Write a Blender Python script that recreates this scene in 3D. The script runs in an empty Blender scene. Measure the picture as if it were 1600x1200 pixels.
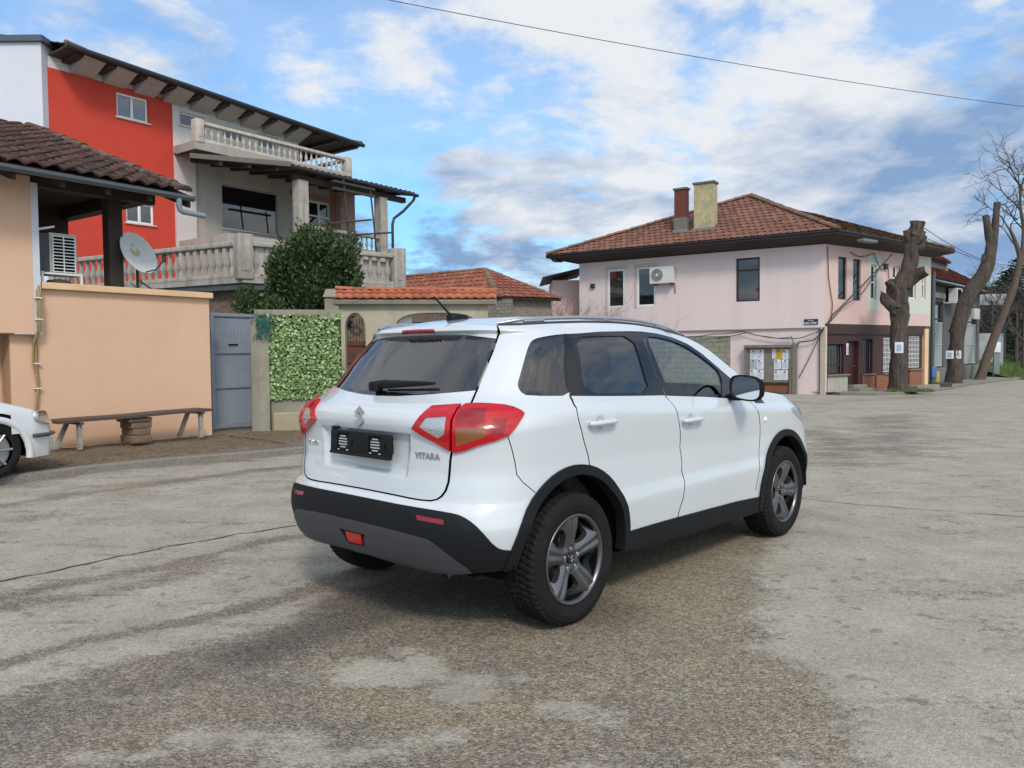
import bpy, bmesh, math, random
import numpy as np
from mathutils import Vector, Matrix
from mathutils.geometry import delaunay_2d_cdt
random.seed(7); RNG=np.random.RandomState(7)
sc=bpy.context.scene; COL=sc.collection; R=math.radians
# ---------------------------------------------------------------- materials
MAT={}
def nt(m): return m.node_tree.nodes, m.node_tree.links
def mat(name,col,rough=.6,metal=0.,spec=.5,coat=0.,coat_r=.05,noise=None,bump=None,streak=None,alpha=None):
    """principled material; noise=(scale,amount,colour2) mottles colour, bump=(scale,strength,dist)"""
    if name in MAT: return MAT[name]
    m=bpy.data.materials.new(name); m.use_nodes=True; N,L=nt(m); b=N['Principled BSDF']
    b.inputs['Base Color'].default_value=(*col,1); b.inputs['Roughness'].default_value=rough
    b.inputs['Metallic'].default_value=metal; b.inputs['Specular IOR Level'].default_value=spec
    b.inputs['Coat Weight'].default_value=coat; b.inputs['Coat Roughness'].default_value=coat_r
    tc=N.new('ShaderNodeTexCoord'); last=None
    if noise:
        for k,(s,a,c2) in enumerate(noise if isinstance(noise,list) else [noise]):
            n=N.new('ShaderNodeTexNoise'); n.inputs['Scale'].default_value=s; n.inputs['Detail'].default_value=8; n.inputs['Roughness'].default_value=.65
            L.new(tc.outputs['Object'],n.inputs['Vector'])
            r=N.new('ShaderNodeMapRange'); r.inputs[1].default_value=.35; r.inputs[2].default_value=.68; r.inputs[3].default_value=0; r.inputs[4].default_value=a
            L.new(n.outputs['Fac'],r.inputs[0])
            x=N.new('ShaderNodeMix'); x.data_type='RGBA'; L.new(r.outputs[0],x.inputs[0])
            if last is None: x.inputs[6].default_value=(*col,1)
            else: L.new(last,x.inputs[6])
            x.inputs[7].default_value=(*c2,1); last=x.outputs[2]
        L.new(last,b.inputs['Base Color'])
    if streak:   # vertical weathering streaks: (scale, amount, colour)
        s,a,c2=streak; mp=N.new('ShaderNodeMapping'); mp.inputs['Scale'].default_value=(s,s,s*.07); L.new(tc.outputs['Object'],mp.inputs[0])
        n=N.new('ShaderNodeTexNoise'); n.inputs['Scale'].default_value=1; n.inputs['Detail'].default_value=7; L.new(mp.outputs[0],n.inputs['Vector'])
        r=N.new('ShaderNodeMapRange'); r.inputs[1].default_value=.45; r.inputs[2].default_value=.72; r.inputs[4].default_value=a; L.new(n.outputs['Fac'],r.inputs[0])
        x=N.new('ShaderNodeMix'); x.data_type='RGBA'; L.new(r.outputs[0],x.inputs[0])
        if last is None: x.inputs[6].default_value=(*col,1)
        else: L.new(last,x.inputs[6])
        x.inputs[7].default_value=(*c2,1); last=x.outputs[2]; L.new(last,b.inputs['Base Color'])
    if bump:
        s,st,d=bump; n=N.new('ShaderNodeTexNoise'); n.inputs['Scale'].default_value=s; n.inputs['Detail'].default_value=6
        L.new(tc.outputs['Object'],n.inputs['Vector']); bb=N.new('ShaderNodeBump'); bb.inputs['Strength'].default_value=st; bb.inputs['Distance'].default_value=d
        L.new(n.outputs['Fac'],bb.inputs['Height']); L.new(bb.outputs[0],b.inputs['Normal'])
    MAT[name]=m; return m
def glassmat(name,tint,transp,rough=.02,f0=.05):
    """thin glass: fresnel gloss over a tinted see-through layer"""
    if name in MAT: return MAT[name]
    m=bpy.data.materials.new(name); m.use_nodes=True; N,L=nt(m); N.remove(N['Principled BSDF']); o=N['Material Output']
    t=N.new('ShaderNodeBsdfTransparent'); t.inputs[0].default_value=(*tint,1)
    d=N.new('ShaderNodeBsdfPrincipled'); d.inputs['Base Color'].default_value=(.012,.013,.015,1); d.inputs['Roughness'].default_value=.3; d.inputs['Specular IOR Level'].default_value=.0
    mx=N.new('ShaderNodeMixShader'); mx.inputs[0].default_value=transp; L.new(d.outputs[0],mx.inputs[1]); L.new(t.outputs[0],mx.inputs[2])
    g=N.new('ShaderNodeBsdfGlossy'); g.inputs['Roughness'].default_value=rough; g.inputs[0].default_value=(1,1,1,1)
    lw=N.new('ShaderNodeLayerWeight'); pw=N.new('ShaderNodeMath'); pw.operation='POWER'; L.new(lw.outputs['Facing'],pw.inputs[0]); pw.inputs[1].default_value=4.5
    f=N.new('ShaderNodeMath'); f.operation='MULTIPLY_ADD'; L.new(pw.outputs[0],f.inputs[0]); f.inputs[1].default_value=1-f0; f.inputs[2].default_value=f0
    m2=N.new('ShaderNodeMixShader'); L.new(f.outputs[0],m2.inputs[0]); L.new(mx.outputs[0],m2.inputs[1]); L.new(g.outputs[0],m2.inputs[2]); L.new(m2.outputs[0],o.inputs[0])
    MAT[name]=m; return m
# ---------------------------------------------------------------- objects
def tag(o,label=None,cat=None,group=None,kind=None):
    if label: o['label']=label
    if cat: o['category']=cat
    if group: o['group']=group
    if kind: o['kind']=kind
    return o
WP={}
def link(o,parent=None):
    COL.objects.link(o)
    if parent:
        o.parent=parent
        if parent.name in WP: o.matrix_parent_inverse=Matrix.Translation(-Vector(WP[parent.name]))
    return o
def thing(name,base,label,cat,group=None):
    """empty at the thing's base whose parts are built in world coordinates"""
    o=empty(name,base,0,label,cat,group); WP[o.name]=tuple(base); return o
def empty(name,loc=(0,0,0),rz=0,label=None,cat=None,group=None):
    o=bpy.data.objects.new(name,None); o.empty_display_size=.2; o.location=loc; o.rotation_euler=(0,0,rz); link(o); return tag(o,label,cat,group)
class MB:
    """collects shapes, then links them as one mesh object"""
    def __init__(s,M=None): s.v=[];s.f=[];s.sm=[];s.M=M
    def add(s,vs,fs,smooth=False,M=None):
        k=len(s.v); M=M or s.M
        if M is not None: vs=[tuple(M@Vector(v)) for v in vs]
        s.v+=[tuple(v) for v in vs]; s.f+=[tuple(i+k for i in f) for f in fs]; s.sm+=[smooth]*len(fs); return s
    def box(s,x0,x1,y0,y1,z0,z1,M=None):
        x0,x1=min(x0,x1),max(x0,x1);y0,y1=min(y0,y1),max(y0,y1);z0,z1=min(z0,z1),max(z0,z1)
        return s.add([(x0,y0,z0),(x1,y0,z0),(x1,y1,z0),(x0,y1,z0),(x0,y0,z1),(x1,y0,z1),(x1,y1,z1),(x0,y1,z1)],
              [(0,3,2,1),(4,5,6,7),(0,1,5,4),(1,2,6,5),(2,3,7,6),(3,0,4,7)],False,M)
    def bbox(s,x0,x1,y0,y1,z0,z1,b=.01,M=None,smooth=True):
        """box with chamfered edges"""
        bm=bmesh.new(); bmesh.ops.create_cube(bm,size=1)
        for v in bm.verts: v.co=Vector(((x0+x1)/2+v.co.x*(x1-x0),(y0+y1)/2+v.co.y*(y1-y0),(z0+z1)/2+v.co.z*(z1-z0)))
        bmesh.ops.bevel(bm,geom=bm.edges[:],offset=b,segments=2,affect='EDGES',profile=.6)
        bm.verts.ensure_lookup_table(); bm.verts.index_update()
        s.add([tuple(v.co) for v in bm.verts],[tuple(v.index for v in f.verts) for f in bm.faces],smooth,M); bm.free(); return s
    def prism(s,poly,h,M=None,axis='z',base=0.):
        """extrude 2-D polygon: axis z -> (x,y); y -> (x,z) plane; x -> (y,z) plane"""
        n=len(poly)
        def P(a,b,c): return (a,b,c) if axis=='z' else ((a,c,b) if axis=='y' else (c,a,b))
        vs=[P(a,b,base) for a,b in poly]+[P(a,b,base+h) for a,b in poly]
        fs=[tuple(range(n))[::-1],tuple(range(n,2*n))]+[(i,(i+1)%n,(i+1)%n+n,i+n) for i in range(n)]
        return s.add(vs,fs,False,M)
    def tube(s,pts,r,seg=8,M=None,cap=True,smooth=True,flat=1.):
        pts=[Vector(p) for p in pts]; n=len(pts); rs=r if isinstance(r,(list,tuple)) else [r]*n
        vs=[];fs=[]; up=None
        for i,p in enumerate(pts):
            t=(pts[min(i+1,n-1)]-pts[max(i-1,0)]).normalized()
            if up is None:
                up=Vector((0,0,1)) if abs(t.z)<.9 else Vector((1,0,0))
            a=(up-t*up.dot(t)).normalized(); b=t.cross(a); up=a
            for k in range(seg):
                th=2*math.pi*k/seg; vs.append(p+a*rs[i]*math.cos(th)*flat+b*rs[i]*math.sin(th))
        for i in range(n-1):
            for k in range(seg):
                fs.append((i*seg+k,i*seg+(k+1)%seg,(i+1)*seg+(k+1)%seg,(i+1)*seg+k))
        s.add(vs,fs,smooth,M)
        if cap: 
            s.add(vs[:seg],[tuple(range(seg))[::-1]],False,M); s.add(vs[-seg:],[tuple(range(seg))],False,M)
        return s
    def lathe(s,prof,seg=24,M=None,smooth=True,cap=True):
        """profile [(r,z)] round z"""
        n=len(prof); vs=[(r*math.cos(2*math.pi*k/seg),r*math.sin(2*math.pi*k/seg),z) for r,z in prof for k in range(seg)]
        fs=[(i*seg+k,i*seg+(k+1)%seg,(i+1)*seg+(k+1)%seg,(i+1)*seg+k) for i in range(n-1) for k in range(seg)]
        s.add(vs,fs,smooth,M)
        if cap: s.add(vs[:seg],[tuple(range(seg))[::-1]],False,M); s.add(vs[-seg:],[tuple(range(seg))],False,M)
        return s
    def build(s,name,m,parent=None,kind=None,loc=None,auto=None):
        me=bpy.data.meshes.new(name); me.from_pydata(s.v,[],s.f); me.polygons.foreach_set('use_smooth',s.sm)
        me.validate(); me.update()
        if m: me.materials.append(m)
        o=bpy.data.objects.new(name,me); link(o,parent)
        if loc is not None: o.location=loc
        if kind: o['kind']=kind
        return o
def frame(o,ex,ey,ez=(0,0,1)):
    """matrix with axes ex,ey,ez at origin o"""
    return Matrix(((ex[0],ey[0],ez[0],o[0]),(ex[1],ey[1],ez[1],o[1]),(ex[2],ey[2],ez[2],o[2]),(0,0,0,1)))
def textmesh(txt,size,ext,name,m,parent=None,M=None,shear=0,space=1.,align='CENTER',bold=0):
    cu=bpy.data.curves.new('t','FONT'); cu.body=txt; cu.size=size; cu.extrude=ext; cu.align_x=align; cu.align_y='CENTER'; cu.shear=shear; cu.space_character=space; cu.offset=bold; cu.resolution_u=3
    o=bpy.data.objects.new('t',cu); COL.objects.link(o); dg=bpy.context.evaluated_depsgraph_get()
    me=bpy.data.meshes.new_from_object(o.evaluated_get(dg)); bpy.data.objects.remove(o)
    if M is not None: me.transform(M)
    me.name=name; me.materials.clear(); me.materials.append(m); q=bpy.data.objects.new(name,me); return link(q,parent)
def copy_tree(o,parent=None):
    c=o.copy(); COL.objects.link(c)
    if parent: c.parent=parent
    for ch in o.children: copy_tree(ch,c)
    return c
def sm(xs,ys,d):
    xs=np.array(xs,float);ys=np.array(ys,float)
    k=np.array([-1,-.66,-.33,0,.33,.66,1.]);w=np.array([.3,.7,1,1.2,1,.7,.3]);w=w/w.sum()
    def f(t):
        t=np.asarray(t,float)
        return sum(wi*np.interp(t+ki*d,xs,ys) for ki,wi in zip(k,w))
    return f
# rear centreline x(z)
_xr=sm([.20,.33,.37,.43,.50,.56,.62,.655,.672,.70,.74,.80,.90,.965,.995,1.02,1.06,1.095,1.115,1.16,1.18,1.47,1.476,1.485,1.50,1.53,1.6],
       [-.58,-.66,-.695,-.715,-.725,-.722,-.712,-.695,-.672,-.668,-.662,-.65,-.645,-.65,-.66,-.668,-.668,-.645,-.615,-.525,-.505,-.237,-.262,-.285,-.268,-.225,-.15],.012)
_L=sm([.2,.36,.48,.58,.95,1.03,1.12,1.2,1.5,1.6],[.80,.74,.64,.60,.58,.62,.62,.56,.52,.5],.05)
_xf=sm([.15,.3,.5,.6,.75,.85,.93,1.0,1.1],[3.18,3.30,3.38,3.39,3.37,3.30,3.20,3.08,2.9],.05)
_W=sm([.20,.30,.36,.50,.56,.63,.80,.98,1.035,1.06,1.10],[.835,.858,.862,.876,.881,.866,.860,.873,.874,.863,.845],.022)
# silhouette line along the car: roof edge, pillar, bonnet edge
_zt=sm([-.6,-.3,-.1,.1,.4,.7,.95,1.2,1.4,1.6,2.0,2.12,2.25,2.5,2.8,3.0,3.15,3.3,3.4],
       [1.475,1.497,1.508,1.520,1.532,1.535,1.528,1.505,1.465,1.385,1.165,1.10,1.075,1.05,1.005,.955,.89,.80,.74],.10)
def zbelt(x): return 1.150-.052*(x+.30)
def sst(a,b,t):
    t=np.clip((t-a)/(b-a),0,1); return t*t*(3-2*t)
def xr(z): return _xr(z)
def width(x,z):
    s=sst(.6,1.0,z)
    zz=z-s*(zbelt(x)-1.10)
    w=_W(np.minimum(zz,1.10))
    h=np.clip((z-zbelt(x))/(np.maximum(_zt(np.clip(x,-.3,1.25)),1.40)-zbelt(x)),0,1.35)
    w=w-.035*(1-sst(-.5,.2,x))*sst(1.0,1.14,z)-.135*h-.02*h**2-.065*np.clip(h,0,1)**9
    # haunches over the wheels
    for cx,a in ((0.,.014),(2.5,.014)):
        r=np.hypot(x-cx,z-.36)
        w=w+a*np.exp(-((r-.30)/.28)**2)*(1-sst(.9,1.1,z))
    b=.022+.035*sst(1.0,1.4,z)
    w=w*(1-b*((np.clip(x,-.7,9)-.95)/1.6)**2)
    return w
N=4.0
def sup(phi,n):
    c=np.cos(phi);s=np.sin(phi)
    c=np.maximum(c,0);s=np.maximum(s,0)
    return 1/(c**n+s**n)**(1/n)
def xdir(u,z):
    u=np.asarray(u,float);z=np.asarray(z,float)
    r0=_xr(z);L=_L(z);x1=r0+L;F=_xf(z);Lf=.75+0*z;x2=F-Lf
    ur=np.clip(u,0,1)*np.pi/2; uf=np.clip(5-u,0,1)*np.pi/2
    n=3.9-.75*sst(.97,1.10,z)+.0*sst(1.1,1.2,z)+.5*sst(1.2,1.4,z)
    rr=sup(ur,n);rf=sup(uf,3.3)
    x=np.where(u<1,x1-L*rr*np.cos(ur),np.where(u>4,x2+Lf*rf*np.cos(uf),x1+(x2-x1)*(np.clip(u,1,4)-1)/3))
    k=np.where(u<1,rr*np.sin(ur),np.where(u>4,rf*np.sin(uf),1.))
    return x,k
def S(u,z,disp=True):
    u=np.asarray(u,float);z=np.asarray(z,float)
    x,k=xdir(u,z)
    y=width(x,z)*k
    if disp:
        m=np.minimum(sst(-.015,.015,.335+.10*(z-.77)-y),np.minimum(sst(.765,.80,z),sst(.995,.965,z)*0+sst(0,.012,.985-z)))
        x=x+np.where(u<1,.022*m,0)
    return np.stack([x,-y,z+0*x],-1)
def Nrm(u,z,disp=True):
    e=2e-3
    du=S(np.asarray(u)+e,z,disp)-S(np.maximum(np.asarray(u)-e,-1e9),z,disp); dz=S(u,np.asarray(z)+e,disp)-S(u,np.asarray(z)-e,disp)
    n=np.cross(du,dz); n=n/np.linalg.norm(n,axis=-1,keepdims=True)
    return -n if False else n
def u_of(x,z):
    lo,hi=1.0,4.0
    r0=float(_xr(z));x1=r0+float(_L(z));x2=float(_xf(z))-.75
    if x1<=x<=x2: return 1+3*(x-x1)/(x2-x1)
    a,b=(0.,1.) if x<x1 else (4.,5.)
    for _ in range(50):
        m=(a+b)/2
        if float(xdir(m,z)[0])<x: a=m
        else: b=m
    return (a+b)/2
def ztop_u(u):
    z=1.45 if u<3 else 1.0
    for _ in range(60):
        x=float(xdir(u,z)[0]); z=.5*z+.5*float(_zt(max(x,-.1)) if x>-.1 else _zt(-.1)-.0*(x))
    return z
# ================================================================ the white car: analytic body surface
# (surface functions inserted above)
M_PAINT=mat('car_paint',(.575,.61,.64),.22,coat=1.,coat_r=.03)
def backdark(m):
    """inner side of body panels is dark trim"""
    N,L=nt(m); o=N['Material Output']; b=N['Principled BSDF']; g=N.new('ShaderNodeNewGeometry'); d=N.new('ShaderNodeBsdfDiffuse'); d.inputs[0].default_value=(.02,.02,.022,1)
    x=N.new('ShaderNodeMixShader'); L.new(g.outputs['Backfacing'],x.inputs[0]); L.new(b.outputs[0],x.inputs[1]); L.new(d.outputs[0],x.inputs[2]); L.new(x.outputs[0],o.inputs[0])
backdark(M_PAINT)
M_BLK=mat('black_plastic',(.009,.010,.012),.6,spec=.2,bump=(400,.15,.001))
M_GBLK=mat('gloss_black',(.006,.006,.007),.12)
M_GREYP=mat('grey_plastic',(.050,.051,.057),.5,spec=.3)
M_DARK=mat('dark_void',(.004,.004,.004),.9,spec=.1)
M_RED=mat('red_lens',(.44,.003,.008),.15,coat=.45)
M_REDD=mat('dark_red_lens',(.24,.005,.010),.2,coat=.4)
M_AMB=mat('amber_lens',(.22,.085,.025),.15,coat=1.)
M_CLR=mat('clear_lens',(.50,.52,.55),.12,metal=.6,coat=1.,bump=(90,.5,.01))
M_CHR=mat('chrome',(.62,.63,.65),.12,metal=1.)
M_SILV=mat('silver_rail',(.46,.48,.50),.35,metal=.8)
M_WHT=mat('white_trim',(.85,.87,.9),.3)
G_TINT=glassmat('privacy_glass',(.42,.40,.42),.34,f0=.10)
G_REAR=glassmat('rear_privacy_glass',(.35,.36,.42),.22,f0=.12)
G_FRONT=glassmat('clear_glass',(.90,.95,.94),.97)
M_TYRE=mat('tyre_rubber',(.010,.010,.011),.8,spec=.15,noise=(9,.35,(.035,.032,.028)))
M_RIM=mat('gunmetal_alloy',(.150,.150,.160),.30,metal=.8)
M_INT=mat('car_interior',(.018,.018,.02),.8)
M_SEAT=mat('seat_fabric',(.035,.035,.038),.85)
SC=.87
def inpoly(x,y,P):
    c=False; n=len(P); j=n-1
    for i in range(n):
        xi,yi=P[i];xj,yj=P[j]
        if (yi>y)!=(yj>y) and x<(xj-xi)*(y-yi)/(yj-yi)+xi: c=not c
        j=i
    return c
def dens(P,step=.05,closed=True):
    o=[]; n=len(P)
    for i in range(n if closed else n-1):
        a=P[i];b=P[(i+1)%n]; k=max(1,int(math.hypot((b[0]-a[0])*SC,b[1]-a[1])/step))
        for t in range(k): o.append((a[0]+(b[0]-a[0])*t/k,a[1]+(b[1]-a[1])*t/k))
    if not closed: o.append(P[-1])
    return o
def smoothp(P,closed=True,it=1):
    for _ in range(it):
        o=[];n=len(P)
        for i in range(n if closed else n-1):
            a=P[i];b=P[(i+1)%n]
            o.append((a[0]*.75+b[0]*.25,a[1]*.75+b[1]*.25)); o.append((a[0]*.25+b[0]*.75,a[1]*.25+b[1]*.75))
        if not closed: o=[P[0]]+o+[P[-1]]
        P=o
    return P
def ribbon(P,w=.0055):
    """polygon round a polyline in (u,z)"""
    Lf=[];Rt=[];n=len(P)
    for i in range(n):
        a=P[max(i-1,0)];b=P[min(i+1,n-1)]; dx=(b[0]-a[0])*SC;dz=b[1]-a[1];l=math.hypot(dx,dz) or 1; nx,nz=-dz/l*w/2,dx/l*w/2
        Lf.append((P[i][0]+nx/SC,P[i][1]+nz)); Rt.append((P[i][0]-nx/SC,P[i][1]-nz))
    return Lf+Rt[::-1]
def xz(P): return [(u_of(x,z),z) for x,z in P]
def arc(cx,cz,r,a0,a1,n=28,k=1.): return [(cx+r*math.cos(R(a0+(a1-a0)*i/n)),cz+k*r*math.sin(R(a0+(a1-a0)*i/n))) for i in range(n+1)]
def zbot(u):
    t=[(0,.362),(.07,.366),(.30,.352),(.42,.345),(.5,.36),(.7,.37),(1.2,.33),(1.5,.275),(2.2,.255),(3.4,.24),(4.2,.25),(5,.24)]
    return float(np.interp(u,[a for a,_ in t],[b for _,b in t]))
# --- outlines in body coordinates (u round the body, z height)
A0=(0.0,.350); A1=(2.52,.345)
flareR_o=xz(arc(*A0,.458,-12,193)); flareR_i=xz(arc(*A0,.408,-20,200))
flareF_o=xz(arc(*A1,.445,-14,190)); flareF_i=xz(arc(*A1,.398,-20,200))
GLASS=[(-.06,1.150),(.1139,1.1531),(.2403,1.1634),(.3515,1.1754),(.463,1.1887),(.464,1.26),(.4644,1.3386),(.465,1.4414),(.3899,1.4528),(.3034,1.4649),(.2015,1.4674),(.1254,1.468),(-.06,1.468)]
GATE_SEAM=[(.505,1.52),(.512,1.49),(.4873,1.4742),(.4675,1.4414),(.4668,1.3386),(.4655,1.1887),(.4788,1.1317),(.46,1.12),(.452,1.10),(.44,1.05),(.4305,.99),(.4266,.92),(.4235,.90),(.4211,.8699),(.4193,.8142),(.4185,.77),(.4119,.7317),(.3986,.7036),(.3836,.6885),(.3607,.679),(.3196,.677),(.2739,.678),(.2119,.681),(.1,.683),(-.06,.684)]
LIGHT_O=[(.4585,1.1218),(.512,1.1243),(.5621,1.1221),(.6176,1.1163),(.66,1.1067),(.7008,1.0904),(.716,1.0765),(.6963,1.0513),(.6638,1.0186),(.6289,.9891),(.5758,.9678),(.5145,.9451),(.4646,.9181),(.441,.91),(.4295,.9142),(.433,.99),(.443,1.046),(.4525,1.0823),(.4560,1.1044)]
LIGHT_I=[(.4516,1.1206),(.4182,1.1175),(.351,1.1112),(.3469,1.1055),(.3221,1.0648),(.2879,1.0151),(.3216,.987),(.3698,.9541),(.419,.9197),(.424,.915),(.4275,.9751),(.4370,1.0487),(.4464,1.085),(.4500,1.1043)]
CLEAR=[(.3466,1.0623),(.4222,1.0688),(.4111,.9995),(.3847,.9757),(.3195,1.0235)]
AMBER=[(.4505,1.0210),(.5552,1.0229),(.5457,.9886),(.4445,.942)]
DRED=[(.4590,1.0989),(.5541,1.1041),(.5530,1.0306),(.4520,1.0290)]
RIBS=[(.5826,1.0598),(.6408,1.0577),(.6078,.9941),(.5631,.992)]
BLACK=[(-.06,.648),(.12,.648),(.2348,.6467),(.3581,.6452),(.4446,.6391),(.4896,.6283),(.5288,.5971),(.5658,.5434),(.5976,.491),(.6174,.4684),(.6528,.4589),(.70,.4559),(.80,.4559),(.86,.2),(-.06,.2)]
SKID=[(-.06,.531),(.1165,.5296),(.2346,.5274),(.3502,.5164),(.391,.5058),(.4408,.4514),(.4747,.4065),(.4977,.3743),(.51,.2),(-.06,.2)]
QUART=[(.86,1.4662),(.764,1.4607),(.6777,1.4486),(.6355,1.437),(.6173,1.4141),(.6155,1.356),(.6238,1.2625),(.6257,1.22),(.6332,1.1988),(.653,1.1748),(.6842,1.1601),(.975,1.1497),(.955,1.25),(.905,1.40),(.885,1.4662)]
FR_R=xz([(.167,1.466),(.459,1.4824),(.762,1.4896),(.831,1.4898),(.840,1.40),(.860,1.177),(.889,1.113),(.625,1.1225),(.30,1.136),(.020,1.1492),(.055,1.30),(.11,1.40)])
GL_R=xz([(.207,1.45),(.448,1.4589),(.738,1.4617),(.737,1.30),(.733,1.134),(.45,1.145),(.148,1.1564),(.175,1.30)])
FR_F=xz([(.839,1.4898),(.869,1.490),(1.053,1.480),(1.246,1.454),(1.364,1.4182),(1.506,1.3493),(1.66,1.2592),(1.826,1.1653),(1.90,1.11),(1.86,1.050),(1.779,1.0495),(1.344,1.0832),(.934,1.1082),(.897,1.111),(.868,1.177),(.848,1.40)])
GL_F=xz([(.882,1.4583),(1.02,1.4594),(1.21,1.4353),(1.341,1.3972),(1.489,1.3274),(1.626,1.2561),(1.661,1.2149),(1.64,1.14),(1.603,1.0818),(1.28,1.100),(.943,1.1187),(.91,1.28)])
SEAM_R=xz([(.15,1.468),(.108,1.40),(.052,1.30),(.015,1.149),(.032,1.089),(.031,1.034),(.055,.975),(.077,.917),(.113,.838),(.123,.790)])
SEAM_M=xz([(.835,1.491),(.844,1.40),(.864,1.177),(.893,1.1045),(.945,1.06),(.965,1.02),(.981,.969),(.997,.9375),(1.018,.80),(1.031,.653),(1.051,.5859),(1.032,.4904),(.988,.3857),(.985,.37)])
SEAM_F=xz([(1.90,1.08),(1.962,1.0322),(2.02,.985),(2.050,.9578),(2.081,.8853),(2.088,.8705),(2.083,.70),(2.062,.60),(2.041,.5159),(2.03,.455),(2.01,.4062)])
SEAM_Q=[(.6289,.9891),(.6454,.9253),(.6605,.8613),(.6697,.8019),(.6995,.7659),(.775,.707)]
SILL_T=xz([(.30,.3970),(.439,.3945),(.602,.3914),(.988,.3857),(1.389,.376),(1.764,.366),(2.06,.352),(2.3,.350)])
SILL=SILL_T+[(3.75,.15),(1.3,.15)]
REFL=[(.328,.6152),(.4309,.6072),(.4311,.5846),(.3343,.5931)]
CHM=[(-.06,1.4995),(.140,1.4965),(.143,1.4800),(-.06,1.4825)]
FOG=[(-.06,.463),(.050,.463),(.044,.408),(-.06,.406)]
FOGP=[(-.08,.472),(.080,.472),(.066,.398),(-.08,.396)]
HEADL=[(4.14,.93),(4.25,.945),(4.45,.90),(4.62,.83),(4.60,.76),(4.35,.79),(4.20,.85)]
GRILLE=[(4.62,.80),(5.1,.80),(5.1,.70),(4.62,.71)]
FBUMP=[(4.2,.50),(4.5,.52),(4.65,.60),(5.1,.60),(5.1,.15),(4.2,.15)]
VENT=[(3.69,1.046),(3.86,1.036),(3.835,.998),(3.665,1.006)]
DOORR=SEAM_R+[(1.28,.76)]+[p for p in flareR_o[::-1] if p[0]>u_of(.12,.8)-.05][::-1][::-1]
# region list: later wins.  (name, polygon, offset, material)
def half_mesh():
    segs=[];reg=[]
    def R_(n,P,st=.04,sm=0):
        if sm: P=smoothp(P,True,sm)
        P=dens(P,st); reg.append((n,P)); segs.append((P,True)); return P
    R_('gate',GATE_SEAM+[(-.06,1.6),(.505,1.6)])
    P=xz([(-.0,.2)]);
    doorR=SEAM_R+[(u_of(.123,.7),.7),(u_of(.30,.2),.2),(2.10,.2)]+SEAM_M[::-1]; R_('door_rear',doorR)
    doorF=SEAM_M+[(2.1,.2),(3.33,.2)]+SEAM_F[::-1]; R_('door_front',doorF)
    R_('black',smoothp(BLACK,True,1)); R_('skid',smoothp(SKID,True,1)); R_('fbump',FBUMP); R_('grille',GRILLE,sm=1); R_('head',HEADL,sm=1)
    R_('rearglass',GLASS)
    R_('quarter',QUART,sm=1); R_('frame_rear',FR_R); R_('frame_front',FR_F); R_('glass_rear',GL_R,sm=1); R_('glass_front',GL_F,sm=1)
    R_('sill',SILL)
    R_('light_o',LIGHT_O,.02); R_('light_i',LIGHT_I,.02); R_('clear',CLEAR,.02); R_('amber',AMBER,.02); R_('dred',DRED,.02); R_('ribs',RIBS,.02)
    R_('refl',REFL,.03); R_('chmsl',CHM,.02); R_('fogp',FOGP,.03); R_('fog',FOG,.03); R_('vent',VENT,.03)
    for sm_ in (GATE_SEAM,SEAM_R,SEAM_M,SEAM_F): R_('gap',ribbon(dens(sm_,.04,False),.0075))
    R_('gap',ribbon(dens(SEAM_Q,.04,False),.004))
    R_('flare_r',flareR_o+flareR_i[::-1]); R_('flare_f',flareF_o+flareF_i[::-1])
    R_('hole',flareR_i+[(u_of(.3,.15),.1),(.75,.1)]); R_('hole',flareF_i+[(3.95,.1),(3.2,.1)])
    us=np.linspace(0,5,126); bot=[(u,zbot(u)) for u in us]; top=[(u,ztop_u(u)) for u in us]
    zt=dict((round(float(u),4),z) for u,z in top)
    ring=bot+top[::-1]
    V=[];E=[];idx={}
    def vid(p):
        k=(round(p[0],4),round(p[1],4))
        if k not in idx: idx[k]=len(V); V.append(Vector((p[0]*SC,p[1])))
        return idx[k]
    def poly(P,closed):
        ii=[vid(p) for p in P]
        for a,b in zip(ii,ii[1:]+([ii[0]] if closed else [])):
            if a!=b: E.append((a,b))
    poly(ring,True)
    for P,c in segs: poly(P,c)
    rows=sorted(set([round(x,4) for x in list(np.arange(.26,1.54,.03))+[.655,.665,.675,.765,.773,.782,.79,.80,.965,.973,.979,.985,.99,.996,1.003,1.01,1.085,1.095,1.105,1.115,1.125,1.472,1.478,1.484,1.49,1.496,1.502,.55,.56,.57,.58,1.03,1.04]]))
    zz=dict()
    for z in rows:
        for u in np.arange(0,5.001,.032 if True else 1):
            u=float(u)
            if zbot(u)+.006<z<ztop_u_f(u)-.006: vid((u,z))
    for z in np.arange(.765,.99,.02):   # edge of the number-plate recess
        for yy in (.31,.325,.335,.345,.36):
            yt=yy+.10*(z-.77); a,b=0.,1.
            for _ in range(30):
                m=(a+b)/2
                if -S(m,z,False)[1]<yt: a=m
                else: b=m
            vid((a,float(z)))
    r=delaunay_2d_cdt(V,E,[],0,1e-5)
    vs=[(v.x/SC,v.y) for v in r[0]]; fs=r[2]
    boxes=[(n,P,min(p[0] for p in P),max(p[0] for p in P),min(p[1] for p in P),max(p[1] for p in P)) for n,P in reg]
    out={}
    for f in fs:
        cu=sum(vs[i][0] for i in f)/3; cz=sum(vs[i][1] for i in f)/3
        if cu<0 or cu>5 or cz<zbot(cu) or cz>ztop_u_f(cu): continue
        n='body'
        for nm,P,a,b,c,d in boxes:
            if a<=cu<=b and c<=cz<=d and inpoly(cu,cz,P): n=nm
        if n=='gap' and cz<1.2 and inpoly(cu,cz,SILL): n='sill'
        if n=='gap' and .75<cu<2.6 and cz>zbelt(float(xdir(cu,cz)[0]))-.004: n='frame_rear'
        out.setdefault(n,[]).append(f)
    return vs,out,top
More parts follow.
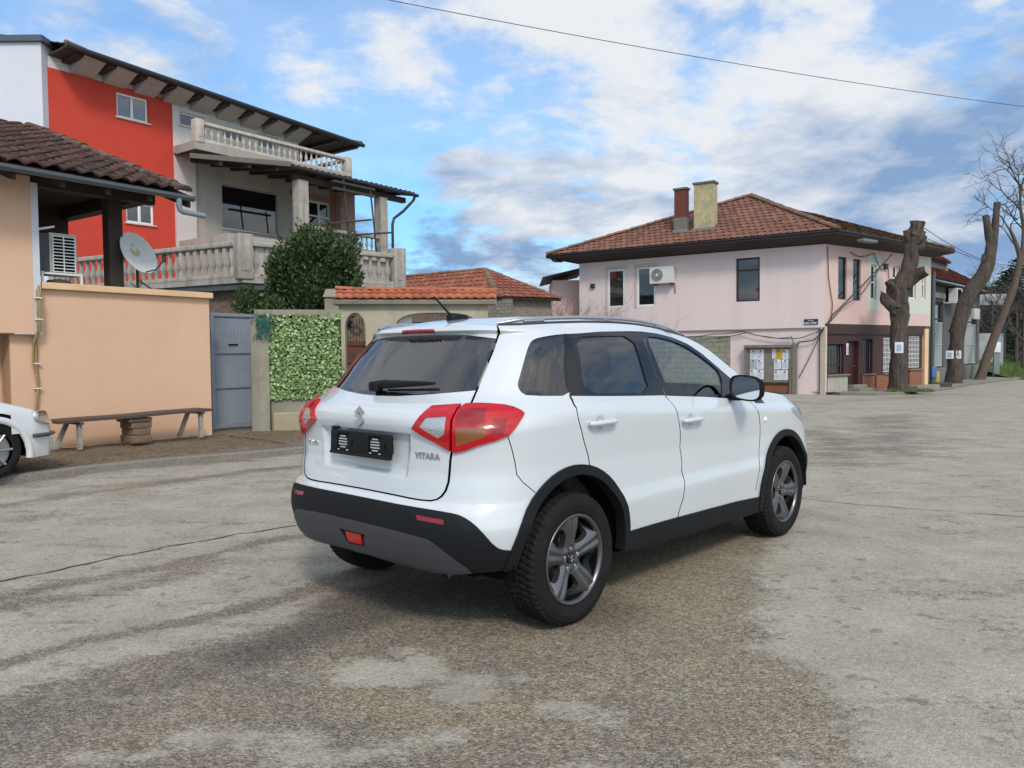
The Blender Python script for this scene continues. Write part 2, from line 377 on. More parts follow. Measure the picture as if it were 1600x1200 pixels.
_ug=np.linspace(0,5,501); _zg=np.array([ztop_u(u) for u in _ug])
def ztop_u_f(u): return float(np.interp(u,_ug,_zg))
VS,REG,TOP=half_mesh()
VA=np.array(VS); P0=S(VA[:,0],VA[:,1]); 
def nrm(u,z):
    e=1.5e-3; ua=np.maximum(u-e,0); ub=np.minimum(u+e,5)
    du=S(ub,z)-S(ua,z); dz=S(u,z+e)-S(u,z-e); n=np.cross(du,dz); n/=np.linalg.norm(n,axis=1,keepdims=True)
    n[u<1e-6,1]=0; n[u>5-1e-6,1]=0; n/=np.linalg.norm(n,axis=1,keepdims=True); return n
N0=nrm(VA[:,0],VA[:,1])
if N0[np.argmin(np.hypot(VA[:,0]-2,VA[:,1]-.7))][1]>0: N0=-N0
def panel(name,m,regs,parent,off=0.,skirt=.02,sides=(1,),extra=None):
    """one mesh out of regions of the body surface; sides 1 = right, -1 = left"""
    fs=[f for r in regs for f in REG.get(r,[])]
    V=[];F=[];LN=[]
    for sd in sides:
        used={}
        def vid(i):
            if i not in used:
                used[i]=len(V); p=P0[i]+N0[i]*off; V.append((p[0],p[1]*sd,p[2]))
            return used[i]
        cnt={}
        for f in fs:
            a,b,c=[P0[i] for i in f]; nn=np.cross(b-a,c-a); 
            g=list(f) if nn@N0[f[0]]>0 else list(f)[::-1]
            if sd<0: g=g[::-1]
            F.append([vid(i) for i in g]); LN+=[(N0[i][0],N0[i][1]*sd,N0[i][2]) for i in g]
            for x,y in zip(g,g[1:]+g[:1]):
                k=(min(x,y),max(x,y)); cnt.setdefault(k,[]).append((x,y))
        if skirt:
            low={}
            for k,e in cnt.items():
                if len(e)>1: continue
                x,y=e[0]
                if VS[x][0]<1e-4 and VS[y][0]<1e-4 and len(sides)>1: continue
                q=[]
                for i in (x,y):
                    p=P0[i]+N0[i]*off; p2=P0[i]+N0[i]*(off-skirt)
                    q.append(((p[0],p[1]*sd,p[2]),(p2[0],p2[1]*sd,p2[2])))
                b=len(V); V.extend([q[0][0],q[1][0],q[1][1],q[0][1]]); F.append([b+1,b,b+3,b+2])
                v=[Vector(t) for t in (q[1][0],q[0][0],q[0][1])]; n=(v[1]-v[0]).cross(v[2]-v[1])
                n=n.normalized() if n.length>1e-12 else Vector((0,0,1)); LN+=[tuple(n)]*4
    me=bpy.data.meshes.new(name); me.from_pydata(V,[],F); me.polygons.foreach_set('use_smooth',[True]*len(F)); me.update()
    me.normals_split_custom_set(LN); me.materials.append(m)
    if m is M_PAINT:
        me.materials.append(M_DARK); me.polygons.foreach_set('material_index',[0 if len(f)==3 else 1 for f in F])
    o=bpy.data.objects.new(name,me); return link(o,parent)
CAR_AT=(-.326714,4.435863,0.); CAR_RZ=math.pi/2-.745711
car=empty('parked_car',CAR_AT,CAR_RZ,'white compact SUV with black lower cladding, parked in the middle of the road','car')
body=panel('body',M_PAINT,['body'],car,sides=(1,-1))
gate=panel('tailgate',M_PAINT,['gate'],car,sides=(1,-1))
panel('rear_window',G_REAR,['rearglass'],gate,off=-.002,skirt=0,sides=(1,-1))
panel('bumper_cladding',M_BLK,['black'],car,off=.006,sides=(1,-1))
panel('skid_plate',M_GREYP,['skid'],car,off=.008,skirt=.03,sides=(1,-1))
panel('high_brake_light',M_RED if 0 else M_REDD,['chmsl'],gate,off=.003,sides=(1,-1))
panel('fog_light_pocket',M_BLK,['fogp'],car,off=-.012,skirt=0,sides=(1,-1))
panel('fog_light',M_RED,['fog'],car,off=.002,skirt=.02,sides=(1,-1))
panel('front_bumper',M_BLK,['fbump'],car,off=.005,sides=(1,-1))
panel('grille',M_GBLK,['grille'],car,off=.004,sides=(1,-1))
for sd in (1,-1):
    s=(sd,)
    t=panel('tail_light',M_RED,['light_o'],car,off=.014,skirt=.035,sides=s)
    panel('indicator_lens',M_AMB,['amber'],t,off=.014,skirt=0,sides=s); panel('brake_lens',M_REDD,['dred'],t,off=.014,skirt=0,sides=s)
    panel('ribbed_lens',M_REDD,['ribs'],t,off=.0142,skirt=0,sides=s)
    t=panel('tail_light',M_RED,['light_i'],gate,off=.014,skirt=.03,sides=s)
    cl=panel('reversing_lens',M_CLR,['clear'],car,off=.010,skirt=0,sides=s); cl.parent=t if 0 else car
    panel('rear_reflector',M_REDD,['refl'],car,off=.004,sides=s)
    panel('wheel_arch',M_BLK,['flare_r'],car,off=.016,skirt=.06,sides=s); panel('wheel_arch',M_BLK,['flare_f'],car,off=.016,skirt=.06,sides=s)
    panel('sill_cladding',M_BLK,['sill'],car,off=.010,skirt=.05,sides=s)
    d=panel('door',M_PAINT,['door_rear'],car,sides=s)
    panel('window_frame',M_GBLK,['frame_rear'],d,off=-.001,skirt=.02,sides=s); panel('window_glass',G_TINT,['glass_rear'],d,off=-.007,skirt=0,sides=s)
    d2=panel('door',M_PAINT,['door_front'],car,sides=s)
    panel('window_frame',M_GBLK,['frame_front'],d2,off=-.001,skirt=.02,sides=s); panel('window_glass',G_FRONT,['glass_front'],d2,off=-.007,skirt=0,sides=s)
    panel('quarter_window',G_TINT,['quarter'],car,off=-.003,skirt=0,sides=s)
    panel('headlight',M_CLR,['head'],car,off=.003,sides=s)
    panel('side_vent',M_GBLK,['vent'],car,off=.002,sides=s)
    for dd,x0,x1,z in ((d,.100,.330,1.005),(d2,1.012,1.240,.957)):
        # handle: rounded bar on two feet over a shallow scoop
        h=MB(); y=-.868*sd; zz=z; xs=np.linspace(x0,x1,12)
        def yy(x,zz_): return float(-S(u_of(x,zz_),zz_,False)[1])
        h.tube([(x,-sd*(yy(x,z)+.034-.016*((2*(x-x0)/(x1-x0)-1)**4)),z+.004*math.sin(3*(x-x0))) for x in xs],[.010]+[.0145]*10+[.010],10)
        h.bbox(x0+.004,x0+.04,-sd*yy(x0,z)-.03,-sd*yy(x0,z)+.03,z-.012,z+.012,.006); h.bbox(x1-.05,x1-.006,-sd*yy(x1,z)-.03,-sd*yy(x1,z)+.03,z-.012,z+.012,.006)
        h.build('door_handle',M_PAINT,dd)
        c=MB(); n=20; cx=(x0+x1)/2-.006; vs=[(cx,-sd*(yy(cx,z)-.004),z)]
        for rr,o_ in ((.024,.001),(.033,.0012)):
            for k in range(n):
                a=2*math.pi*k/n; X=cx+rr*math.cos(a);Z=z+rr*1.15*math.sin(a); vs.append((X,-sd*(yy(X,Z)+o_),Z))
        fs=[(0,1+k,1+(k+1)%n) for k in range(n)]+[(1+k,1+n+k,1+n+(k+1)%n,1+(k+1)%n) for k in range(n)]
        c.add(vs,fs,True); c.build('handle_scoop',mat('scoop',(.40,.43,.46),.35),dd)
# --- top sheet: roof, windscreen, bonnet
tu=[u for u,z in TOP]; tp=[S(u,z,False) for u,z in TOP]
K=28; rowsT=[]
def crown(x): return float(np.interp(x,[-.3,-.1,.3,1.2,1.6,2.1,2.4,3.0,3.4],[.035,.045,.055,.055,.05,.035,.045,.05,.02]))
XY=[]
for p in tp:
    ye=-p[1]; XY.append([(p[0],ye*(-1+2*k/K),p[2]+crown(p[0])*(min(ye,.6)/.6)**2*(1-(abs(-1+2*k/K))**2.4)) for k in range(K+1)])
def sheet(name,m,cond,off=0):
    idx={};V=[];F=[]
    for i in range(len(XY)-1):
        for k in range(K):
            q=[XY[i][k],XY[i+1][k],XY[i+1][k+1],XY[i][k+1]]; c=np.mean(q,axis=0)
            if not cond(c[0],c[1]): continue
            ids=[]
            for a,b in ((i,k),(i+1,k),(i+1,k+1),(i,k+1)):
                if (a,b) not in idx: idx[(a,b)]=len(V); t=XY[a][b]; V.append((t[0],t[1],t[2]+off))
                ids.append(idx[(a,b)])
            F.append(ids)
    me=bpy.data.meshes.new(name); me.from_pydata(V,[],F); me.polygons.foreach_set('use_smooth',[True]*len(F)); me.materials.append(m); me.update()
    return link(bpy.data.objects.new(name,me),car)
def yed(x): return float(np.interp(x,[p[0] for p in tp],[-p[1] for p in tp]))
ws=lambda x,y: 1.44<x<2.16 and abs(y)<yed(x)-.055
sheet('roof',M_PAINT,lambda x,y: x<2.16 and not ws(x,y))
sheet('windscreen',G_FRONT,ws)
sheet('bonnet',M_PAINT,lambda x,y:x>=2.16)
# hidden closing panels: floor, wheel wells, core behind bumper
c=MB(); c.box(-.40,3.10,-.55,.55,.27,.40)
for ax in (0.,2.52):
    for sd in (1,-1):
        a0,a1=(.56,.845) if sd>0 else (-.845,-.56)
        pr=[(ax+.43*math.cos(R(t)),.345+.43*math.sin(R(t))) for t in range(-4,190,10)]
        n=len(pr); vs=[(x,a0,z) for x,z in pr]+[(x,a1,z) for x,z in pr]; c.add(vs,[(i,i+1,n+i+1,n+i) for i in range(n-1)]); ins=0 if sd>0 else n
        c.add([(x,(a0 if sd>0 else a1),z) for x,z in pr],[tuple(range(n))])
c.box(-.50,.52,-.56,.56,.40,.86); c.box(-.62,-.45,-.62,.62,.46,.62); c.box(2.1,3.2,-.55,.55,.40,.80)
for sd in (1,-1): c.box(.45,2.05,sd*.60,sd*.80,.27,.37)
c.build('underbody',M_DARK,car)
# interior
i_=MB(); i_.box(-.45,2.1,-.70,.70,.40,.44); i_.box(1.75,2.15,-.72,.72,.80,.98); i_.bbox(1.62,1.80,-.70,.70,.86,1.0,.03); i_.box(-.50,.30,-.70,.70,.82,.86); i_.build('dashboard',M_INT,car)
t=MB(); t.tube([(1.52+.05*math.cos(a)*.6,.36+.185*math.cos(a),.92+.17*math.sin(a)) for a in [2*math.pi*k/20 for k in range(21)]],.014,6); t.tube([(1.52,.2,.92),(1.52,.52,.92)],.02,6); t.tube([(1.52,.36,.92),(1.7,.36,.88)],.03,6); t.build('steering_wheel',M_INT,car)
def seat(x,y,w):
    s=MB(); s.bbox(x,x+.50,y-w/2,y+w/2,.52,.68,.05)
    Mx=Matrix.Translation((x+.02,y,.62))@Matrix.Rotation(R(-16),4,'Y'); s.bbox(-.07,.07,-w/2,w/2,0,.58,.05,M=Mx); s.bbox(-.05,.05,-.12,.12,.62,.80,.04,M=Mx); s.tube([(0,-.05,.56),(0,-.05,.66)],.008,6,M=Mx); s.tube([(0,.05,.56),(0,.05,.66)],.008,6,M=Mx)
    return s
for y in (-.36,.36): seat(1.0,y,.46).build('seat',M_SEAT,car)
s=seat(.22,-.38,.62); s2=seat(.22,.38,.62); s.add(s2.v,s2.f,True); s.build('rear_seat',M_SEAT,car)
# roof rails, antenna
for sd in (-1,1):
    r=MB(); pts=[]
    rx=np.linspace(-.155,1.40,26)
    for x in rx:
        ye=yed(x)-.005; t=(x+.155)/1.555; e=min(t,1-t); lift=.018*min(1,e/.08)**.7
        pts.append((x,sd*(ye-.018),float(_zt(max(x,-.1)))+.012+lift))
    r.tube(pts,[.006]+[.0105]*24+[.006],8)
    r.tube([(p[0],p[1],p[2]-.010) for p in pts[2:5]],.010,6); r.tube([(p[0],p[1],p[2]-.010) for p in pts[-5:-2]],.010,6); r.tube([(p[0],p[1],p[2]-.012) for p in pts[12:14]],.009,6)
    r.build('roof_rail',M_SILV,car)
    g=MB(); g.tube([(p[0],sd*(yed(p[0])-.006),float(_zt(max(p[0],-.1)))+.006) for p in pts],.007,6); g.build('roof_moulding',M_GREYP,car)
zr=float(_zt(.0))+.055
a=MB(); a.bbox(-.04,.09,-.03,.03,zr-.03,zr+.024,.018); a.build('antenna_base',M_BLK,car)
a=MB(); a.tube([(-.02,0,zr+.01),(-.15,0,zr+.115)],[.007,.005],8); a.build('antenna',M_BLK,car)
# wiper
def R3(y,z): # point on the rear face
    a,b=0.,1.
    for _ in range(30):
        m=(a+b)/2
        if -S(m,z)[1]<abs(y): a=m
        else: b=m
    p=S(a,z); return Vector((p[0],y,p[2]))
w=MB(); ws_=[R3(.03-.42*t,1.190+.012*t) for t in np.linspace(0,1,8)]
w.tube([p+Vector((-.035,0,.02)) for p in ws_],[.020,.024,.021,.019,.016,.014,.011,.006],6,flat=1.); w.tube([p+Vector((-.008,0,-.012)) for p in ws_[1:]],.007,5)
p=R3(.02,1.178); w.bbox(p.x-.05,p.x+.0,.0,.075,1.172,1.225,.015); w.build('rear_wiper',M_BLK,gate)
M_SLOT=mat('slot_grey',(.42,.44,.47),.5)
# number plate holder with slots
pl=MB(); PX=-.672
def plM(): return frame((PX,-.018,.915),(0,-1,0),(0.04,0,.9992),(-.9992,0,.04))
Mp=plM(); pl.bbox(-.252,.252,-.062,.060,-.004,.014,.008,M=Mp); pl.bbox(-.252,.252,-.066,-.050,.0,.020,.006,M=Mp)
pl.box(-.2,.2,-.04,.04,-.05,-.003,M=Mp); po=pl.build('plate_holder',M_BLK,gate)
sl=MB()
for cx in (-.135,.135):
    for k,(yy_,wd) in enumerate(((.030,.022),(.016,.034),(.002,.036),(-.012,.036),(-.026,.022))):
        sl=MB(); sl.box(cx-wd,cx+wd,yy_-.0032,yy_+.0032,.0155,.0172,M=Mp); sl.build('holder_slot',M_SLOT,po)
    for e_ in (-.038,.037): sl=MB(); sl.box(cx+e_-.008,cx+e_+.008,-.043,-.037,.0155,.0172,M=Mp); sl.build('holder_slot',M_SLOT,po)
sg=MB()
for cx in (-.135,.135): 
    sg.box(cx-.052,cx-.046,-.045,.045,.0155,.0175,M=Mp); sg.box(cx-.05,cx+.05,.040,.046,.0155,.0175,M=Mp); sg.box(cx+.075,cx+.08,-.015,.015,.0155,.0175,M=Mp)
sg.build('holder_rib',M_DARK,po)
# emblem and lettering
EMB=[(0,1),(-.72,.42),(-.72,.32),(.22,-.36),(0,-.53),(-.26,-.36),(-.72,-.37),(0,-1),(.72,-.42),(.72,-.32),(-.22,.36),(0,.53),(.26,.36),(.72,.37)]
def emblem(size,M,m,parent,h=.006):
    e=MB(); e.prism([(a*size,b*size) for a,b in EMB],h,M=M); return e.build('emblem',m,parent)
q=R3(0,1.055); emblem(.052,frame((q.x-.002,-.005,1.052),(0,-1,0),(0.05,0,.9987),(-.9987,0,.05)),M_CHR,gate)
def letters(txt,y,z,size,sp,parent,m):
    a=R3(y-.02,z);b=R3(y+.02,z); ex=(a-b).normalized(); ez=(R3(y,z+.02)-R3(y,z-.02)).normalized(); n=ex.cross(ez); o=R3(y,z)+n*.006
    ob=textmesh(txt,size,.0015,'lettering',m,parent,None,space=1.12,bold=.0014)
    for v in ob.data.vertices:      # wrap the letters on to the curved panel
        p=R3(y-v.co.x,z+v.co.y); v.co=p+n*(v.co.z+.0035)
    return ob
letters('VITARA',-.478,.884,.040,1,gate,M_CHR); letters('SUZUKI',.490,.884,.034,1,gate,M_CHR)
b=MB(); b.bbox(q.x-.012,q.x+.02,.185,.235,.975,.992,.006); b.build('rear_camera',M_BLK,gate)
# exhaust
e=MB(); e.tube([(-.40,-.56,.345),(-.56,-.56,.34),(-.605,-.56,.325)],.024,12,cap=False); e.build('exhaust_pipe',mat('dull_steel',(.20,.20,.21),.4,metal=.9),car)
# mirrors
for sd in (-1,1):
    y=sd*.985; h=MB()
    prof=[(0,.0),(.02,.62),(.06,.88),(.10,.99),(.14,1.0)]
    seg=24; vs=[];fs=[]
    for xo,k in prof:
        for j in range(seg):
            a_=2*math.pi*j/seg; ca,sa=math.cos(a_),math.sin(a_); rr=1/(abs(ca)**3.2+abs(sa)**3.2)**(1/3.2)
            vs.append((1.775-xo+.03*ca*sd*0,y+.108*rr*ca*k-sd*.012,1.130+.082*rr*sa*k+.012*ca*sd*-1))
    for i in range(len(prof)-1):
        for j in range(seg): fs.append((i*seg+j,i*seg+(j+1)%seg,(i+1)*seg+(j+1)%seg,(i+1)*seg+j))
    h.add(vs,fs,True); mo=h.build('wing_mirror',M_PAINT,car)
    g=MB(); l=vs[-seg:]; ce=Vector((sum(v[0] for v in l)/seg,sum(v[1] for v in l)/seg,sum(v[2] for v in l)/seg))
    g.add([tuple(Vector(v)+Vector((-.004,0,0))) for v in l]+[tuple(ce+(Vector(v)-ce)*.93+Vector((-.006,0,0))) for v in l]+[tuple(ce+(Vector(v)-ce)*.86+Vector((.012,0,0))) for v in l],
        [(j,(j+1)%seg,seg+(j+1)%seg,seg+j) for j in range(seg)]+[(seg+j,seg+(j+1)%seg,2*seg+(j+1)%seg,2*seg+j) for j in range(seg)]); g.build('mirror_rim',M_BLK,mo)
    g=MB(); g.add([tuple(ce+(Vector(v)-ce)*.87+Vector((.006,0,0))) for v in l],[tuple(range(seg))]); g.build('mirror_glass',mat('mirror',(.75,.77,.78),.02,metal=1.),mo)
    f=MB(); f.bbox(1.66,1.76,min(sd*.80,sd*.93),max(sd*.80,sd*.93),1.045,1.085,.015); f.build('mirror_foot',M_BLK,mo)
# repeater
p=S(u_of(2.172,.887),.887,False); b=MB(); b.lathe([(.018,0),(.016,.006),(.008,.009)],14,M=Matrix.Translation((p[0],p[1],p[2]))@Matrix.Rotation(R(90),4,'X')); b.build('side_repeater',M_WHT,car)
# ---------------------------------------------------------------- wheels
def tyre(Rt=.334,W=.215,Ri=.222):
    # profile (radius, y) from inner bead over tread to outer bead
    hw=W/2
    prof=[(Ri,-hw+.012),(Ri+.02,-hw+.002),(Ri+.055,-hw-.006),(Ri+.085,-hw),(Rt-.012,-hw+.012)]
    tread=[(-.82,0),(-.62,.0),(-.6,.0),(-.58,-1),(-.50,-1),(-.48,0),(-.18,0),(-.16,-1),(-.08,-1),(-.06,0),(.06,0),(.08,-1),(.16,-1),(.18,0),(.48,0),(.50,-1),(.58,-1),(.60,0),(.82,0)]
    seg=180; vs=[];fs=[]; P=[]
    for r,y in prof: P.append((r,y,0))
    for t,g in tread: P.append((Rt-.004*t*t*1.5-(.007 if g else 0),t*hw,1))
    for r,y in prof[::-1]: P.append((r,-y,0))
    n=len(P)
    for k in range(seg):
        for r,y,tr in P:
            sh=abs(y)/hw*.10 if tr else .10
            a=2*math.pi*k/seg+sh*.9
            rr=r
            edge=abs(y)>.45*hw and r>Rt-.02
            if (tr or edge) and k%3==2: rr=r-.0065
            if not tr and not edge: a=2*math.pi*k/seg+.10*.9
            vs.append((rr*math.cos(a),y,rr*math.sin(a)))
    for k in range(seg):
        for i in range(n-1): fs.append((k*n+i,k*n+i+1,((k+1)%seg)*n+i+1,((k+1)%seg)*n+i))
    return vs,fs
def rim(parent,seed=0):
    """five-arm alloy, outer face towards -y"""
    R0=.226
    mb=MB(); bead=[(.205,-.09),(.209,-.02),(.211,.06),(.222,.094),(.228,.0985),(.228,.104),(.221,.106),(.214,.103),(.207,.090),(.204,.06)]
    mb.lathe(bead,72,M=Matrix.Rotation(R(90),4,'X')@Matrix.Scale(1,4),cap=False)
    # face: height function over disc, holes cut
    arms=[R(92+72*k) for k in range(5)]
    def depth(r,a):
        d=-.086+.012*math.exp(-(r/.05)**2)*0+.012*((r/.21)-.45)**2*0
        base=.048+.030*math.sin(min(1,r/.205)*math.pi*.5)**2*1.0   # y distance outwards from the centre plane
        da=min(abs((a-x+math.pi)%(2*math.pi)-math.pi) for x in arms); t=r*da
        g=0
        if r>.06:
            w=.010+.022*max(0,(r-.12)/.085)
            g=-.010*math.exp(-((t-0)/ (.35*w+.004))**2)*min(1,(r-.06)/.05)      # groove down the arm
            e=.030+.0*r
            g-=.020*max(0,(t-(.020+.10*max(0,r-.10)))/.03)                       # arm flanks fall away
        if r<.034: g-=.004
        for k in range(5):
            aa=arms[k]+R(36)-R(36); lx,ly=.052*math.cos(arms[k]),.052*math.sin(arms[k])
            dd=math.hypot(r*math.cos(a)-lx,r*math.sin(a)-ly)
            if dd<.013: g-=.016
        return base+g+.022
    V=[];E=[];seen={}
    def vid(x,y):
        k=(round(x,4),round(y,4))
        if k not in seen: seen[k]=len(V); V.append(Vector((x,y)))
        return seen[k]
    def loop(P):
        ii=[vid(*p) for p in P]
        for a,b in zip(ii,ii[1:]+ii[:1]):
            if a!=b: E.append((a,b))
    def pol(r,a): return (r*math.cos(a),r*math.sin(a))
    holes=[]
    for a in arms:
        m_=a+R(36)
        P=[pol(.078,m_),pol(.098,m_+R(13)),pol(.150,m_+R(18.5)),pol(.176,m_+R(14)),pol(.182,m_),pol(.176,m_-R(14)),pol(.150,m_-R(18.5)),pol(.098,m_-R(13))]
        P=smoothp(P,True,1); holes.append(P); loop(P)
    for r in (.213,): loop([pol(r,2*math.pi*k/72) for k in range(72)])
    loop([pol(.028,2*math.pi*k/24) for k in range(24)])
    for a in arms: loop([(.052*math.cos(a)+.013*math.cos(t),.052*math.sin(a)+.013*math.sin(t)) for t in [2*math.pi*k/12 for k in range(12)]]); loop([(.052*math.cos(a)+.0115*math.cos(t),.052*math.sin(a)+.0115*math.sin(t)) for t in [2*math.pi*k/12 for k in range(12)]])
    for r in np.arange(.012,.21,.0085):
        n=int(max(10,2*math.pi*r/.0085))
        for k in range(n): vid(*pol(float(r),2*math.pi*k/n))
    res=delaunay_2d_cdt(V,E,[],0,1e-6); fs=[];vv=[(v.x,v.y) for v in res[0]]
    for f in res[2]:
        cx=sum(vv[i][0] for i in f)/3;cy=sum(vv[i][1] for i in f)/3
        if math.hypot(cx,cy)>.2135 or any(inpoly(cx,cy,h) for h in holes): continue
        fs.append(f)
    vs=[(x,-depth(math.hypot(x,y),math.atan2(y,x)),y) for x,y in vv]
    # skirts at the holes
    cnt={}
    for f in fs:
        for x,y in zip(f,f[1:]+f[:1]): cnt.setdefault((min(x,y),max(x,y)),[]).append(1)
    k=len(vs); sk=[]
    for (x,y),c_ in cnt.items():
        if len(c_)==1:
            b=len(vs); vs+= [(vs[x][0],vs[x][1]+.035,vs[x][2]),(vs[y][0],vs[y][1]+.035,vs[y][2])]; sk.append((x,y,b+1,b))
    mb.add(vs,fs,True); mb.add(vs,sk,False)
    rm=mb.build('rim',M_RIM,parent)
    n=MB()
    for a in arms: n=MB(); n.lathe([(.0085,0),(.0085,.012),(.006,.014)],6,M=Matrix.Translation((.052*math.cos(a),-.062,.052*math.sin(a)))@Matrix.Rotation(R(90),4,'X'),smooth=False); n.build('wheel_nut',M_CHR,rm)
    n=MB(); n.lathe([(.027,-.004),(.027,.004),(.024,.006)],24,M=Matrix.Translation((0,-.072,0))@Matrix.Rotation(R(90),4,'X')); hc=n.build('hub_cap',M_GBLK,rm)
    emblem(.019,frame((0,-.0785,0),(1,0,0),(0,0,1),(0,-1,0)),M_CHR,rm,.002)
    n=MB(); n.lathe([(.03,-.03),(.145,-.03),(.145,-.012),(.03,-.012)],40,M=Matrix.Rotation(R(90),4,'X')); n.build('brake_disc',mat('disc',(.16,.155,.15),.4,metal=.8),parent)
    n=MB(); n.bbox(-.13,-.06,-.05,.02,.02,.14,.02); n.lathe([(.2,-.08),(.2,.09)],40,M=Matrix.Rotation(R(90),4,'X'),cap=False); n.build('brake_caliper',M_DARK,parent)
    return rm
tv,tf=tyre(); w0=None
for k,(x,sd,z) in enumerate(((0,-1,0),(2.5,-1,0),(0,1,0),(2.5,1,0))):
    yc=sd*.765
    if k==0:
        w=empty('wheel',(x,yc,.332)); w.parent=car; t=MB(); t.add(tv,tf,False); t.build('tyre',M_TYRE,w); rim(w); w0=w
    else:
        w=copy_tree(w0,car); w.location=(x,yc,.332)
        if sd>0: w.rotation_euler=(0,0,math.pi)
        else: w.rotation_euler=(0,R(23),0)
# ================================================================ environment
def gz(x,y):
    y=np.asarray(y,float); return -.0164*(np.clip(y,9,46)-9)-.004*(np.clip(y,46,300)-46)
def gzf(x,y): return float(gz(x,y))
# ---- node helpers for the ground
def newmat(name):
    m=bpy.data.materials.new(name); m.use_nodes=True; MAT[name]=m; return m,*nt(m)
def noise(N,L,vec,scale,detail=6,rough=.6,dist=0.):
    n=N.new('ShaderNodeTexNoise'); n.inputs['Scale'].default_value=scale; n.inputs['Detail'].default_value=detail; n.inputs['Roughness'].default_value=rough; n.inputs['Distortion'].default_value=dist
    L.new(vec,n.inputs['Vector']); return n.outputs['Fac']
def mrange(N,L,v,a,b,c=0.,d=1.):
    r=N.new('ShaderNodeMapRange'); r.inputs[1].default_value=a; r.inputs[2].default_value=b; r.inputs[3].default_value=c; r.inputs[4].default_value=d; L.new(v,r.inputs[0]); return r.outputs[0]
def mixc(N,L,f,a,b,mode='MIX'):
    x=N.new('ShaderNodeMix'); x.data_type='RGBA'; x.blend_type=mode
    if isinstance(f,(int,float)): x.inputs[0].default_value=f
    else: L.new(f,x.inputs[0])
    for s,v in ((6,a),(7,b)):
        if isinstance(v,tuple): x.inputs[s].default_value=(*v,1)
        else: L.new(v,x.inputs[s])
    return x.outputs[2]
def mth(N,L,op,a,b=None):
    x=N.new('ShaderNodeMath'); x.operation=op
    for i,v in enumerate((a,b)):
        if v is None: continue
        if isinstance(v,(int,float)): x.inputs[i].default_value=v
        else: L.new(v,x.inputs[i])
    return x.outputs[0]
def road_material():
    m,N,L=newmat('worn_asphalt'); b=N['Principled BSDF']; tc=N.new('ShaderNodeTexCoord').outputs['Object']
    at=N.new('ShaderNodeAttribute'); at.attribute_name='pale'; pale=at.outputs['Fac']
    ab=N.new('ShaderNodeAttribute'); ab.attribute_name='brown'; brown=ab.outputs['Fac']
    # streaks run along the street
    mp=N.new('ShaderNodeMapping'); mp.inputs['Rotation'].default_value=(0,0,R(-48)); mp.inputs['Scale'].default_value=(.35,1.6,1); L.new(tc,mp.inputs[0])
    st=mth(N,L,'ADD',mth(N,L,'MULTIPLY',noise(N,L,mp.outputs[0],1.5,10,.74,.7),.6),mth(N,L,'MULTIPLY',noise(N,L,mp.outputs[0],4.2,8,.7,.5),.4)); big=noise(N,L,tc,.9,9,.68,.4); fine=noise(N,L,tc,14,6,.7)
    k=mth(N,L,'ADD',pale,mth(N,L,'MULTIPLY',mth(N,L,'SUBTRACT',st,.5),1.7)); k=mth(N,L,'ADD',k,mth(N,L,'MULTIPLY',mth(N,L,'SUBTRACT',big,.5),.95)); k=mth(N,L,'ADD',k,mth(N,L,'MULTIPLY',mth(N,L,'SUBTRACT',fine,.5),.75)); k=mth(N,L,'ADD',k,mth(N,L,'MULTIPLY',mth(N,L,'SUBTRACT',noise(N,L,tc,42,4,.65),.5),.45))
    k=mrange(N,L,k,.40,.66)
    darkc=mixc(N,L,mrange(N,L,noise(N,L,tc,1.3,5),.4,.6),(.172,.152,.128),(.225,.187,.142))
    darkc=mixc(N,L,mth(N,L,'MULTIPLY',brown,.8),darkc,(.25,.208,.142))
    palec=mixc(N,L,mrange(N,L,noise(N,L,tc,2.2,6),.35,.65),(.36,.335,.280),(.29,.262,.212))
    col=mixc(N,L,k,darkc,palec)
    # aggregate: small stones, strongest where the binder is worn
    vo=N.new('ShaderNodeTexVoronoi'); vo.inputs['Scale'].default_value=105; L.new(tc,vo.inputs['Vector'])
    v2=N.new('ShaderNodeTexVoronoi'); v2.inputs['Scale'].default_value=48; v2.inputs['Randomness'].default_value=1; L.new(tc,v2.inputs['Vector'])
    sx=N.new('ShaderNodeSeparateColor'); L.new(vo.outputs['Color'],sx.inputs[0]); s2=N.new('ShaderNodeSeparateColor'); L.new(v2.outputs['Color'],s2.inputs[0])
    rnd=mth(N,L,'MULTIPLY',mrange(N,L,sx.outputs[0],0,1,.55,1.58),mrange(N,L,s2.outputs[1],0,1,.80,1.22))
    amt=mixc(N,L,mrange(N,L,k,0,1,.9,.32),(1.,1.,1.),rnd) 
    col=mixc(N,L,1.,col,amt,'MULTIPLY')
    spot=mrange(N,L,sx.outputs[1],.955,.985,0,.55); col=mixc(N,L,mth(N,L,'MULTIPLY',spot,mrange(N,L,k,0,1,1,.5)),col,(.46,.44,.40))
    # scattered dark pits
    pit=mrange(N,L,noise(N,L,tc,6.5,4,.6),.60,.66,0,.6); col=mixc(N,L,mth(N,L,'MULTIPLY',pit,mrange(N,L,noise(N,L,tc,.8,3),.42,.58)),col,(.125,.105,.068))
    ad=N.new('ShaderNodeAttribute'); ad.attribute_name='damp_shade'; dm=mrange(N,L,mth(N,L,'ADD',ad.outputs['Fac'],mth(N,L,'MULTIPLY',mth(N,L,'SUBTRACT',big,.5),1.1)),.25,.75,0,.62); col=mixc(N,L,dm,col,mixc(N,L,1.,col,(.42,.43,.47),'MULTIPLY'))
    L.new(col,b.inputs['Base Color']); L.new(mrange(N,L,k,0,1,.72,.9),b.inputs['Roughness']); b.inputs['Specular IOR Level'].default_value=.3
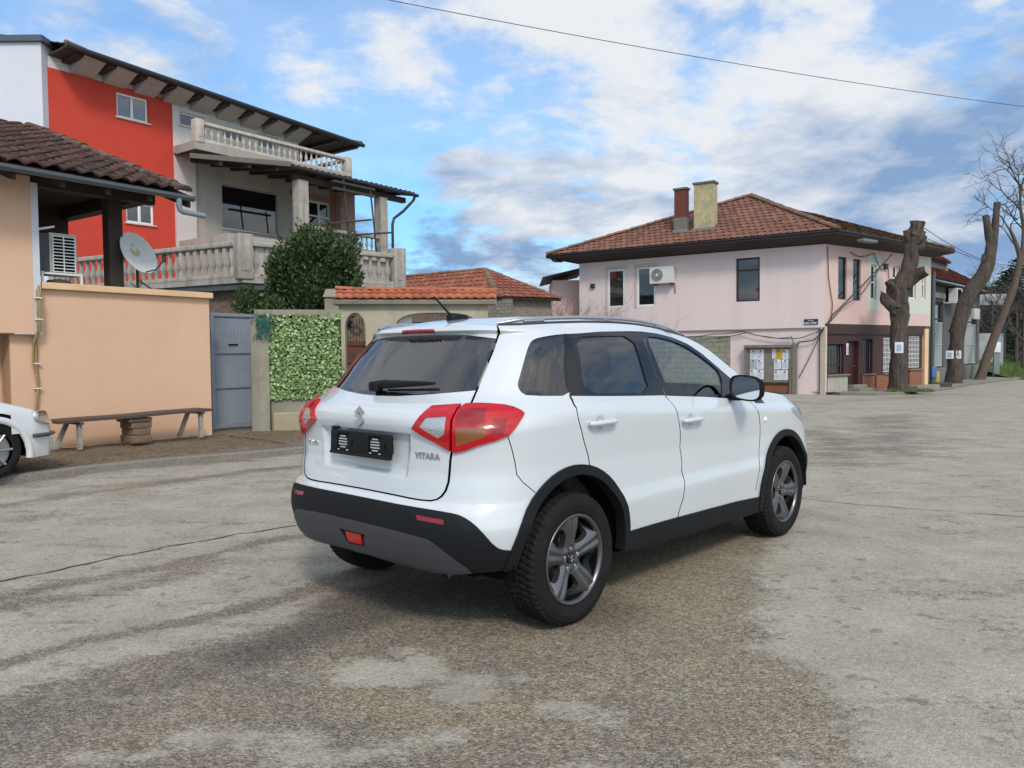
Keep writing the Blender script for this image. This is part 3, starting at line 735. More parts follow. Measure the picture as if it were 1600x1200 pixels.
    hb=mth(N,L,'ADD',mth(N,L,'MULTIPLY',vo.outputs['Distance'],mrange(N,L,k,0,1,-.9,-.35)),mth(N,L,'MULTIPLY',fine,.8))
    bp=N.new('ShaderNodeBump'); bp.inputs['Strength'].default_value=.75; bp.inputs['Distance'].default_value=.012; L.new(hb,bp.inputs['Height']); L.new(bp.outputs[0],b.inputs['Normal'])
    return m
def pave_material():
    m,N,L=newmat('dirty_pavement'); b=N['Principled BSDF']; tc=N.new('ShaderNodeTexCoord').outputs['Object']
    a=noise(N,L,tc,1.1,9,.7); f=noise(N,L,tc,26,6,.75); g=noise(N,L,tc,5,6,.7)
    c=mixc(N,L,mrange(N,L,a,.35,.65),(.125,.098,.070),(.20,.168,.128)); c=mixc(N,L,mrange(N,L,f,.42,.62,0,.55),c,(.085,.062,.042)); c=mixc(N,L,mrange(N,L,g,.58,.7,0,.45),c,(.10,.11,.05))
    c=mixc(N,L,mrange(N,L,noise(N,L,tc,60,3),.64,.70,0,.6),c,(.42,.36,.28))
    L.new(c,b.inputs['Base Color']); b.inputs['Roughness'].default_value=.9
    bp=N.new('ShaderNodeBump'); bp.inputs['Strength'].default_value=.7; bp.inputs['Distance'].default_value=.02; L.new(f,bp.inputs['Height']); L.new(bp.outputs[0],b.inputs['Normal']); return m
def build_ground():
    xs=np.concatenate([np.linspace(-900,-40,14),np.linspace(-32,-12,11),np.arange(-11,-4,.22),np.arange(-4,3,.07),np.arange(3.05,14,.22),np.linspace(14.5,60,60),np.linspace(75,1200,14)])
    ys=np.concatenate([np.linspace(-300,-10,8),np.linspace(-8,1.,10),np.arange(1.2,2.2,.15),np.arange(2.25,7.5,.07),np.arange(7.6,24,.22),np.linspace(24.5,70,80),np.linspace(80,2500,22)])
    X,Y=np.meshgrid(xs,ys,indexing='ij'); Z=gz(X,Y)
    nx,ny=X.shape; V=np.stack([X,Y,Z],-1).reshape(-1,3)
    F=[(i*ny+j,(i+1)*ny+j,(i+1)*ny+j+1,i*ny+j+1) for i in range(nx-1) for j in range(ny-1)]
    me=bpy.data.meshes.new('road'); me.from_pydata(V.tolist(),[],F); me.polygons.foreach_set('use_smooth',[True]*len(F))
    x=V[:,0];y=V[:,1]
    def seg(p,q):      # distance to a segment
        p=np.array(p);q=np.array(q);d=q-p;t=np.clip(((x-p[0])*d[0]+(y-p[1])*d[1])/(d@d),0,1); return np.hypot(x-p[0]-t*d[0],y-p[1]-t*d[1])
    def blob(p,r): return np.exp(-(np.hypot(x-p[0],y-p[1])/r)**2)
    def sg(t): return 1/(1+np.exp(-t))
    def poly(P,w): return np.exp(-(np.min([seg(a,b) for a,b in zip(P,P[1:])],axis=0)/w)**2)
    pale=np.full(len(x),.70)
    # worn dark bay round and in front of the car; both edges projected from image pixels to the ground
    bx=np.interp(y,[0,2.48,2.8,3.2,3.5,4.0,4.95,6.5,9,11.2,14],[1.0,1.2,1.16,1.30,1.12,1.25,1.55,2.33,3.3,4.15,5.2]); d1=sg((bx-x)/.07)
    ex=np.interp(y,[0,2.3,2.85,3.07,3.35,3.6,3.89,4.42,5.03,6,8,11],[-3.4,-2.6,-2.17,-2.07,-1.81,-1.52,-1.14,-1.04,-1.02,-.6,.6,2.2]); d2=sg((x-ex)/.05)
    pale+=.06*(1-d1)-.42*d1*d2
    near=1/(1+np.exp((y-7.5)/.5))
    pale-=.40*poly([(-3.5,3.9),(-2.92,4.38),(-2.57,4.74),(-2.26,5.02),(-1.87,5.60),(-1.4,6.0)],.075)
    pale-=.26*poly([(-2.9,4.15),(-2.48,4.36),(-2.2,4.6),(-2.06,5.1)],.13)
    pale-=.42*poly([(-2.7,3.05),(-2.29,3.42),(-2.08,3.67),(-1.79,3.88),(-1.46,4.12),(-1.26,4.34),(-1.0,4.8)],.075)
    pale-=.38*poly([(-5.6,6.5),(-4.74,7.12),(-4.42,7.59),(-3.8,8.31),(-3.06,9.21),(-2.5,9.8)],.16)+.30*poly([(-6.2,7.4),(-5.0,9.0),(-2.8,11.3)],.22)
    pale+=.55*poly([(-.62,3.30),(-.42,3.24),(-.2,3.12)],.14)+.45*poly([(-.48,3.52),(-.40,3.38)],.09)+.45*poly([(-1.18,2.74),(-.70,2.72)],.07)+.50*poly([(-.78,2.56),(-.5,2.62),(-.22,2.74)],.09)+.40*poly([(.15,2.95),(.35,2.85)],.08)+.45*poly([(.62,2.32),(.9,2.42)],.09)+.35*poly([(-1.5,2.62),(-1.25,2.6)],.05)+.3*poly([(.1,2.45),(.3,2.5)],.06)
    pale-=.55*blob((-.33,3.19),.05)+.45*blob((-.52,3.42),.05)+.4*blob((-.24,3.34),.04)
    pale-=.30*np.exp(-(seg((5.2,10.5),(8.5,17.5))/.7)**2)+.28*poly([(3.9,9.0),(4.6,11.),(5.5,14.)],.35)
    pale-=.22*np.exp(-(seg((9,24),(17,29.))/1.0)**2)
    damp_shade=.45*poly([(-1.9,2.9),(-1.4,3.25)],.18)+.8*poly([(-1.2,3.5),(-.85,3.95)],.2)+1.*poly([(-.75,4.25),(-.3,4.4),(.4,4.05)],.36)  # wet stain plus the car's shadow, both painted into the road colour
    brown=np.clip(sg((x-.1)/.35)*d1*np.clip((y-1.5)/2,.3,1)+.9*poly([(-.8,3.45),(-.62,3.05),(-.4,2.85),(-.05,2.9)],.12),0,1)
    for n,v in (('pale',pale),('brown',brown),('damp_shade',np.clip(damp_shade,0,1))):
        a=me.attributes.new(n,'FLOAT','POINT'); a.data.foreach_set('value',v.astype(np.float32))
    me.materials.append(road_material()); me.update(); o=bpy.data.objects.new('road',me); link(o); o['kind']='structure'; return o
build_ground()
M_PAVE=pave_material()
M_KERB=mat('kerb_stone',(.17,.152,.125),.9,noise=[(7,.7,(.13,.115,.09)),(40,.4,(.36,.34,.30))],bump=(30,.6,.02))
def sheet(name,outer,inner,h,kh,m,mk,kw=.10,sub=.45,kind='structure',seed=0,rough=.012):
    """pavement between an outer (kerb) polyline and an inner one, plus its kerb"""
    def res(P,n):
        P=[Vector((*p,0)) for p in P]; L=[0]
        for a,b in zip(P,P[1:]): L.append(L[-1]+(b-a).length)
        return [(float(np.interp(t*L[-1],L,[p.x for p in P])),float(np.interp(t*L[-1],L,[p.y for p in P]))) for t in np.linspace(0,1,n)]
    tot=sum(math.dist(a,b) for a,b in zip(outer,outer[1:])); n=max(3,int(tot/sub)); rr=random.Random(seed)
    O=res(outer,n); I=res(inner,n); K=10
    vs=[];fs=[]
    for (a,b) in zip(O,I):
        for k in range(K+1):
            t=k/K; x=a[0]+(b[0]-a[0])*t; y=a[1]+(b[1]-a[1])*t; vs.append((x,y,gzf(x,y)+h+(rr.uniform(-1,1)*rough if 0<k else 0)))
    for i in range(n-1):
        for k in range(K): 
            q=(i*(K+1)+k,(i+1)*(K+1)+k,(i+1)*(K+1)+k+1,i*(K+1)+k+1); fs.append(q)
    mb=MB(); mb.add(vs,fs,True); o=mb.build(name,m,kind=kind)
    kb=MB(); vs=[];fs=[]
    for i,(a,b) in enumerate(zip(O,I)):
        p=O[max(i-1,0)];q=O[min(i+1,n-1)]; d=Vector((q[0]-p[0],q[1]-p[1])).normalized(); nx=Vector((d.y,-d.x))
        if nx.dot(Vector((a[0]-b[0],a[1]-b[1])))<0: nx=-nx
        j=rr.uniform(-1,1)*.008; g=gzf(*a); w=kw
        for off,z in ((w,-.05),(w*.96+j,kh*.86+j*.5),(w*.78+j,kh+j*.4),(0,kh+.004),(-.04,kh-.03)): vs.append((a[0]+nx.x*off,a[1]+nx.y*off,g+z))
    for i in range(n-1):
        for k in range(4): fs.append((i*5+k,i*5+k+1,(i+1)*5+k+1,(i+1)*5+k))
    kb.add(vs,fs,False); kb.build('kerb',mk,kind=kind); return o
PA=Vector((-6.69,11.04,0)); PS=(.58371,.81196)
sheet('pavement',[(-9.4,2.5),(-7.4,5.7),(-5.62,8.25),(-4.85,9.35),(-4.25,10.0),(-3.55,10.55),(-3.05,11.1),(-1.6,12.6),(.3,14.6),(1.6,16.2)],
      [(-12,4.5),(-10.6,6.6),(-8.6,9.2),(-7.2,11.2),(-6.2,12.6),(-5.6,14.6),(-4.6,15.4),(-3.4,15.8),(-1,15.9),(.2,16.3)],.082,.09,M_PAVE,M_KERB,sub=.3,seed=3,rough=.010)
M_CONC=mat('pale_concrete',(.30,.285,.245),.9,noise=[(1.5,.7,(.19,.175,.14)),(30,.4,(.12,.11,.09))],bump=(25,.6,.02))
sheet('side_pavement',[(10.2,33.8),(11.6,31.3),(12.5,29.6),(13.5,28.9),(14.9,29.5),(16.7,31.3),(19.2,34.2),(23.1,39.4),(28.5,45.9),(34.9,52.6),(48,66),(75,95)],
      [(8.6,33.6),(11.3,31.1),(12.0,30.5),(12.6,30.2),(13.9,31.4),(15.6,32.9),(18.9,35.5),(23.6,43.8),(28,48.6),(31.8,52.6),(44,70),(70,100)],.10,.11,M_CONC,M_KERB,sub=.6,seed=5,rough=.008)
# cracks in the asphalt: thin ragged strips of dark filler
def crack(pts,w,seed,z=.004):
    rr=random.Random(seed); P=[]
    for a,b in zip(pts,pts[1:]):
        n=max(2,int(math.dist(a,b)/.09))
        for k in range(n): P.append((a[0]+(b[0]-a[0])*k/n+rr.gauss(0,.012),a[1]+(b[1]-a[1])*k/n+rr.gauss(0,.012)))
    mb=MB(); vs=[];n=len(P)
    for i,p in enumerate(P):
        q=P[max(i-1,0)];r=P[min(i+1,n-1)]; d=Vector((r[0]-q[0],r[1]-q[1])).normalized(); ww=w*rr.uniform(.25,1.2)*(1 if 0<i<n-1 else .1)
        for s in (1,-1): vs.append((p[0]-d.y*ww*s,p[1]+d.x*ww*s,gzf(*p)+z))
    mb.add(vs,[(2*i,2*i+1,2*i+3,2*i+2) for i in range(n-1)]); return mb
M_CRK=mat('crack_filler',(.055,.048,.04),.95)
crack([(2.6,7.2),(3.0,6.85),(3.4,6.62),(3.8,6.42),(4.2,6.22),(5.2,5.9)],.007,1).build('road_crack',M_CRK,kind='structure')
crack([(-3.4,4.35),(-2.75,5.15),(-2.35,5.65),(-1.95,6.0),(-1.6,6.25),(-.9,6.9)],.012,2).build('road_crack',M_CRK,kind='structure')
crack([(9.5,20.),(10.8,19.2),(12.6,18.9)],.02,4).build('road_crack',M_CRK,kind='structure')
crack([(-5.1,13.25),(-4.5,12.7),(-3.9,12.1),(-3.3,11.4)],.022,9,.098).build('pavement_crack',M_CRK,kind='structure')
# ---------------------------------------------------------------- building materials
M_PEACH=mat('peach_render',(.70,.45,.30),.9,noise=[(1.1,.6,(.62,.395,.265)),(4,.35,(.74,.49,.345)),(70,.2,(.60,.38,.25))],streak=(1.5,.22,(.56,.37,.26)),bump=(160,.35,.004))
M_PEACHC=mat('peach_coping',(.76,.52,.31),.85,noise=(3,.5,(.55,.37,.2)),bump=(120,.3,.004))
M_RENDW=mat('white_render',(.62,.60,.58),.9,noise=(1,.4,(.52,.50,.48)),streak=(1.6,.35,(.38,.36,.34)))
M_WHITEG=mat('grey_white_render',(.60,.62,.68),.9,noise=(.6,.4,(.52,.54,.60)),bump=(60,.2,.004))
M_REDW=mat('red_render',(.54,.046,.026),.85,noise=[(.6,.6,(.45,.042,.024)),(3,.3,(.58,.07,.04)),(60,.15,(.42,.05,.03))],bump=(120,.25,.004))
M_GREYR=mat('grey_plaster',(.37,.35,.31),.92,noise=[(1.4,.6,(.29,.27,.235)),(8,.35,(.42,.40,.36))],streak=(2.5,.4,(.22,.20,.17)),bump=(40,.4,.006))
M_LILAC=mat('lilac_render',(.58,.50,.50),.9,noise=(2,.4,(.50,.43,.42)))
M_BALU=mat('cast_concrete',(.40,.375,.335),.9,noise=[(6,.7,(.22,.20,.17)),(25,.3,(.5,.48,.44))],streak=(7,.5,(.12,.11,.09)),bump=(40,.5,.006))
M_BALW=mat('pale_balustrade',(.55,.50,.44),.9,noise=(5,.6,(.36,.31,.25)),streak=(7,.4,(.22,.18,.14)))
M_WOOD=mat('dark_timber',(.035,.022,.018),.7,noise=(12,.6,(.015,.01,.008)))
M_SOFF=mat('soffit_timber',(.050,.032,.026),.8,noise=(9,.6,(.02,.014,.011)))
M_GUT=mat('dark_gutter',(.030,.034,.040),.35,metal=.4)
M_GUTG=mat('grey_gutter',(.12,.14,.155),.4,metal=.3,noise=(5,.4,(.07,.075,.08)))
M_PIPEG=mat('grey_pipe',(.20,.23,.27),.45)
M_PVC=mat('white_window_frame',(.72,.73,.74),.35)
M_BRF=mat('dark_window_frame',(.035,.018,.014),.5)
G_WIN=glassmat('window_glass',(.55,.60,.62),.35,.03,f0=.16)
G_WIND=glassmat('dark_window_glass',(.4,.42,.45),.3,.03,f0=.12)
M_CURT=mat('curtain',(.40,.40,.42),.9,noise=(3,.5,(.2,.2,.22)))
M_ROOM=mat('dark_room',(.03,.03,.032),.9)
M_SILL=mat('stone_sill',(.60,.56,.50),.7,noise=(6,.5,(.42,.38,.33)))
M_METG=mat('grey_gate_paint',(.245,.285,.345),.45,noise=[(3,.5,(.19,.22,.27)),(20,.3,(.15,.16,.18))],bump=(30,.2,.004))
M_IRON=mat('painted_steel',(.05,.055,.06),.5,metal=.5)
M_CABLE=mat('cable',(.03,.03,.032),.6)
def brickmat(name,c1,c2,mortar,sc,bw=.5,bh=.25,ms=.02):
    m,N,L=newmat(name); b=N['Principled BSDF']; tc=N.new('ShaderNodeTexCoord'); mp=N.new('ShaderNodeMapping'); mp.inputs['Rotation'].default_value=(R(90),0,0)
    L.new(tc.outputs['Object'],mp.inputs[0]); br=N.new('ShaderNodeTexBrick'); br.inputs['Color1'].default_value=(*c1,1); br.inputs['Color2'].default_value=(*c2,1); br.inputs['Mortar'].default_value=(*mortar,1)
    br.inputs['Scale'].default_value=sc; br.inputs['Mortar Size'].default_value=ms; br.inputs['Brick Width'].default_value=bw; br.inputs['Row Height'].default_value=bh; L.new(mp.outputs[0],br.inputs[0])
    n=noise(N,L,tc.outputs['Object'],9,6,.7); c=mixc(N,L,mrange(N,L,n,.35,.65,0,.5),br.outputs[0],tuple(x*.5 for x in mortar)); L.new(c,b.inputs['Base Color']); b.inputs['Roughness'].default_value=.92
    bp=N.new('ShaderNodeBump'); bp.inputs['Distance'].default_value=.012; bp.inputs['Strength'].default_value=.8; L.new(mth(N,L,'SUBTRACT',n,br.outputs['Fac']),bp.inputs['Height']); L.new(bp.outputs[0],b.inputs['Normal']); return m
def tilemat(name,cols,moss=None,rough=.85,mossamt=.5):
    m,N,L=newmat(name); b=N['Principled BSDF']; at=N.new('ShaderNodeAttribute'); at.attribute_name='tint'; cr=N.new('ShaderNodeValToRGB'); e=cr.color_ramp.elements
    e[0].color=(*cols[0],1); e[1].color=(*cols[-1],1)
    for i,c in enumerate(cols[1:-1]): x=e.new((i+1)/(len(cols)-1)); x.color=(*c,1)
    L.new(at.outputs['Fac'],cr.inputs[0]); tc=N.new('ShaderNodeTexCoord').outputs['Object']; c=cr.outputs[0]
    n=noise(N,L,tc,3.5,7,.75)
    if moss: c=mixc(N,L,mrange(N,L,n,.50,.66,0,mossamt),c,moss)
    c=mixc(N,L,mrange(N,L,noise(N,L,tc,30,5,.7),.4,.65,0,.35),c,tuple(x*.4 for x in cols[0])); L.new(c,b.inputs['Base Color']); b.inputs['Roughness'].default_value=rough
    bp=N.new('ShaderNodeBump'); bp.inputs['Distance'].default_value=.01; bp.inputs['Strength'].default_value=.5; L.new(noise(N,L,tc,50,4),bp.inputs['Height']); L.new(bp.outputs[0],b.inputs['Normal']); return m
T_BROWN=tilemat('weathered_brown_tiles',[(.030,.016,.014),(.055,.026,.020),(.10,.040,.030),(.050,.030,.024)],(.12,.10,.06),mossamt=.55)
T_RED=tilemat('old_red_tiles',[(.13,.056,.040),(.185,.078,.052),(.25,.108,.07),(.15,.075,.052)],(.12,.085,.055),mossamt=.5)
T_ORANGE=tilemat('orange_tiles',[(.30,.082,.042),(.40,.118,.060),(.46,.15,.08)],(.26,.11,.065),mossamt=.3)
T_ORED=tilemat('orange_red_tiles',[(.22,.066,.040),(.29,.088,.050),(.34,.12,.07),(.24,.08,.05)],(.17,.08,.05),mossamt=.4)
T_DARK=tilemat('dark_edge_tiles',[(.05,.03,.028),(.09,.045,.035)],None)
T_RIDGE=tilemat('mossy_ridge_tiles',[(.17,.085,.055),(.24,.13,.085),(.13,.09,.065)],(.22,.19,.13),mossamt=.6)
def fr(o,ex,z=0.): ex=Vector((ex[0],ex[1],0)).normalized(); return frame((o[0],o[1],z),ex,(-ex.y,ex.x,0))
# wall: sheet in the frame's x-z plane (outer face at y=0), with openings cut and reveals
def wall(mb,s0,s1,z0,z1,op=(),th=.25,y=0.,ztop=None,M=None,cap=True):
    S_=sorted(set([s0,s1]+[v for o in op for v in o[:2]])); Z_=sorted(set([z0,z1]+[v for o in op for v in o[2:4]]))
    def inside(a,b): return any(o[0]<a<o[1] and o[2]<b<o[3] for o in op)
    for i in range(len(S_)-1):
        for j in range(len(Z_)-1):
            a,b,c,d=S_[i],S_[i+1],Z_[j],Z_[j+1]
            if inside((a+b)/2,(c+d)/2): continue
            mb.add([(a,y,c),(b,y,c),(b,y,d),(a,y,d)],[(0,1,2,3)],M=M); mb.add([(a,y+th,c),(b,y+th,c),(b,y+th,d),(a,y+th,d)],[(3,2,1,0)],M=M)
    for a,b,c,d in [o[:4] for o in op]: mb.add([(a,y,c),(b,y,c),(b,y,d),(a,y,d),(a,y+th,c),(b,y+th,c),(b,y+th,d),(a,y+th,d)],[(0,4,5,1),(1,5,6,2),(2,6,7,3),(3,7,4,0)],M=M)
    mb.add([(s0,y,z0),(s1,y,z0),(s1,y,z1),(s0,y,z1),(s0,y+th,z0),(s1,y+th,z0),(s1,y+th,z1),(s0,y+th,z1)],[(1,0,4,5),(2,1,5,6),(3,2,6,7),(0,3,7,4)],M=M)
    return mb
def window(parent,M,s0,s1,z0,z1,fm,gm,d=.07,fw=.055,mull=(),tran=(),back=None,sill=None,name='window'):
    f=MB(M); e=.004; s0+=e;s1-=e;z0+=e;z1-=e
    f.bbox(s0,s0+fw,d,d+.07,z0,z1,.006); f.bbox(s1-fw,s1,d,d+.07,z0,z1,.006); f.bbox(s0+fw,s1-fw,d+.002,d+.068,z0,z0+fw,.006); f.bbox(s0+fw,s1-fw,d+.002,d+.068,z1-fw,z1,.006)
    for m_ in mull: x=s0+(s1-s0)*m_; f.bbox(x-fw*.6,x+fw*.6,d-.006,d+.06,z0+fw,z1-fw,.006)
    for m_ in tran: z=z0+(z1-z0)*m_; f.bbox(s0+fw,s1-fw,d-.004,d+.058,z-fw*.5,z+fw*.5,.006)
    w=f.build(name,fm,parent)
    g=MB(M); g.add([(s0+fw*.5,d+.035,z0+fw*.5),(s1-fw*.5,d+.035,z0+fw*.5),(s1-fw*.5,d+.035,z1-fw*.5),(s0+fw*.5,d+.035,z1-fw*.5)],[(0,1,2,3)]); g.build('pane',gm,w)
    if back: 
        g=MB(M); n=14; vs=[]
        for k in range(n+1):
            x=s0+(s1-s0)*k/n; yy=d+.13+.02*math.sin(k*2.1); vs+=[(x,yy,z0),(x,yy,z1)]
        g.add(vs,[(2*k,2*k+2,2*k+3,2*k+1) for k in range(n)],True); g.build('curtain',back,w)
    g=MB(M); g.add([(s0-.0,d+.6,z0-.1),(s1,d+.6,z0-.1),(s1,d+.6,z1+.1),(s0,d+.6,z1+.1),(s0,d+.1,z0-.1),(s1,d+.1,z0-.1),(s1,d+.1,z1+.1),(s0,d+.1,z1+.1)],[(0,1,2,3),(0,3,7,4),(1,5,6,2),(4,5,1,0),(3,2,6,7)]); g.build('dark_room',M_ROOM,w)
    if sill:
        g=MB(M); g.bbox(s0-.06,s1+.06,-.06,d+.02,z0-.05,z0-.006,.008); g.build('sill',sill,w)
    return w
# tiled roof slope: eave P0->P1, top edge Q0->Q1 (3-D points); real overlapping rows
def tiles(name,P0,P1,Q0,Q1,m,parent,tw=.3,th=.34,amp=.03,lip=.022,kind='wave',jit=.006,seed=1,under=None):
    rr=random.Random(seed); P0,P1,Q0,Q1=map(Vector,(P0,P1,Q0,Q1)); e=(P1-P0).normalized()
    up=((Q0+Q1)/2-(P0+P1)/2); up=(up-e*up.dot(e)); Ls=up.length; upn=up.normalized(); nrm_=e.cross(upn)
    if nrm_.z<0: nrm_=-nrm_
    rows=max(1,round(Ls/th)); ns=8 if kind=='wave' else 6; vs=[];fs=[];tint=[]
    for r in range(rows):
        t0=r/rows; t1=min(1,(r+1.12)/rows)
        A0_,B0_=P0.lerp(Q0,t0),P1.lerp(Q1,t0); A1_,B1_=P0.lerp(Q0,t1),P1.lerp(Q1,t1)
        a0,b0=(A0_-P0).dot(e),(B0_-P0).dot(e); a1,b1=(A1_-P0).dot(e),(B1_-P0).dot(e)
        lo,hi=min(a0,a1),max(b0,b1); off=(r%2)*tw*.5 if kind!='wave' else 0
        k0=math.floor((a0-off)/tw); k1=math.ceil((b0-off)/tw); rj=rr.uniform(-1,1)*.004
        for k in range(k0,k1):
            tv=rr.random(); jj=rr.uniform(-1,1)*jit; tl=rr.uniform(-1,1)*jit
            cols=[]
            for q in range(ns+1):
                c=off+k*tw+tw*q/ns; c0=min(max(c,a0),b0); c1=min(max(c,a1),b1) if b1-a1>1e-4 else (a1+b1)/2
                ph=q/ns
                if kind=='wave': h=amp*(.5-.5*math.cos(2*math.pi*ph))**.8
                else: h=amp*(1 if ph<.18 else (.15 if ph<.5 else (.55 if ph<.62 else .12)))
                if c0==c and c1==c or True:
                    cols.append((P0+e*c0+upn*(Ls*t0+jj*2)+nrm_*(h+lip+jj+rj), P0+e*c1+upn*(Ls*t1)+nrm_*(h*.96+tl*.3), P0+e*c0+upn*(Ls*t0+.02)+nrm_*(h-.012)))
            if (cols[-1][0]-cols[0][0]).dot(e)<.01: continue
            b=len(vs)
            for c in cols: vs.extend([tuple(x) for x in c])
            for q in range(ns):
                i=b+3*q; j=i+3
                fs.append((i,j,j+1,i+1)); fs.append((i+2,j+2,j,i)); tint+= [tv,tv*.6]
    mb=MB(); mb.v=vs; mb.f=fs; mb.sm=[kind=='wave']*len(fs)
    me=bpy.data.meshes.new(name); me.from_pydata(vs,[],fs); me.polygons.foreach_set('use_smooth',mb.sm)
    at=me.attributes.new('tint','FLOAT','FACE'); at.data.foreach_set('value',np.array(tint,np.float32)); me.materials.append(m); me.update()
    o=bpy.data.objects.new(name,me); link(o,parent)
    if under:
        u=MB(); q=[tuple(v-nrm_*.03) for v in (P0,P1,Q1,Q0)]+[tuple(v-nrm_*.11) for v in (P0,P1,Q1,Q0)]
        u.add(q,[(0,1,2,3),(7,6,5,4),(0,4,5,1),(1,5,6,2),(2,6,7,3),(3,7,4,0)]); u.build('roof_deck',under,parent)
    return o
def ridge(name,pts,m,parent,r=.085,L=.36,seed=2,sag=.0):
    """row of overlapping half-round ridge tiles along a polyline"""
    rr=random.Random(seed); vs=[];fs=[];tint=[]
    for a,b in zip(pts,pts[1:]):
        a=Vector(a);b=Vector(b);n=max(1,int((b-a).length/L)); d=(b-a).normalized(); sd=d.cross(Vector((0,0,1))).normalized(); up=sd.cross(d)
        for k in range(n):
            p=a.lerp(b,k/n);q=a.lerp(b,min(1,(k+1.15)/n)); tv=rr.random(); j=rr.uniform(-1,1)*.012; bb=len(vs)
            for pt,rad,o in ((p,r*1.12,j),(q,r*.9,j*.4)):
                for s in range(7):
                    th=math.pi*s/6; vs.append(tuple(pt+sd*math.cos(th)*rad+up*(math.sin(th)*rad*.8-.02+o)))
            for s in range(6): fs.append((bb+s,bb+s+1,bb+8+s,bb+7+s)); tint.append(tv)
            fs.append(tuple(bb+s for s in range(7))); tint.append(tv*.4)
    me=bpy.data.meshes.new(name); me.from_pydata(vs,[],fs); at=me.attributes.new('tint','FLOAT','FACE'); at.data.foreach_set('value',np.array(tint,np.float32)); me.materials.append(m); me.update()
    return link(bpy.data.objects.new(name,me),parent)
def W3(M,s,y,z): return tuple(M@Vector((s,y,z)))
BAL_PROF=[(.045,0),(.050,.02),(.030,.05),(.036,.075),(.030,.10),(.052,.18),(.062,.235),(.056,.29),(.034,.40),(.026,.47),(.030,.50),(.040,.52),(.030,.545),(.046,.58),(.048,.60)]
def baluster_mesh(h,name='baluster',wide=1.25):
    mb=MB(); k=h/.60; mb.lathe([(r*k*wide,z*k) for r,z in BAL_PROF],10); return mb
_bm={}
def balustrade(parent,p0,p1,z0,h,spacing,m,piers=(True,True),pw=.26,pierh=None,name='balustrade'):
    """rails, end piers and one object per baluster, between two plan points; z0 = foot"""
    p0=Vector((*p0,0));p1=Vector((*p1,0)); L=(p1-p0).length; M=fr(p0,(p1-p0),z0); mb=MB(M)
    mb.bbox(0,L,-.10,.10,0,.10,.012); mb.bbox(0,L,-.11,.11,h-.11,h,.018)
    ph=pierh or h+.06
    for on,x in ((piers[0],0),(piers[1],L)):
        if on: mb.bbox(x-pw/2,x+pw/2,-pw/2,pw/2,-.04,ph,.015); mb.bbox(x-pw*.30,x+pw*.30,-pw/2-.012,-pw/2+.02,.14,ph-.12,.01)
    b=mb.build(name,m,parent); bh=h-.20; key=(round(bh,3),m.name)
    if key not in _bm:
        q=baluster_mesh(bh).build('baluster',m); _bm[key]=q.data; bpy.data.objects.remove(q)
    n=int((L-pw)/spacing); 
    for k in range(n):
        x=pw/2+(L-pw)*(k+.5)/n; o=bpy.data.objects.new('baluster',_bm[key]); link(o,b); o.location=tuple(M@Vector((x,0,.098)))
    return b
# ================================================================ left side of the street
def cable(pts,r,m,name,parent=None,sag=0.,n=10,seg=5):
    P=[]
    for a,b in zip(pts,pts[1:]):
        a=Vector(a);b=Vector(b)
        for k in range(n): t=k/n; p=a.lerp(b,t); p.z-=sag*4*t*(1-t); P.append(p)
    P.append(Vector(pts[-1])); mb=MB(); mb.tube(P,r,seg); return mb.build(name,m,parent)
MP=fr((PA.x,PA.y),PS)          # frame of the peach house: x along the street, y inwards
def Pt(s,y,z): return tuple(MP@Vector((s,y,z)))
# --- peach house
ho=thing('peach_house',Pt(-1,0,.08),'peach rendered house with brown tiled eaves and an open timber corner, at the left edge','house')
mb=MB(MP); wall(mb,-7,-.385,0,1.72,[(-6.0,-.40,0.0,1.69)],.3); mb.box(-.385,-.03,0.0,.3,0,1.72); wall(mb,-7,-.125,1.705,3.88,[(-4.6,-3.3,2.3,3.4)],.25,y=-.12)
mb.box(-.38,-7,.45,.5,0,1.7); mb.box(-.40,-.38,.02,.6,0,1.70)
mb.box(-.40,-.13,.14,3.6,1.74,3.86); mb.build('wall',M_PEACH,ho)
mb=MB(MP); mb.box(-.125,-.03,-.115,.13,1.71,3.80); mb.box(-.385,-.03,-.118,.14,1.69,1.704); mb.build('corner_trim',M_WHITEG,ho)
window(ho,fr(Pt(0,-.12,0),PS),-4.6,-3.3,2.3,3.4,M_PVC,G_WIN,sill=M_SILL,mull=(.5,))
# roof: eave over the street, rising inwards
tanr=math.tan(R(20)); EO=-.72; EZ=3.90
rz=lambda y: EZ+(y-EO)*tanr
tiles('roof',Pt(-7,EO,EZ),Pt(1.90,EO,EZ),Pt(-7,4.6,rz(4.6)),Pt(1.90,4.6,rz(4.6)),T_BROWN,ho,tw=.235,th=.33,amp=.052,lip=.03,kind='wave',jit=.012,seed=4,under=M_SOFF)
ridge('verge_tiles',[Pt(1.87,EO+.02,EZ+.05),Pt(1.87,4.6,rz(4.6)+.05)],tilemat('mossy_brown_verge',[(.06,.03,.022),(.11,.05,.035),(.08,.05,.035)],(.20,.18,.11),mossamt=.8),ho,r=.10,L=.36,seed=9)
mb=MB(MP)
for s_ in np.arange(-6.8,1.9,.62): mb.add([(s_,EO+.04,EZ-.12),(s_+.07,EO+.04,EZ-.12),(s_+.07,4.4,rz(4.4)-.12),(s_,4.4,rz(4.4)-.12),(s_,EO+.04,EZ-.22),(s_+.07,EO+.04,EZ-.22),(s_+.07,4.4,rz(4.4)-.24),(s_,4.4,rz(4.4)-.24)],[(0,1,2,3),(7,6,5,4),(0,4,5,1),(1,5,6,2),(2,6,7,3),(3,7,4,0)])
mb.box(-.12,1.75,-.02,.16,3.78,3.98); mb.box(1.50,1.72,0,4.2,3.80,3.98); mb.build('rafters',M_WOOD,ho)
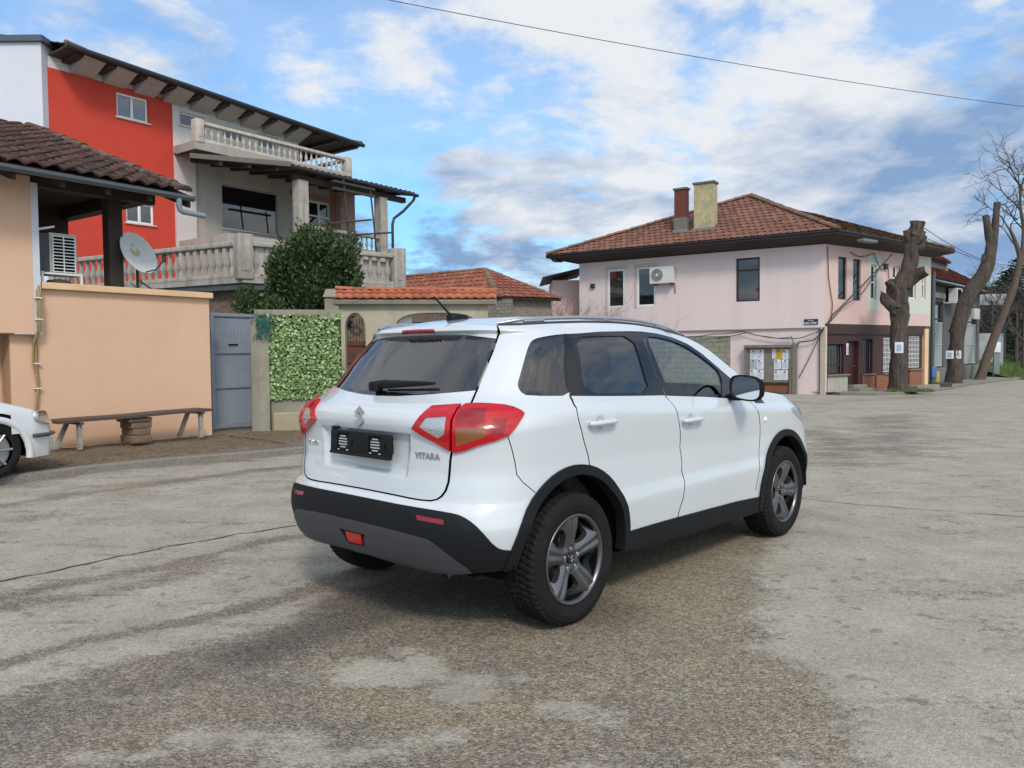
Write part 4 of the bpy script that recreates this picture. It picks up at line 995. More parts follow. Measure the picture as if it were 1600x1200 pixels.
mb=MB(MP); mb.box(-.13,1.62,2.6,2.66,3.35,5.1); mb.box(-.12,.75,3.4,3.5,2.4,4.6); mb.box(-.1,1.75,.17,3.3,4.00,4.04); mb.build('timber_lining',M_SOFF,ho)
# gutter
mb=MB(MP); prof=[(EO-.11+.0,3.84),(EO-.105,3.80),(EO-.07,3.765),(EO-.03,3.765),(EO+.01,3.80),(EO+.015,3.84),(EO+.005,3.84),(EO-.0,3.805),(EO-.035,3.78),(EO-.065,3.78),(EO-.095,3.805),(EO-.10,3.84)]
mb.prism([(y,z) for y,z in prof],8.95,axis='x',base=-7); mb.build('gutter',M_GUTG,ho)
mb=MB(MP); mb.tube([(1.70,EO-.05,3.78),(1.70,EO-.05,3.66),(1.715,EO-.05,3.61),(1.76,EO-.05,3.585),(2.10,EO-.10,3.56)],.042,12,cap=False); mb.tube([(1.70,EO-.05,3.67),(1.70,EO-.05,3.69)],.048,12); mb.build('downpipe',M_PIPEG,ho)
mb=MB(MP); mb.bbox(1.07,1.29,.12,.32,2.42,3.86,.015); mb.build('post',M_WOOD,ho)
# --- garden wall with coping
gw=thing('garden_wall',Pt(1.3,0,.08),'plain peach rendered wall with projecting coping, behind the long bench','wall')
mb=MB(MP); wall(mb,-.03,2.67,.0,2.335,(),.26); mb.build('wall_face',M_PEACH,gw)
mb=MB(MP); mb.bbox(-.0,2.70,-.085,.33,2.338,2.432,.012,smooth=False); mb.build('coping',M_PEACHC,gw)
# --- air conditioner on steel stand
def aircon(name,M,label,w,h,d,fan_side,group=None,grille=True):
    t=thing(name,tuple(M.translation),label,'air conditioner',group)
    b=MB(M); b.bbox(0,w,0,d,0,h,.015,smooth=False); b.build('casing',mat('ac_casing',(.52,.51,.47),.5,noise=(5,.4,(.38,.37,.33))),t)
    return t
ac=thing('air_conditioner',Pt(.35,.1,2.43),'beige air conditioner unit on a white steel stand under the brown eaves','air conditioner')
mb=MB(MP); mb.bbox(.20,.58,.10,.14,2.56,3.17,.01,smooth=False); mb.box(.205,.575,.14,.42,2.57,3.16); mb.build('casing',mat('ac_casing',(.50,.49,.45),.5,noise=(5,.4,(.36,.35,.31))),ac)
mb=MB(MP); mb.box(.235,.54,.09,.101,2.60,3.13); mb.build('fan_opening',M_DARK,ac)
mb=MB(MP)
for z in np.linspace(2.61,3.12,12): mb.box(.235,.54,.075,.092,z-.006,z+.006)
for x in (.235,.385,.54): mb.box(x-.006,x+.006,.073,.09,2.60,3.13)
mb.build('grille',M_PVC,ac)
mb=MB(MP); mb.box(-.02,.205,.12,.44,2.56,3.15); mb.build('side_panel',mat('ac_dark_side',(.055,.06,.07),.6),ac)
mb=MB(MP)
for (x,y) in ((.08,.08),(.62,.08),(.08,.40),(.62,.40)): mb.box(x-.014,x+.014,y-.014,y+.014,2.433,2.60)
mb.box(.08,.62,.066,.094,2.565,2.592); mb.box(.08,.62,.386,.414,2.565,2.592); mb.box(.066,.094,.08,.40,2.56,2.588); mb.box(.606,.634,.08,.40,2.56,2.588); mb.build('stand',M_PVC,ac)
mb=MB(MP); mb.add([(-.02,.05,3.165),(.24,.02,3.235),(.24,.46,3.235),(-.02,.46,3.165),(-.02,.05,3.19),(.24,.02,3.26),(.24,.46,3.26),(-.02,.46,3.19)],[(3,2,1,0),(4,5,6,7),(0,1,5,4),(1,2,6,5),(2,3,7,6),(3,0,4,7)]); mb.build('cover_board',M_PVC,ac)
mb=MB(MP); mb.lathe([(.17,0),(.15,.05),(.05,.07)],14,M=MP@Matrix.Translation((.36,.22,2.44))); mb.build('spare_cable_coil',mat('bundle',(.05,.045,.045),.8),ac)
# --- satellite dish
sd_=thing('satellite_dish',Pt(1.72,.12,2.43),'white satellite dish with a faded yellow mark, on top of the peach wall','satellite dish')
def dish():
    ax=Vector((.22,-.87,.40)).normalized()      # looks out over the street (frame coords)
    r=Vector((0,0,1)).cross(ax).normalized(); u=ax.cross(r)
    Mx=MP@Matrix(((r.x,u.x,ax.x,1.50),(r.y,u.y,ax.y,.12),(r.z,u.z,ax.z,2.985),(0,0,0,1)))
    n=40;vs=[];fs=[];rs=(0,.08,.17,.25,.31,.345,.352)
    for i,q in enumerate(rs):
        for k in range(n): a=2*math.pi*k/n; vs.append((q*math.cos(a)*.93,q*math.sin(a)*1.02,.42*q*q))
    for i in range(len(rs)-1):
        for k in range(n): fs.append((i*n+k,i*n+(k+1)%n,(i+1)*n+(k+1)%n,(i+1)*n+k))
    d=MB(Mx); d.add(vs,fs,True); back=[(x,y,z-.012) for x,y,z in vs]; d.add(back,[f[::-1] for f in fs],True); m0=len(rs)-1
    d.add(vs[-n:]+back[-n:],[(k,n+k,n+(k+1)%n,(k+1)%n) for k in range(n)]); d.build('reflector',mat('dish_white',(.62,.62,.60),.45,noise=(4,.4,(.48,.47,.43))),sd_)
    l=MB(Mx); l.prism([(-.07,.16),(-.03,.19),(0,.14),(-.02,.11)],.003,base=.014); l.build('emblem',mat('faded_grey_mark',(.42,.43,.42),.6),sd_)
    l=MB(Mx); P=[(-.10,.10),(-.085,.0),(-.02,-.045),(.05,-.02),(.085,.06),(.05,.05),(.03,.115),(.02,.03),(-.03,.02),(-.06,.045)]; l.prism(P,.003,base=.012); l.build('emblem',mat('faded_yellow_mark',(.52,.38,.17),.6),sd_)
    a=MB(Mx); a.tube([(0,-.34,.045),(.0,-.40,.25),(.02,-.32,.46)],.011,6); a.tube([(.02,-.36,.42),(.02,-.28,.47)],.03,10); a.tube([(.02,-.28,.44),(.02,-.26,.53)],.026,8); a.build('feed_arm',M_IRON,sd_)
    b=MB(MP); b.tube([(1.60,.30,2.44),(1.60,.30,2.85),(1.50,.14,2.97)],.022,8); b.tube([(1.60,.30,2.60),(1.80,.20,2.44)],.012,6); b.bbox(1.52,1.68,.24,.36,2.432,2.45,.005); b.build('mast',M_IRON,sd_)
dish()
cable([Pt(1.32,.0,2.52),Pt(1.5,.05,2.47),Pt(1.62,.2,2.60)],.008,M_CABLE,'dish_cable',sd_,.03)
# --- pipe run down the wall
hp=thing('insulated_pipe',Pt(-.12,-.13,.08),'tan insulated pipe strapped down the peach corner from the air conditioner','pipe')
M_HOSE=mat('tan_hose',(.36,.25,.10),.7,noise=(8,.6,(.2,.13,.06)))
mb=MB(MP); mb.tube([(.02,.10,2.50),(-.02,-.03,2.47),(-.06,-.11,2.36),(-.06,-.15,2.1),(-.075,-.15,1.75),(-.08,-.04,1.62),(-.09,-.04,1.2),(-.07,-.04,.95),(-.12,-.05,.6),(-.17,-.05,.35),(-.19,-.06,.1)],.018,8)
mb.tube([(.0,.10,2.48),(-.04,-.03,2.44),(-.085,-.12,2.3),(-.09,-.15,2.1),(-.10,-.15,1.75),(-.12,-.05,1.55),(-.13,-.04,1.3),(-.08,-.03,1.05),(-.075,-.03,.9),(-.10,-.04,.65),(-.12,-.05,.4),(-.125,-.05,.12)],.013,8); mb.build('pipe',M_HOSE,hp)
mb=MB(MP)
for z,y in ((2.2,-.15),(1.9,-.15),(1.28,-.04),(.93,-.04)): mb.box(-.125,-.035,y-.022,y+.022,z-.008,z+.008)
mb.build('strap',M_PVC,hp)
mb=MB(MP); mb.tube([(-.125,-.06,.12),(.0,-.25,.095),(.15,-.45,.095),(.30,-.52,.095),(.42,-.50,.095)],.012,6); mb.build('hose',M_HOSE,hp)
# --- bench
be=thing('bench',Pt(1.0,-.52,.08),'long weathered plank bench with thin legs and a brick stack in its middle','bench')
M_BW=mat('old_bench_wood',(.085,.055,.048),.7,noise=[(6,.6,(.11,.075,.065)),(30,.4,(.02,.015,.012))])
M_LG=mat('peeled_grey_leg',(.36,.35,.31),.85,noise=(14,.7,(.16,.15,.12)))
for y in (-.66,-.42):
    mb=MB(MP); n=9; vs=[]
    for k in range(n): s_=-.14+2.36*k/(n-1); zz=.458+.004*math.sin(k*1.3)+.028*k/(n-1); vs+=[(s_,y-.10,zz),(s_,y+.10,zz+.004),(s_,y-.10,zz+.038),(s_,y+.10,zz+.042)]
    fs=[]
    for k in range(n-1): a=4*k;b=a+4; fs+=[(a,a+1,b+1,b),(a+2,b+2,b+3,a+3),(a,b,b+2,a+2),(a+1,a+3,b+3,b+1)]
    fs+=[(0,2,3,1),(4*n-4,4*n-3,4*n-1,4*n-2)]; mb.add(vs,fs); mb.build('plank',M_BW,be)
for s_,z1 in ((.17,.455),(2.03,.48)):
    for dy,lean in ((-.68,0),(-.34,-.17)):
        mb=MB(MP); a=Vector((s_,dy,z1));b=Vector((s_+lean,dy,.075)); d=.028
        mb.add([(a.x-d,a.y-d,a.z),(a.x+d,a.y-d,a.z),(a.x+d,a.y+d,a.z),(a.x-d,a.y+d,a.z),(b.x-d,b.y-d,b.z),(b.x+d,b.y-d,b.z),(b.x+d,b.y+d,b.z),(b.x-d,b.y+d,b.z)],[(0,1,2,3),(7,6,5,4),(0,4,5,1),(1,5,6,2),(2,6,7,3),(3,7,4,0)]); mb.build('leg',M_LG,be)
    mb=MB(MP); mb.box(s_-.03,s_+.03,-.76,-.30,z1-.03,z1+.0); mb.build('leg_brace',M_BW,be)
M_BRK=mat('old_brick',(.17,.10,.065),.9,noise=[(7,.7,(.10,.06,.04)),(30,.5,(.27,.22,.17))],bump=(40,.6,.01))
z=.085; rr=random.Random(5)
for k,(w,h) in enumerate(((.30,.115),(.27,.10),(.31,.10),(.36,.06))):
    mb=MB(MP); j=rr.uniform(-.02,.02); mb.bbox(1.05-w/2+j,1.05+w/2+j,-.72+rr.uniform(-.02,.02),-.36,z,z+h-.004,.012); mb.build('brick_support',M_BRK,be); z+=h
# --- gate (set back in the gap) with letter slot
MG=fr((-5.42,14.06),(.58947,.80779)); g0=-.04
gt=thing('metal_gate',tuple(MG@Vector((.4,0,.06))),'grey ribbed metal gate with letter slot, between the peach wall and a concrete post','gate')
mb=MB(MG); vs=[];n=60; W_=.90
for k in range(n+1): x=.01+W_*k/n; y=.012*math.sin(k*math.pi)*0+(.010 if k%2 else -.006); vs+=[(x,y,.10),(x,y,2.10)]
mb.add(vs,[(2*k,2*k+2,2*k+3,2*k+1) for k in range(n)]); mb.build('gate_panel',M_METG,gt)
mb=MB(MG); mb.box(-.04,.02,-.03,.03,.06,2.15); mb.box(.89,.95,-.03,.03,.06,2.15); mb.box(.02,.89,-.028,.028,2.09,2.148); mb.box(.02,.89,-.026,.026,.07,.12)
for z in (.78,1.42): mb.box(.02,.89,-.022,.0,z-.012,z+.012)
mb.build('gate_frame',M_METG,gt)
mb=MB(MG); mb.box(.32,.52,-.022,-.008,1.565,1.585); mb.build('letter_slot',M_DARK,gt)
mb=MB(MG); mb.bbox(.855,.885,-.045,-.028,.98,1.18,.005); mb.tube([(.87,-.045,1.10),(.87,-.085,1.10),(.76,-.09,1.10)],.010,8); mb.build('handle',M_SILV,gt)
mb=MB(MG); mb.box(.955,1.0,-.05,.05,.06,2.0); mb.build('hinge_post',M_IRON,gt)
# --- concrete post, low wall and ivy screen
M_OLDC=mat('old_concrete',(.30,.285,.235),.92,noise=[(2.2,.6,(.20,.185,.145)),(9,.5,(.37,.34,.27)),(40,.3,(.14,.13,.10))],streak=(5,.5,(.13,.115,.085)),bump=(30,.5,.01))
M_OLDY=mat('stained_plinth',(.34,.30,.215),.92,noise=[(3,.6,(.24,.20,.13)),(12,.5,(.40,.34,.22))],bump=(30,.5,.01))
lw=thing('low_concrete_wall',(-4.1,14.2,.05),'low stained concrete wall with a taller end post, carrying the green ivy screen','wall')
MI=fr((-4.30,14.10),(.976,.217))
mb=MB(MI); mb.bbox(-.42,-.10,-.06,.24,-.02,2.03,.02,smooth=False); mb.build('post',M_OLDC,lw)
mb=MB(MI); mb.bbox(-.09,1.30,.0,.22,-.02,.68,.02,smooth=False); mb.build('wall_face',M_OLDC,lw)
mb=MB(MI); mb.bbox(-.05,1.34,-.10,-.003,-.02,.33,.03,smooth=False); mb.build('plinth',M_OLDY,lw)
mb=MB(MI); mb.box(-.35,1.2,.05,.16,2.10,2.20); mb.tube([(-.02,.10,.6),(-.02,.10,2.1)],.02,6); mb.tube([(1.1,.10,.6),(1.1,.10,2.1)],.02,6); mb.build('screen_rail',M_OLDC,lw)
M_LEAFY=tilemat('screen_ivy',[(.05,.095,.02),(.13,.22,.06),(.25,.36,.13),(.52,.62,.36)],None,rough=.45)
def ivy_screen():
    rr=random.Random(8); vs=[];fs=[]
    def leaf(x,y,z,s,a,t):
        # five-sided leaf, folded along its midrib
        P=[(0,-.5,0),(.45,-.15,.10),(.30,.35,.06),(0,.62,0),(-.30,.35,.06),(-.45,-.15,.10)]
        ca,sa=math.cos(a),math.sin(a); b=len(vs); ct,st=math.cos(t),math.sin(t)
        for px,pz,py in P:
            X=(px*ca-pz*sa)*s; Z=(px*sa+pz*ca)*s; Y=-py*s
            Z2=Z*ct-Y*st; Y2=Z*st+Y*ct; vs.append(tuple(MI@Vector((x+X,y+Y2,z+Z2))))
        fs.append((b,b+1,b+2,b+3)); fs.append((b,b+3,b+4,b+5))
    step=.042
    for i in range(int(1.30/step)):
        for j in range(int(1.52/step)):
            x=-.10+i*step+(j%2)*step*.5+rr.uniform(-.008,.008); z=.60+j*step+rr.uniform(-.008,.008)
            if x>.92 and z>2.08-(x-.9)*.95: continue
            if z>2.07 and rr.random()<.5: continue
            for q in range(2 if rr.random()<.75 else 1): leaf(x+rr.uniform(-.02,.02),-.012-.03*rr.random()-q*.012,z+rr.uniform(-.012,.012),rr.uniform(.040,.062),math.pi+rr.uniform(-.9,.9),rr.uniform(-.35,1.0))
    for k in range(260): leaf(rr.uniform(-.12,1.22),-.05,rr.choice((rr.uniform(.57,.62),rr.uniform(2.0,2.11))) if k%2 else rr.uniform(.6,2.0),rr.uniform(.04,.06),math.pi+rr.uniform(-1,1),rr.uniform(0,.9))
    t=thing('ivy_screen',tuple(MI@Vector((.5,0,.58))),'panel of bright green artificial ivy leaves hung on the low concrete wall','privacy screen')
    m=MB(); m.v=vs;m.f=fs;m.sm=[False]*len(fs); o_=m.build('leaves',M_LEAFY,t); at=o_.data.attributes.new('tint','FLOAT','FACE'); at.data.foreach_set('value',np.repeat(RNG.beta(1.3,1.5,len(fs)//2),2).astype(np.float32))
    b=MB(MI); b.box(-.10,1.18,.0,.008,.60,2.02); b.build('backing_mesh',mat('screen_backing',(.045,.065,.02),.9),t)
ivy_screen()
tn=MB(MI); rr=random.Random(3)
for k in range(46):
    a=[(-.30+rr.uniform(0,.26),-.09-rr.uniform(0,.05),2.14-rr.uniform(0,.36)) for _ in range(4)]; a[1]=(a[0][0]+rr.uniform(-.06,.06),a[0][1]-.03,a[0][2]-.06); a[2]=(a[1][0]+rr.uniform(-.06,.06),a[1][1]+.01,a[1][2]-.07); a[3]=(a[2][0]+rr.uniform(-.05,.05),a[2][1]+.02,a[2][2]-.05); tn.tube(a,.008,4)
tag(tn.build('netting_bundle',mat('teal_netting',(.015,.13,.105),.7)),'crumpled teal netting tied to the top of the concrete post by the gate','netting')
# --- gateway wall with arches and a tiled top
MW=fr((-3.75,15.62),(1,.03))
gy=thing('gateway_wall',(-2.2,15.7,-.02),'beige wall with a narrow arched doorway and a wide arch, topped with orange tiles','wall')
M_BEI=mat('patched_beige_render',(.46,.41,.31),.92,noise=[(1.1,.6,(.36,.33,.27)),(6,.4,(.31,.28,.22))],streak=(2,.4,(.25,.22,.17)),bump=(30,.5,.012))
def archwall(mb,M,s0,s1,z0,z1,arches,th):
    """wall face with round- or flat-headed openings, via constrained triangulation"""
    V=[];E=[];idx={}
    def vid(p):
        k=(round(p[0],4),round(p[1],4))
        if k not in idx: idx[k]=len(V); V.append(Vector(k))
        return idx[k]
    polys=[[(s0,z0),(s1,z0),(s1,z1),(s0,z1)]]
    for a,b,zs,zt in arches:
        c=(a+b)/2; n=20; polys.append([(a,z0),(b,z0)]+[(c+(b-a)/2*math.copysign(abs(math.cos(t))**(1 if (b-a)<1 else .62),math.cos(t)),zs+(zt-zs)*math.sin(t)) for t in [math.pi*k/n for k in range(n+1)]])
    for P in polys:
        ii=[vid(p) for p in P]
        for x,y in zip(ii,ii[1:]+ii[:1]):
            if x!=y: E.append((x,y))
    r=delaunay_2d_cdt(V,E,[],0,1e-5); vv=[(v.x,v.y) for v in r[0]]
    fs=[f for f in r[2] if s0<sum(vv[i][0] for i in f)/3<s1 and z0<sum(vv[i][1] for i in f)/3<z1 and not any(inpoly(sum(vv[i][0] for i in f)/3,sum(vv[i][1] for i in f)/3,P) for P in polys[1:])]
    n=len(vv); mb.add([(x,0,z) for x,z in vv]+[(x,th,z) for x,z in vv],[tuple(f) for f in fs]+[tuple(i+n for i in f[::-1]) for f in fs],M=M)
    for P in polys: k=len(P); mb.add([(x,0,z) for x,z in P]+[(x,th,z) for x,z in P],[(i,(i+1)%k,(i+1)%k+k,i+k) for i in range(k)],M=M)
mb=MB(); archwall(mb,MW,.22,3.28,-.12,2.40,[(.40,.81,1.90,2.21),(1.42,3.06,1.95,2.20)],.28); mb.build('wall_face',M_BEI,gy)
mb=MB(MW); mb.bbox(.02,.30,-.10,.36,-.12,2.52,.015,smooth=False); mb.add([(.0,-.14,2.52),(.34,-.14,2.52),(.34,.40,2.52),(.0,.40,2.52),(.0,.13,2.70),(.34,.13,2.70)],[(0,1,5,4),(1,2,5),(2,3,4,5),(3,0,4),(3,2,1,0)]); mb.build('end_pier',M_OLDC,gy)
def Wt(s,y,z): return tuple(MW@Vector((s,y,z)))
tiles('roof_tiles',Wt(.22,-.20,2.47),Wt(3.45,-.20,2.45),Wt(.22,.14,2.70),Wt(3.45,.14,2.66),T_ORANGE,gy,tw=.17,th=.21,amp=.032,lip=.016,kind='wave',jit=.004,seed=2,under=M_BEI)
tiles('roof_tiles',Wt(3.45,.50,2.45),Wt(.22,.50,2.47),Wt(3.45,.14,2.66),Wt(.22,.14,2.70),T_ORANGE,gy,tw=.17,th=.21,amp=.032,lip=.016,kind='wave',jit=.004,seed=3,under=M_BEI)
ridge('ridge_tiles',[Wt(.20,.14,2.71),Wt(3.47,.14,2.67)],T_ORANGE,gy,r=.07,L=.3)
mb=MB(MW); mb.box(.41,.80,.18,.22,-.1,1.62)
for z in (.2,.7,1.2,1.55): mb.box(.42,.79,.155,.18,z,z+.09)
mb.build('door',mat('red_brown_boards',(.13,.038,.024),.7,noise=(8,.6,(.05,.02,.014))),gy)
mb=MB(MW)
for x in np.linspace(.42,.79,7): mb.tube([(x,.16,1.62),(x,.16,2.1)],.006,4)
for k in range(5): mb.tube([(.60+.05*math.cos(t)*(1+k*.3),.155,1.85+.05*math.sin(t)*(1+k*.3)) for t in [6.28*j/12 for j in range(13)]],.005,4)
mb.build('door_grille',M_IRON,gy)
mb=MB(MW); mb.box(1.42,3.06,.36,.40,-.1,1.98); 
for x in np.linspace(1.5,3.0,10): mb.box(x-.03,x+.03,.33,.36,0,1.96)
mb.build('yard_gate',mat('brown_yard_gate',(.10,.032,.022),.6),gy)
mb=MB(MW); mb.box(1.44,1.72,.24,.30,1.96,2.25); mb.build('white_board',M_PVC,gy)
mb=MB(MW); mb.box(1.6,3.4,2.2,2.35,-.1,2.12); mb.box(1.5,3.2,.6,.7,1.98,2.04); mb.build('shed_behind',mat('grey_boards',(.17,.165,.15),.9,noise=(4,.5,(.10,.10,.09))),gy)
# yard behind the arches
# --- evergreen bush
M_BUSH=mat('dark_evergreen',(.042,.078,.024),.5,noise=[(2.5,.6,(.080,.115,.035)),(12,.5,(.020,.040,.014))])
M_BARK=mat('grey_brown_bark',(.085,.066,.055),.95,noise=[(5,.6,(.05,.038,.032)),(22,.5,(.15,.125,.105))],bump=(18,1.,.03))
def leafcloud(rr,n,centers,size,up=.0,M=None,flat=0.,narrow=.42):
    """n leaf blades scattered through weighted ellipsoids"""
    vs=[];fs=[]; tot=sum(c[3]*c[4]*c[5] for c in centers)
    for c in centers:
        k=int(n*c[3]*c[4]*c[5]/tot)
        for _ in range(k):
            v=Vector((rr.gauss(0,1),rr.gauss(0,1),rr.gauss(0,1))).normalized()*(rr.random()**.42)
            p=Vector((c[0]+v.x*c[3],c[1]+v.y*c[4],c[2]+v.z*c[5])); s=size*rr.uniform(.6,1.35)
            d=(v*.9+Vector((rr.uniform(-1,1),rr.uniform(-1,1),rr.uniform(-.6,1)+up))).normalized(); a=d.orthogonal().normalized(); a.rotate(Matrix.Rotation(rr.uniform(0,6.28),3,d)); w=s*narrow
            b=len(vs); vs+= [p-a*w*.2,p+d*s*.5-a*w*.5,p+d*s,p+d*s*.5+a*w*.5]; fs.append((b,b+1,b+2,b+3))
    return [tuple(v) for v in vs],fs
def bush(name,base,centers,n,size,m,label,cat,seed,stems=6,up=.6,group=None):
    rr=random.Random(seed); t=thing(name,base,label,cat,group); vs,fs=leafcloud(rr,n,centers,size,up); c=MB(); c.v=vs;c.f=fs;c.sm=[False]*len(fs); c.build('foliage',m,t)
    s=MB()
    for k in range(stems):
        c_=centers[k%len(centers)]; s.tube([base,(base[0]*.5+c_[0]*.5+rr.uniform(-.1,.1),base[1]*.5+c_[1]*.5,base[2]*.4+c_[2]*.6),(c_[0],c_[1],c_[2]+c_[5]*.6)],[.05,.035,.01],6)
    s.build('stem',M_BARK,t); return t
rr=random.Random(11); cs=[]
for (x,z,r_) in ((-4.75,3.05,.60),(-4.35,3.35,.62),(-3.95,3.05,.60),(-4.95,2.65,.45),(-4.3,2.6,.75),(-3.7,2.75,.50),(-3.62,3.35,.36),(-4.42,3.75,.30),(-4.62,3.60,.32),(-3.5,3.6,.24),(-4.1,3.62,.26),(-3.45,2.5,.36),(-4.9,3.35,.28),(-4.45,4.0,.16),(-3.48,3.85,.14),(-5.2,2.35,.3),(-4.0,2.2,.55),(-3.55,3.05,.30),(-4.8,2.2,.4)):
    cs.append((x+.16,16.25+rr.uniform(-.2,.3),z,r_*.80,r_*.75,r_*.9))
for k in range(46):
    a_=rr.uniform(-.5,math.pi+.5); rx_=rr.uniform(.75,1.02); cs.append((-4.10+.98*rx_*math.cos(a_),16.2+rr.uniform(-.3,.2),3.0+.95*rx_*math.sin(a_)+rr.uniform(-.05,.12),rr.uniform(.05,.10),.07,rr.uniform(.14,.26)))
bush('evergreen_bush',(-4.3,16.3,0),cs,34000,.095,M_BUSH,'large dark evergreen bush rising behind the ivy screen in front of the terrace','bush',21,8)
bush('evergreen_bush',(-5.2,15.6,0),[(-5.1,15.75,1.9,.38,.3,.5),(-5.35,15.8,2.4,.30,.25,.4),(-4.8,15.7,2.2,.3,.25,.4)],4500,.08,M_BUSH,'small dark bush behind the metal gate, left of the large bush','bush',22,4)
# ================================================================ red house with terraces
HO=Vector((-11.6,26.5,0)); HS=(.6,.8); MH=fr((HO.x,HO.y),HS)   # y inwards
rh=thing('red_house',tuple(MH@Vector((2,0,0))),'three-storey house with red wall, concrete balconies and dark eaves, behind the bush','house')
def Ht(s,y,z): return tuple(MH@Vector((s,y,z)))
mb=MB(MH); wall(mb,-3.70,.235,-.2,10.05,[(-1.65,-.60,9.07,9.87),(-1.44,-.49,5.73,6.42)],.3); mb.build('red_wall',M_REDW,rh)
mb=MB(MH); wall(mb,-3.66,5.47,10.052,10.40,(),.26,y=.02); wall(mb,.24,5.47,8.3,10.05,[(.50,1.42,9.3,9.745),(2.12,3.01,9.2,9.63),(3.64,4.50,9.2,9.68)],.3,y=.0); mb.box(5.40,5.47,.31,6,8.3,10.4); mb.build('upper_wall',M_RENDW,rh)
mb=MB(MH); mb.bbox(.24,.99,-.10,.30,3.2,8.30,.01,smooth=False); mb.build('pilaster',M_LILAC,rh)
mb=MB(MH); wall(mb,.992,8.0,3.0,8.25,[(2.05,4.47,5.98,7.56),(5.10,7.0,5.3,7.57)],.3); mb.box(7.72,8.0,.31,6,3,8.2); mb.build('lower_wall',M_GREYR,rh)
mb=MB(MH); mb.box(-3.7,8,6.0,6.2,0,10.3); mb.box(-3.7,-3.5,.31,6,0,10); mb.box(-3.4,7.7,.4,6,8.0,8.2); mb.build('rear_wall',M_RENDW,rh)
MHb=MH
window(rh,MH,-1.65,-.60,9.07,9.87,M_PVC,G_WIN,mull=(.5,),sill=M_SILL,back=M_CURT,fw=.07)
window(rh,MH,-1.44,-.49,5.73,6.42,M_PVC,G_WIN,mull=(.5,),sill=M_SILL,back=M_CURT,fw=.07)
for a,b,c,d in ((.50,1.42,9.3,9.745),(2.12,3.01,9.2,9.63),(3.64,4.50,9.2,9.68)): window(rh,MH,a,b,c,d,M_PVC,G_WIND,sill=M_SILL if a<1 else None,fw=.05)
window(rh,MH,2.05,4.47,5.98,7.56,mat('slim_frame',(.25,.25,.25),.4),G_WIND,fw=.045,sill=M_SILL)
window(rh,MH,5.10,7.0,5.3,7.57,M_PVC,G_WIND,mull=(.36,.72),tran=(.74,),fw=.07,name='balcony_door')
mb=MB(MH); mb.box(7.02,7.75,-.06,-.0,5.2,8.2); mb.box(5.0,7.1,-.05,-.0,7.60,7.78); mb.build('bare_brick_strip',mat('raw_brick_red',(.30,.12,.07),.9,noise=(5,.6,(.40,.30,.22))),rh)
mb=MB(MH); mb.bbox(7.25,8.02,-.36,-.062,5.0,8.2,.01,smooth=False); mb.build('column',mat('stained_column',(.42,.33,.27),.9,noise=(2,.7,(.27,.17,.12))),rh)
# upper balcony
mb=MB(MH); mb.box(.24,7.0,-1.32,-.001,8.22,8.50); mb.box(5.48,7.0,.0,5.9,8.22,8.50); mb.build('balcony_slab',M_GREYR,rh)
balustrade(rh,Ht(.42,-1.2,0)[:2],Ht(6.86,-1.2,0)[:2],8.505,.68,.245,M_BALW,pierh=.72,pw=.30)
balustrade(rh,Ht(6.86,-1.2,0)[:2],Ht(6.86,4.6,0)[:2],8.505,.68,.30,M_BALW,piers=(False,True))
# main roof
E0=(-3.62,-1.0,10.50);E1=(7.85,-1.0,9.98)
tiles('roof',Ht(*E0),Ht(*E1),Ht(-3.62,4,12.0),Ht(5.6,4,11.55),T_DARK,rh,tw=.26,th=.36,amp=.05,lip=.02,kind='wave',seed=6)
tiles('roof',Ht(*E1),Ht(7.85,6.5,9.98),Ht(5.6,4,11.55),Ht(5.6,4.2,11.55),T_DARK,rh,tw=.26,th=.36,amp=.05,lip=.02,kind='wave',seed=7)
ridge('ridge_tiles',[Ht(7.85,-1.0,10.02),Ht(5.6,4,11.58)],T_RIDGE,rh,r=.12)
ridge('verge_tiles',[Ht(-3.60,-1.0,10.56),Ht(-3.0,-.95,10.53)],T_ORED,rh,r=.10,L=.3)
mb=MB(MH); b0=[(-3.62,-.96,10.40),(7.82,-.96,9.88),(7.82,6.4,9.88),(-3.62,6.0,10.40)]; mb.add(b0+[(x,y,z+.06) for x,y,z in b0],[(3,2,1,0),(4,5,6,7),(0,1,5,4),(1,2,6,5),(2,3,7,6),(3,0,4,7)]); mb.build('soffit',M_SOFF,rh)
mb=MB(MH)
for s_ in np.arange(-3.3,7.7,.98): zt_=10.40-.0454*(s_+3.62); mb.box(s_+.02,s_+.24,-.93,.0 if s_<5.4 else 5,zt_-.10,zt_-.004)
mb.build('rafters',M_WOOD,rh)
mb=MB(MH); 
for s_ in np.arange(-3.45,5.2,.98): zt_=10.40-.0454*(s_+3.62); mb.add([(s_+.42,-.93,zt_-.02),(s_+1.10,-.93,zt_-.02),(s_+1.10,-.015,zt_-.02),(s_+.42,-.015,zt_-.02),(s_+.42,-.02,zt_-.34),(s_+1.10,-.02,zt_-.34)],[(0,1,2,3),(0,4,5,1),(1,5,2),(0,3,4)])
mb.build('eave_panel',mat('eave_render',(.40,.385,.365),.9,noise=(2,.5,(.28,.27,.25))),rh)
cable([Ht(-3.62,-1.08,10.46),Ht(7.9,-1.08,9.93)],.085,M_GUT,'gutter',rh,n=2,seg=10)
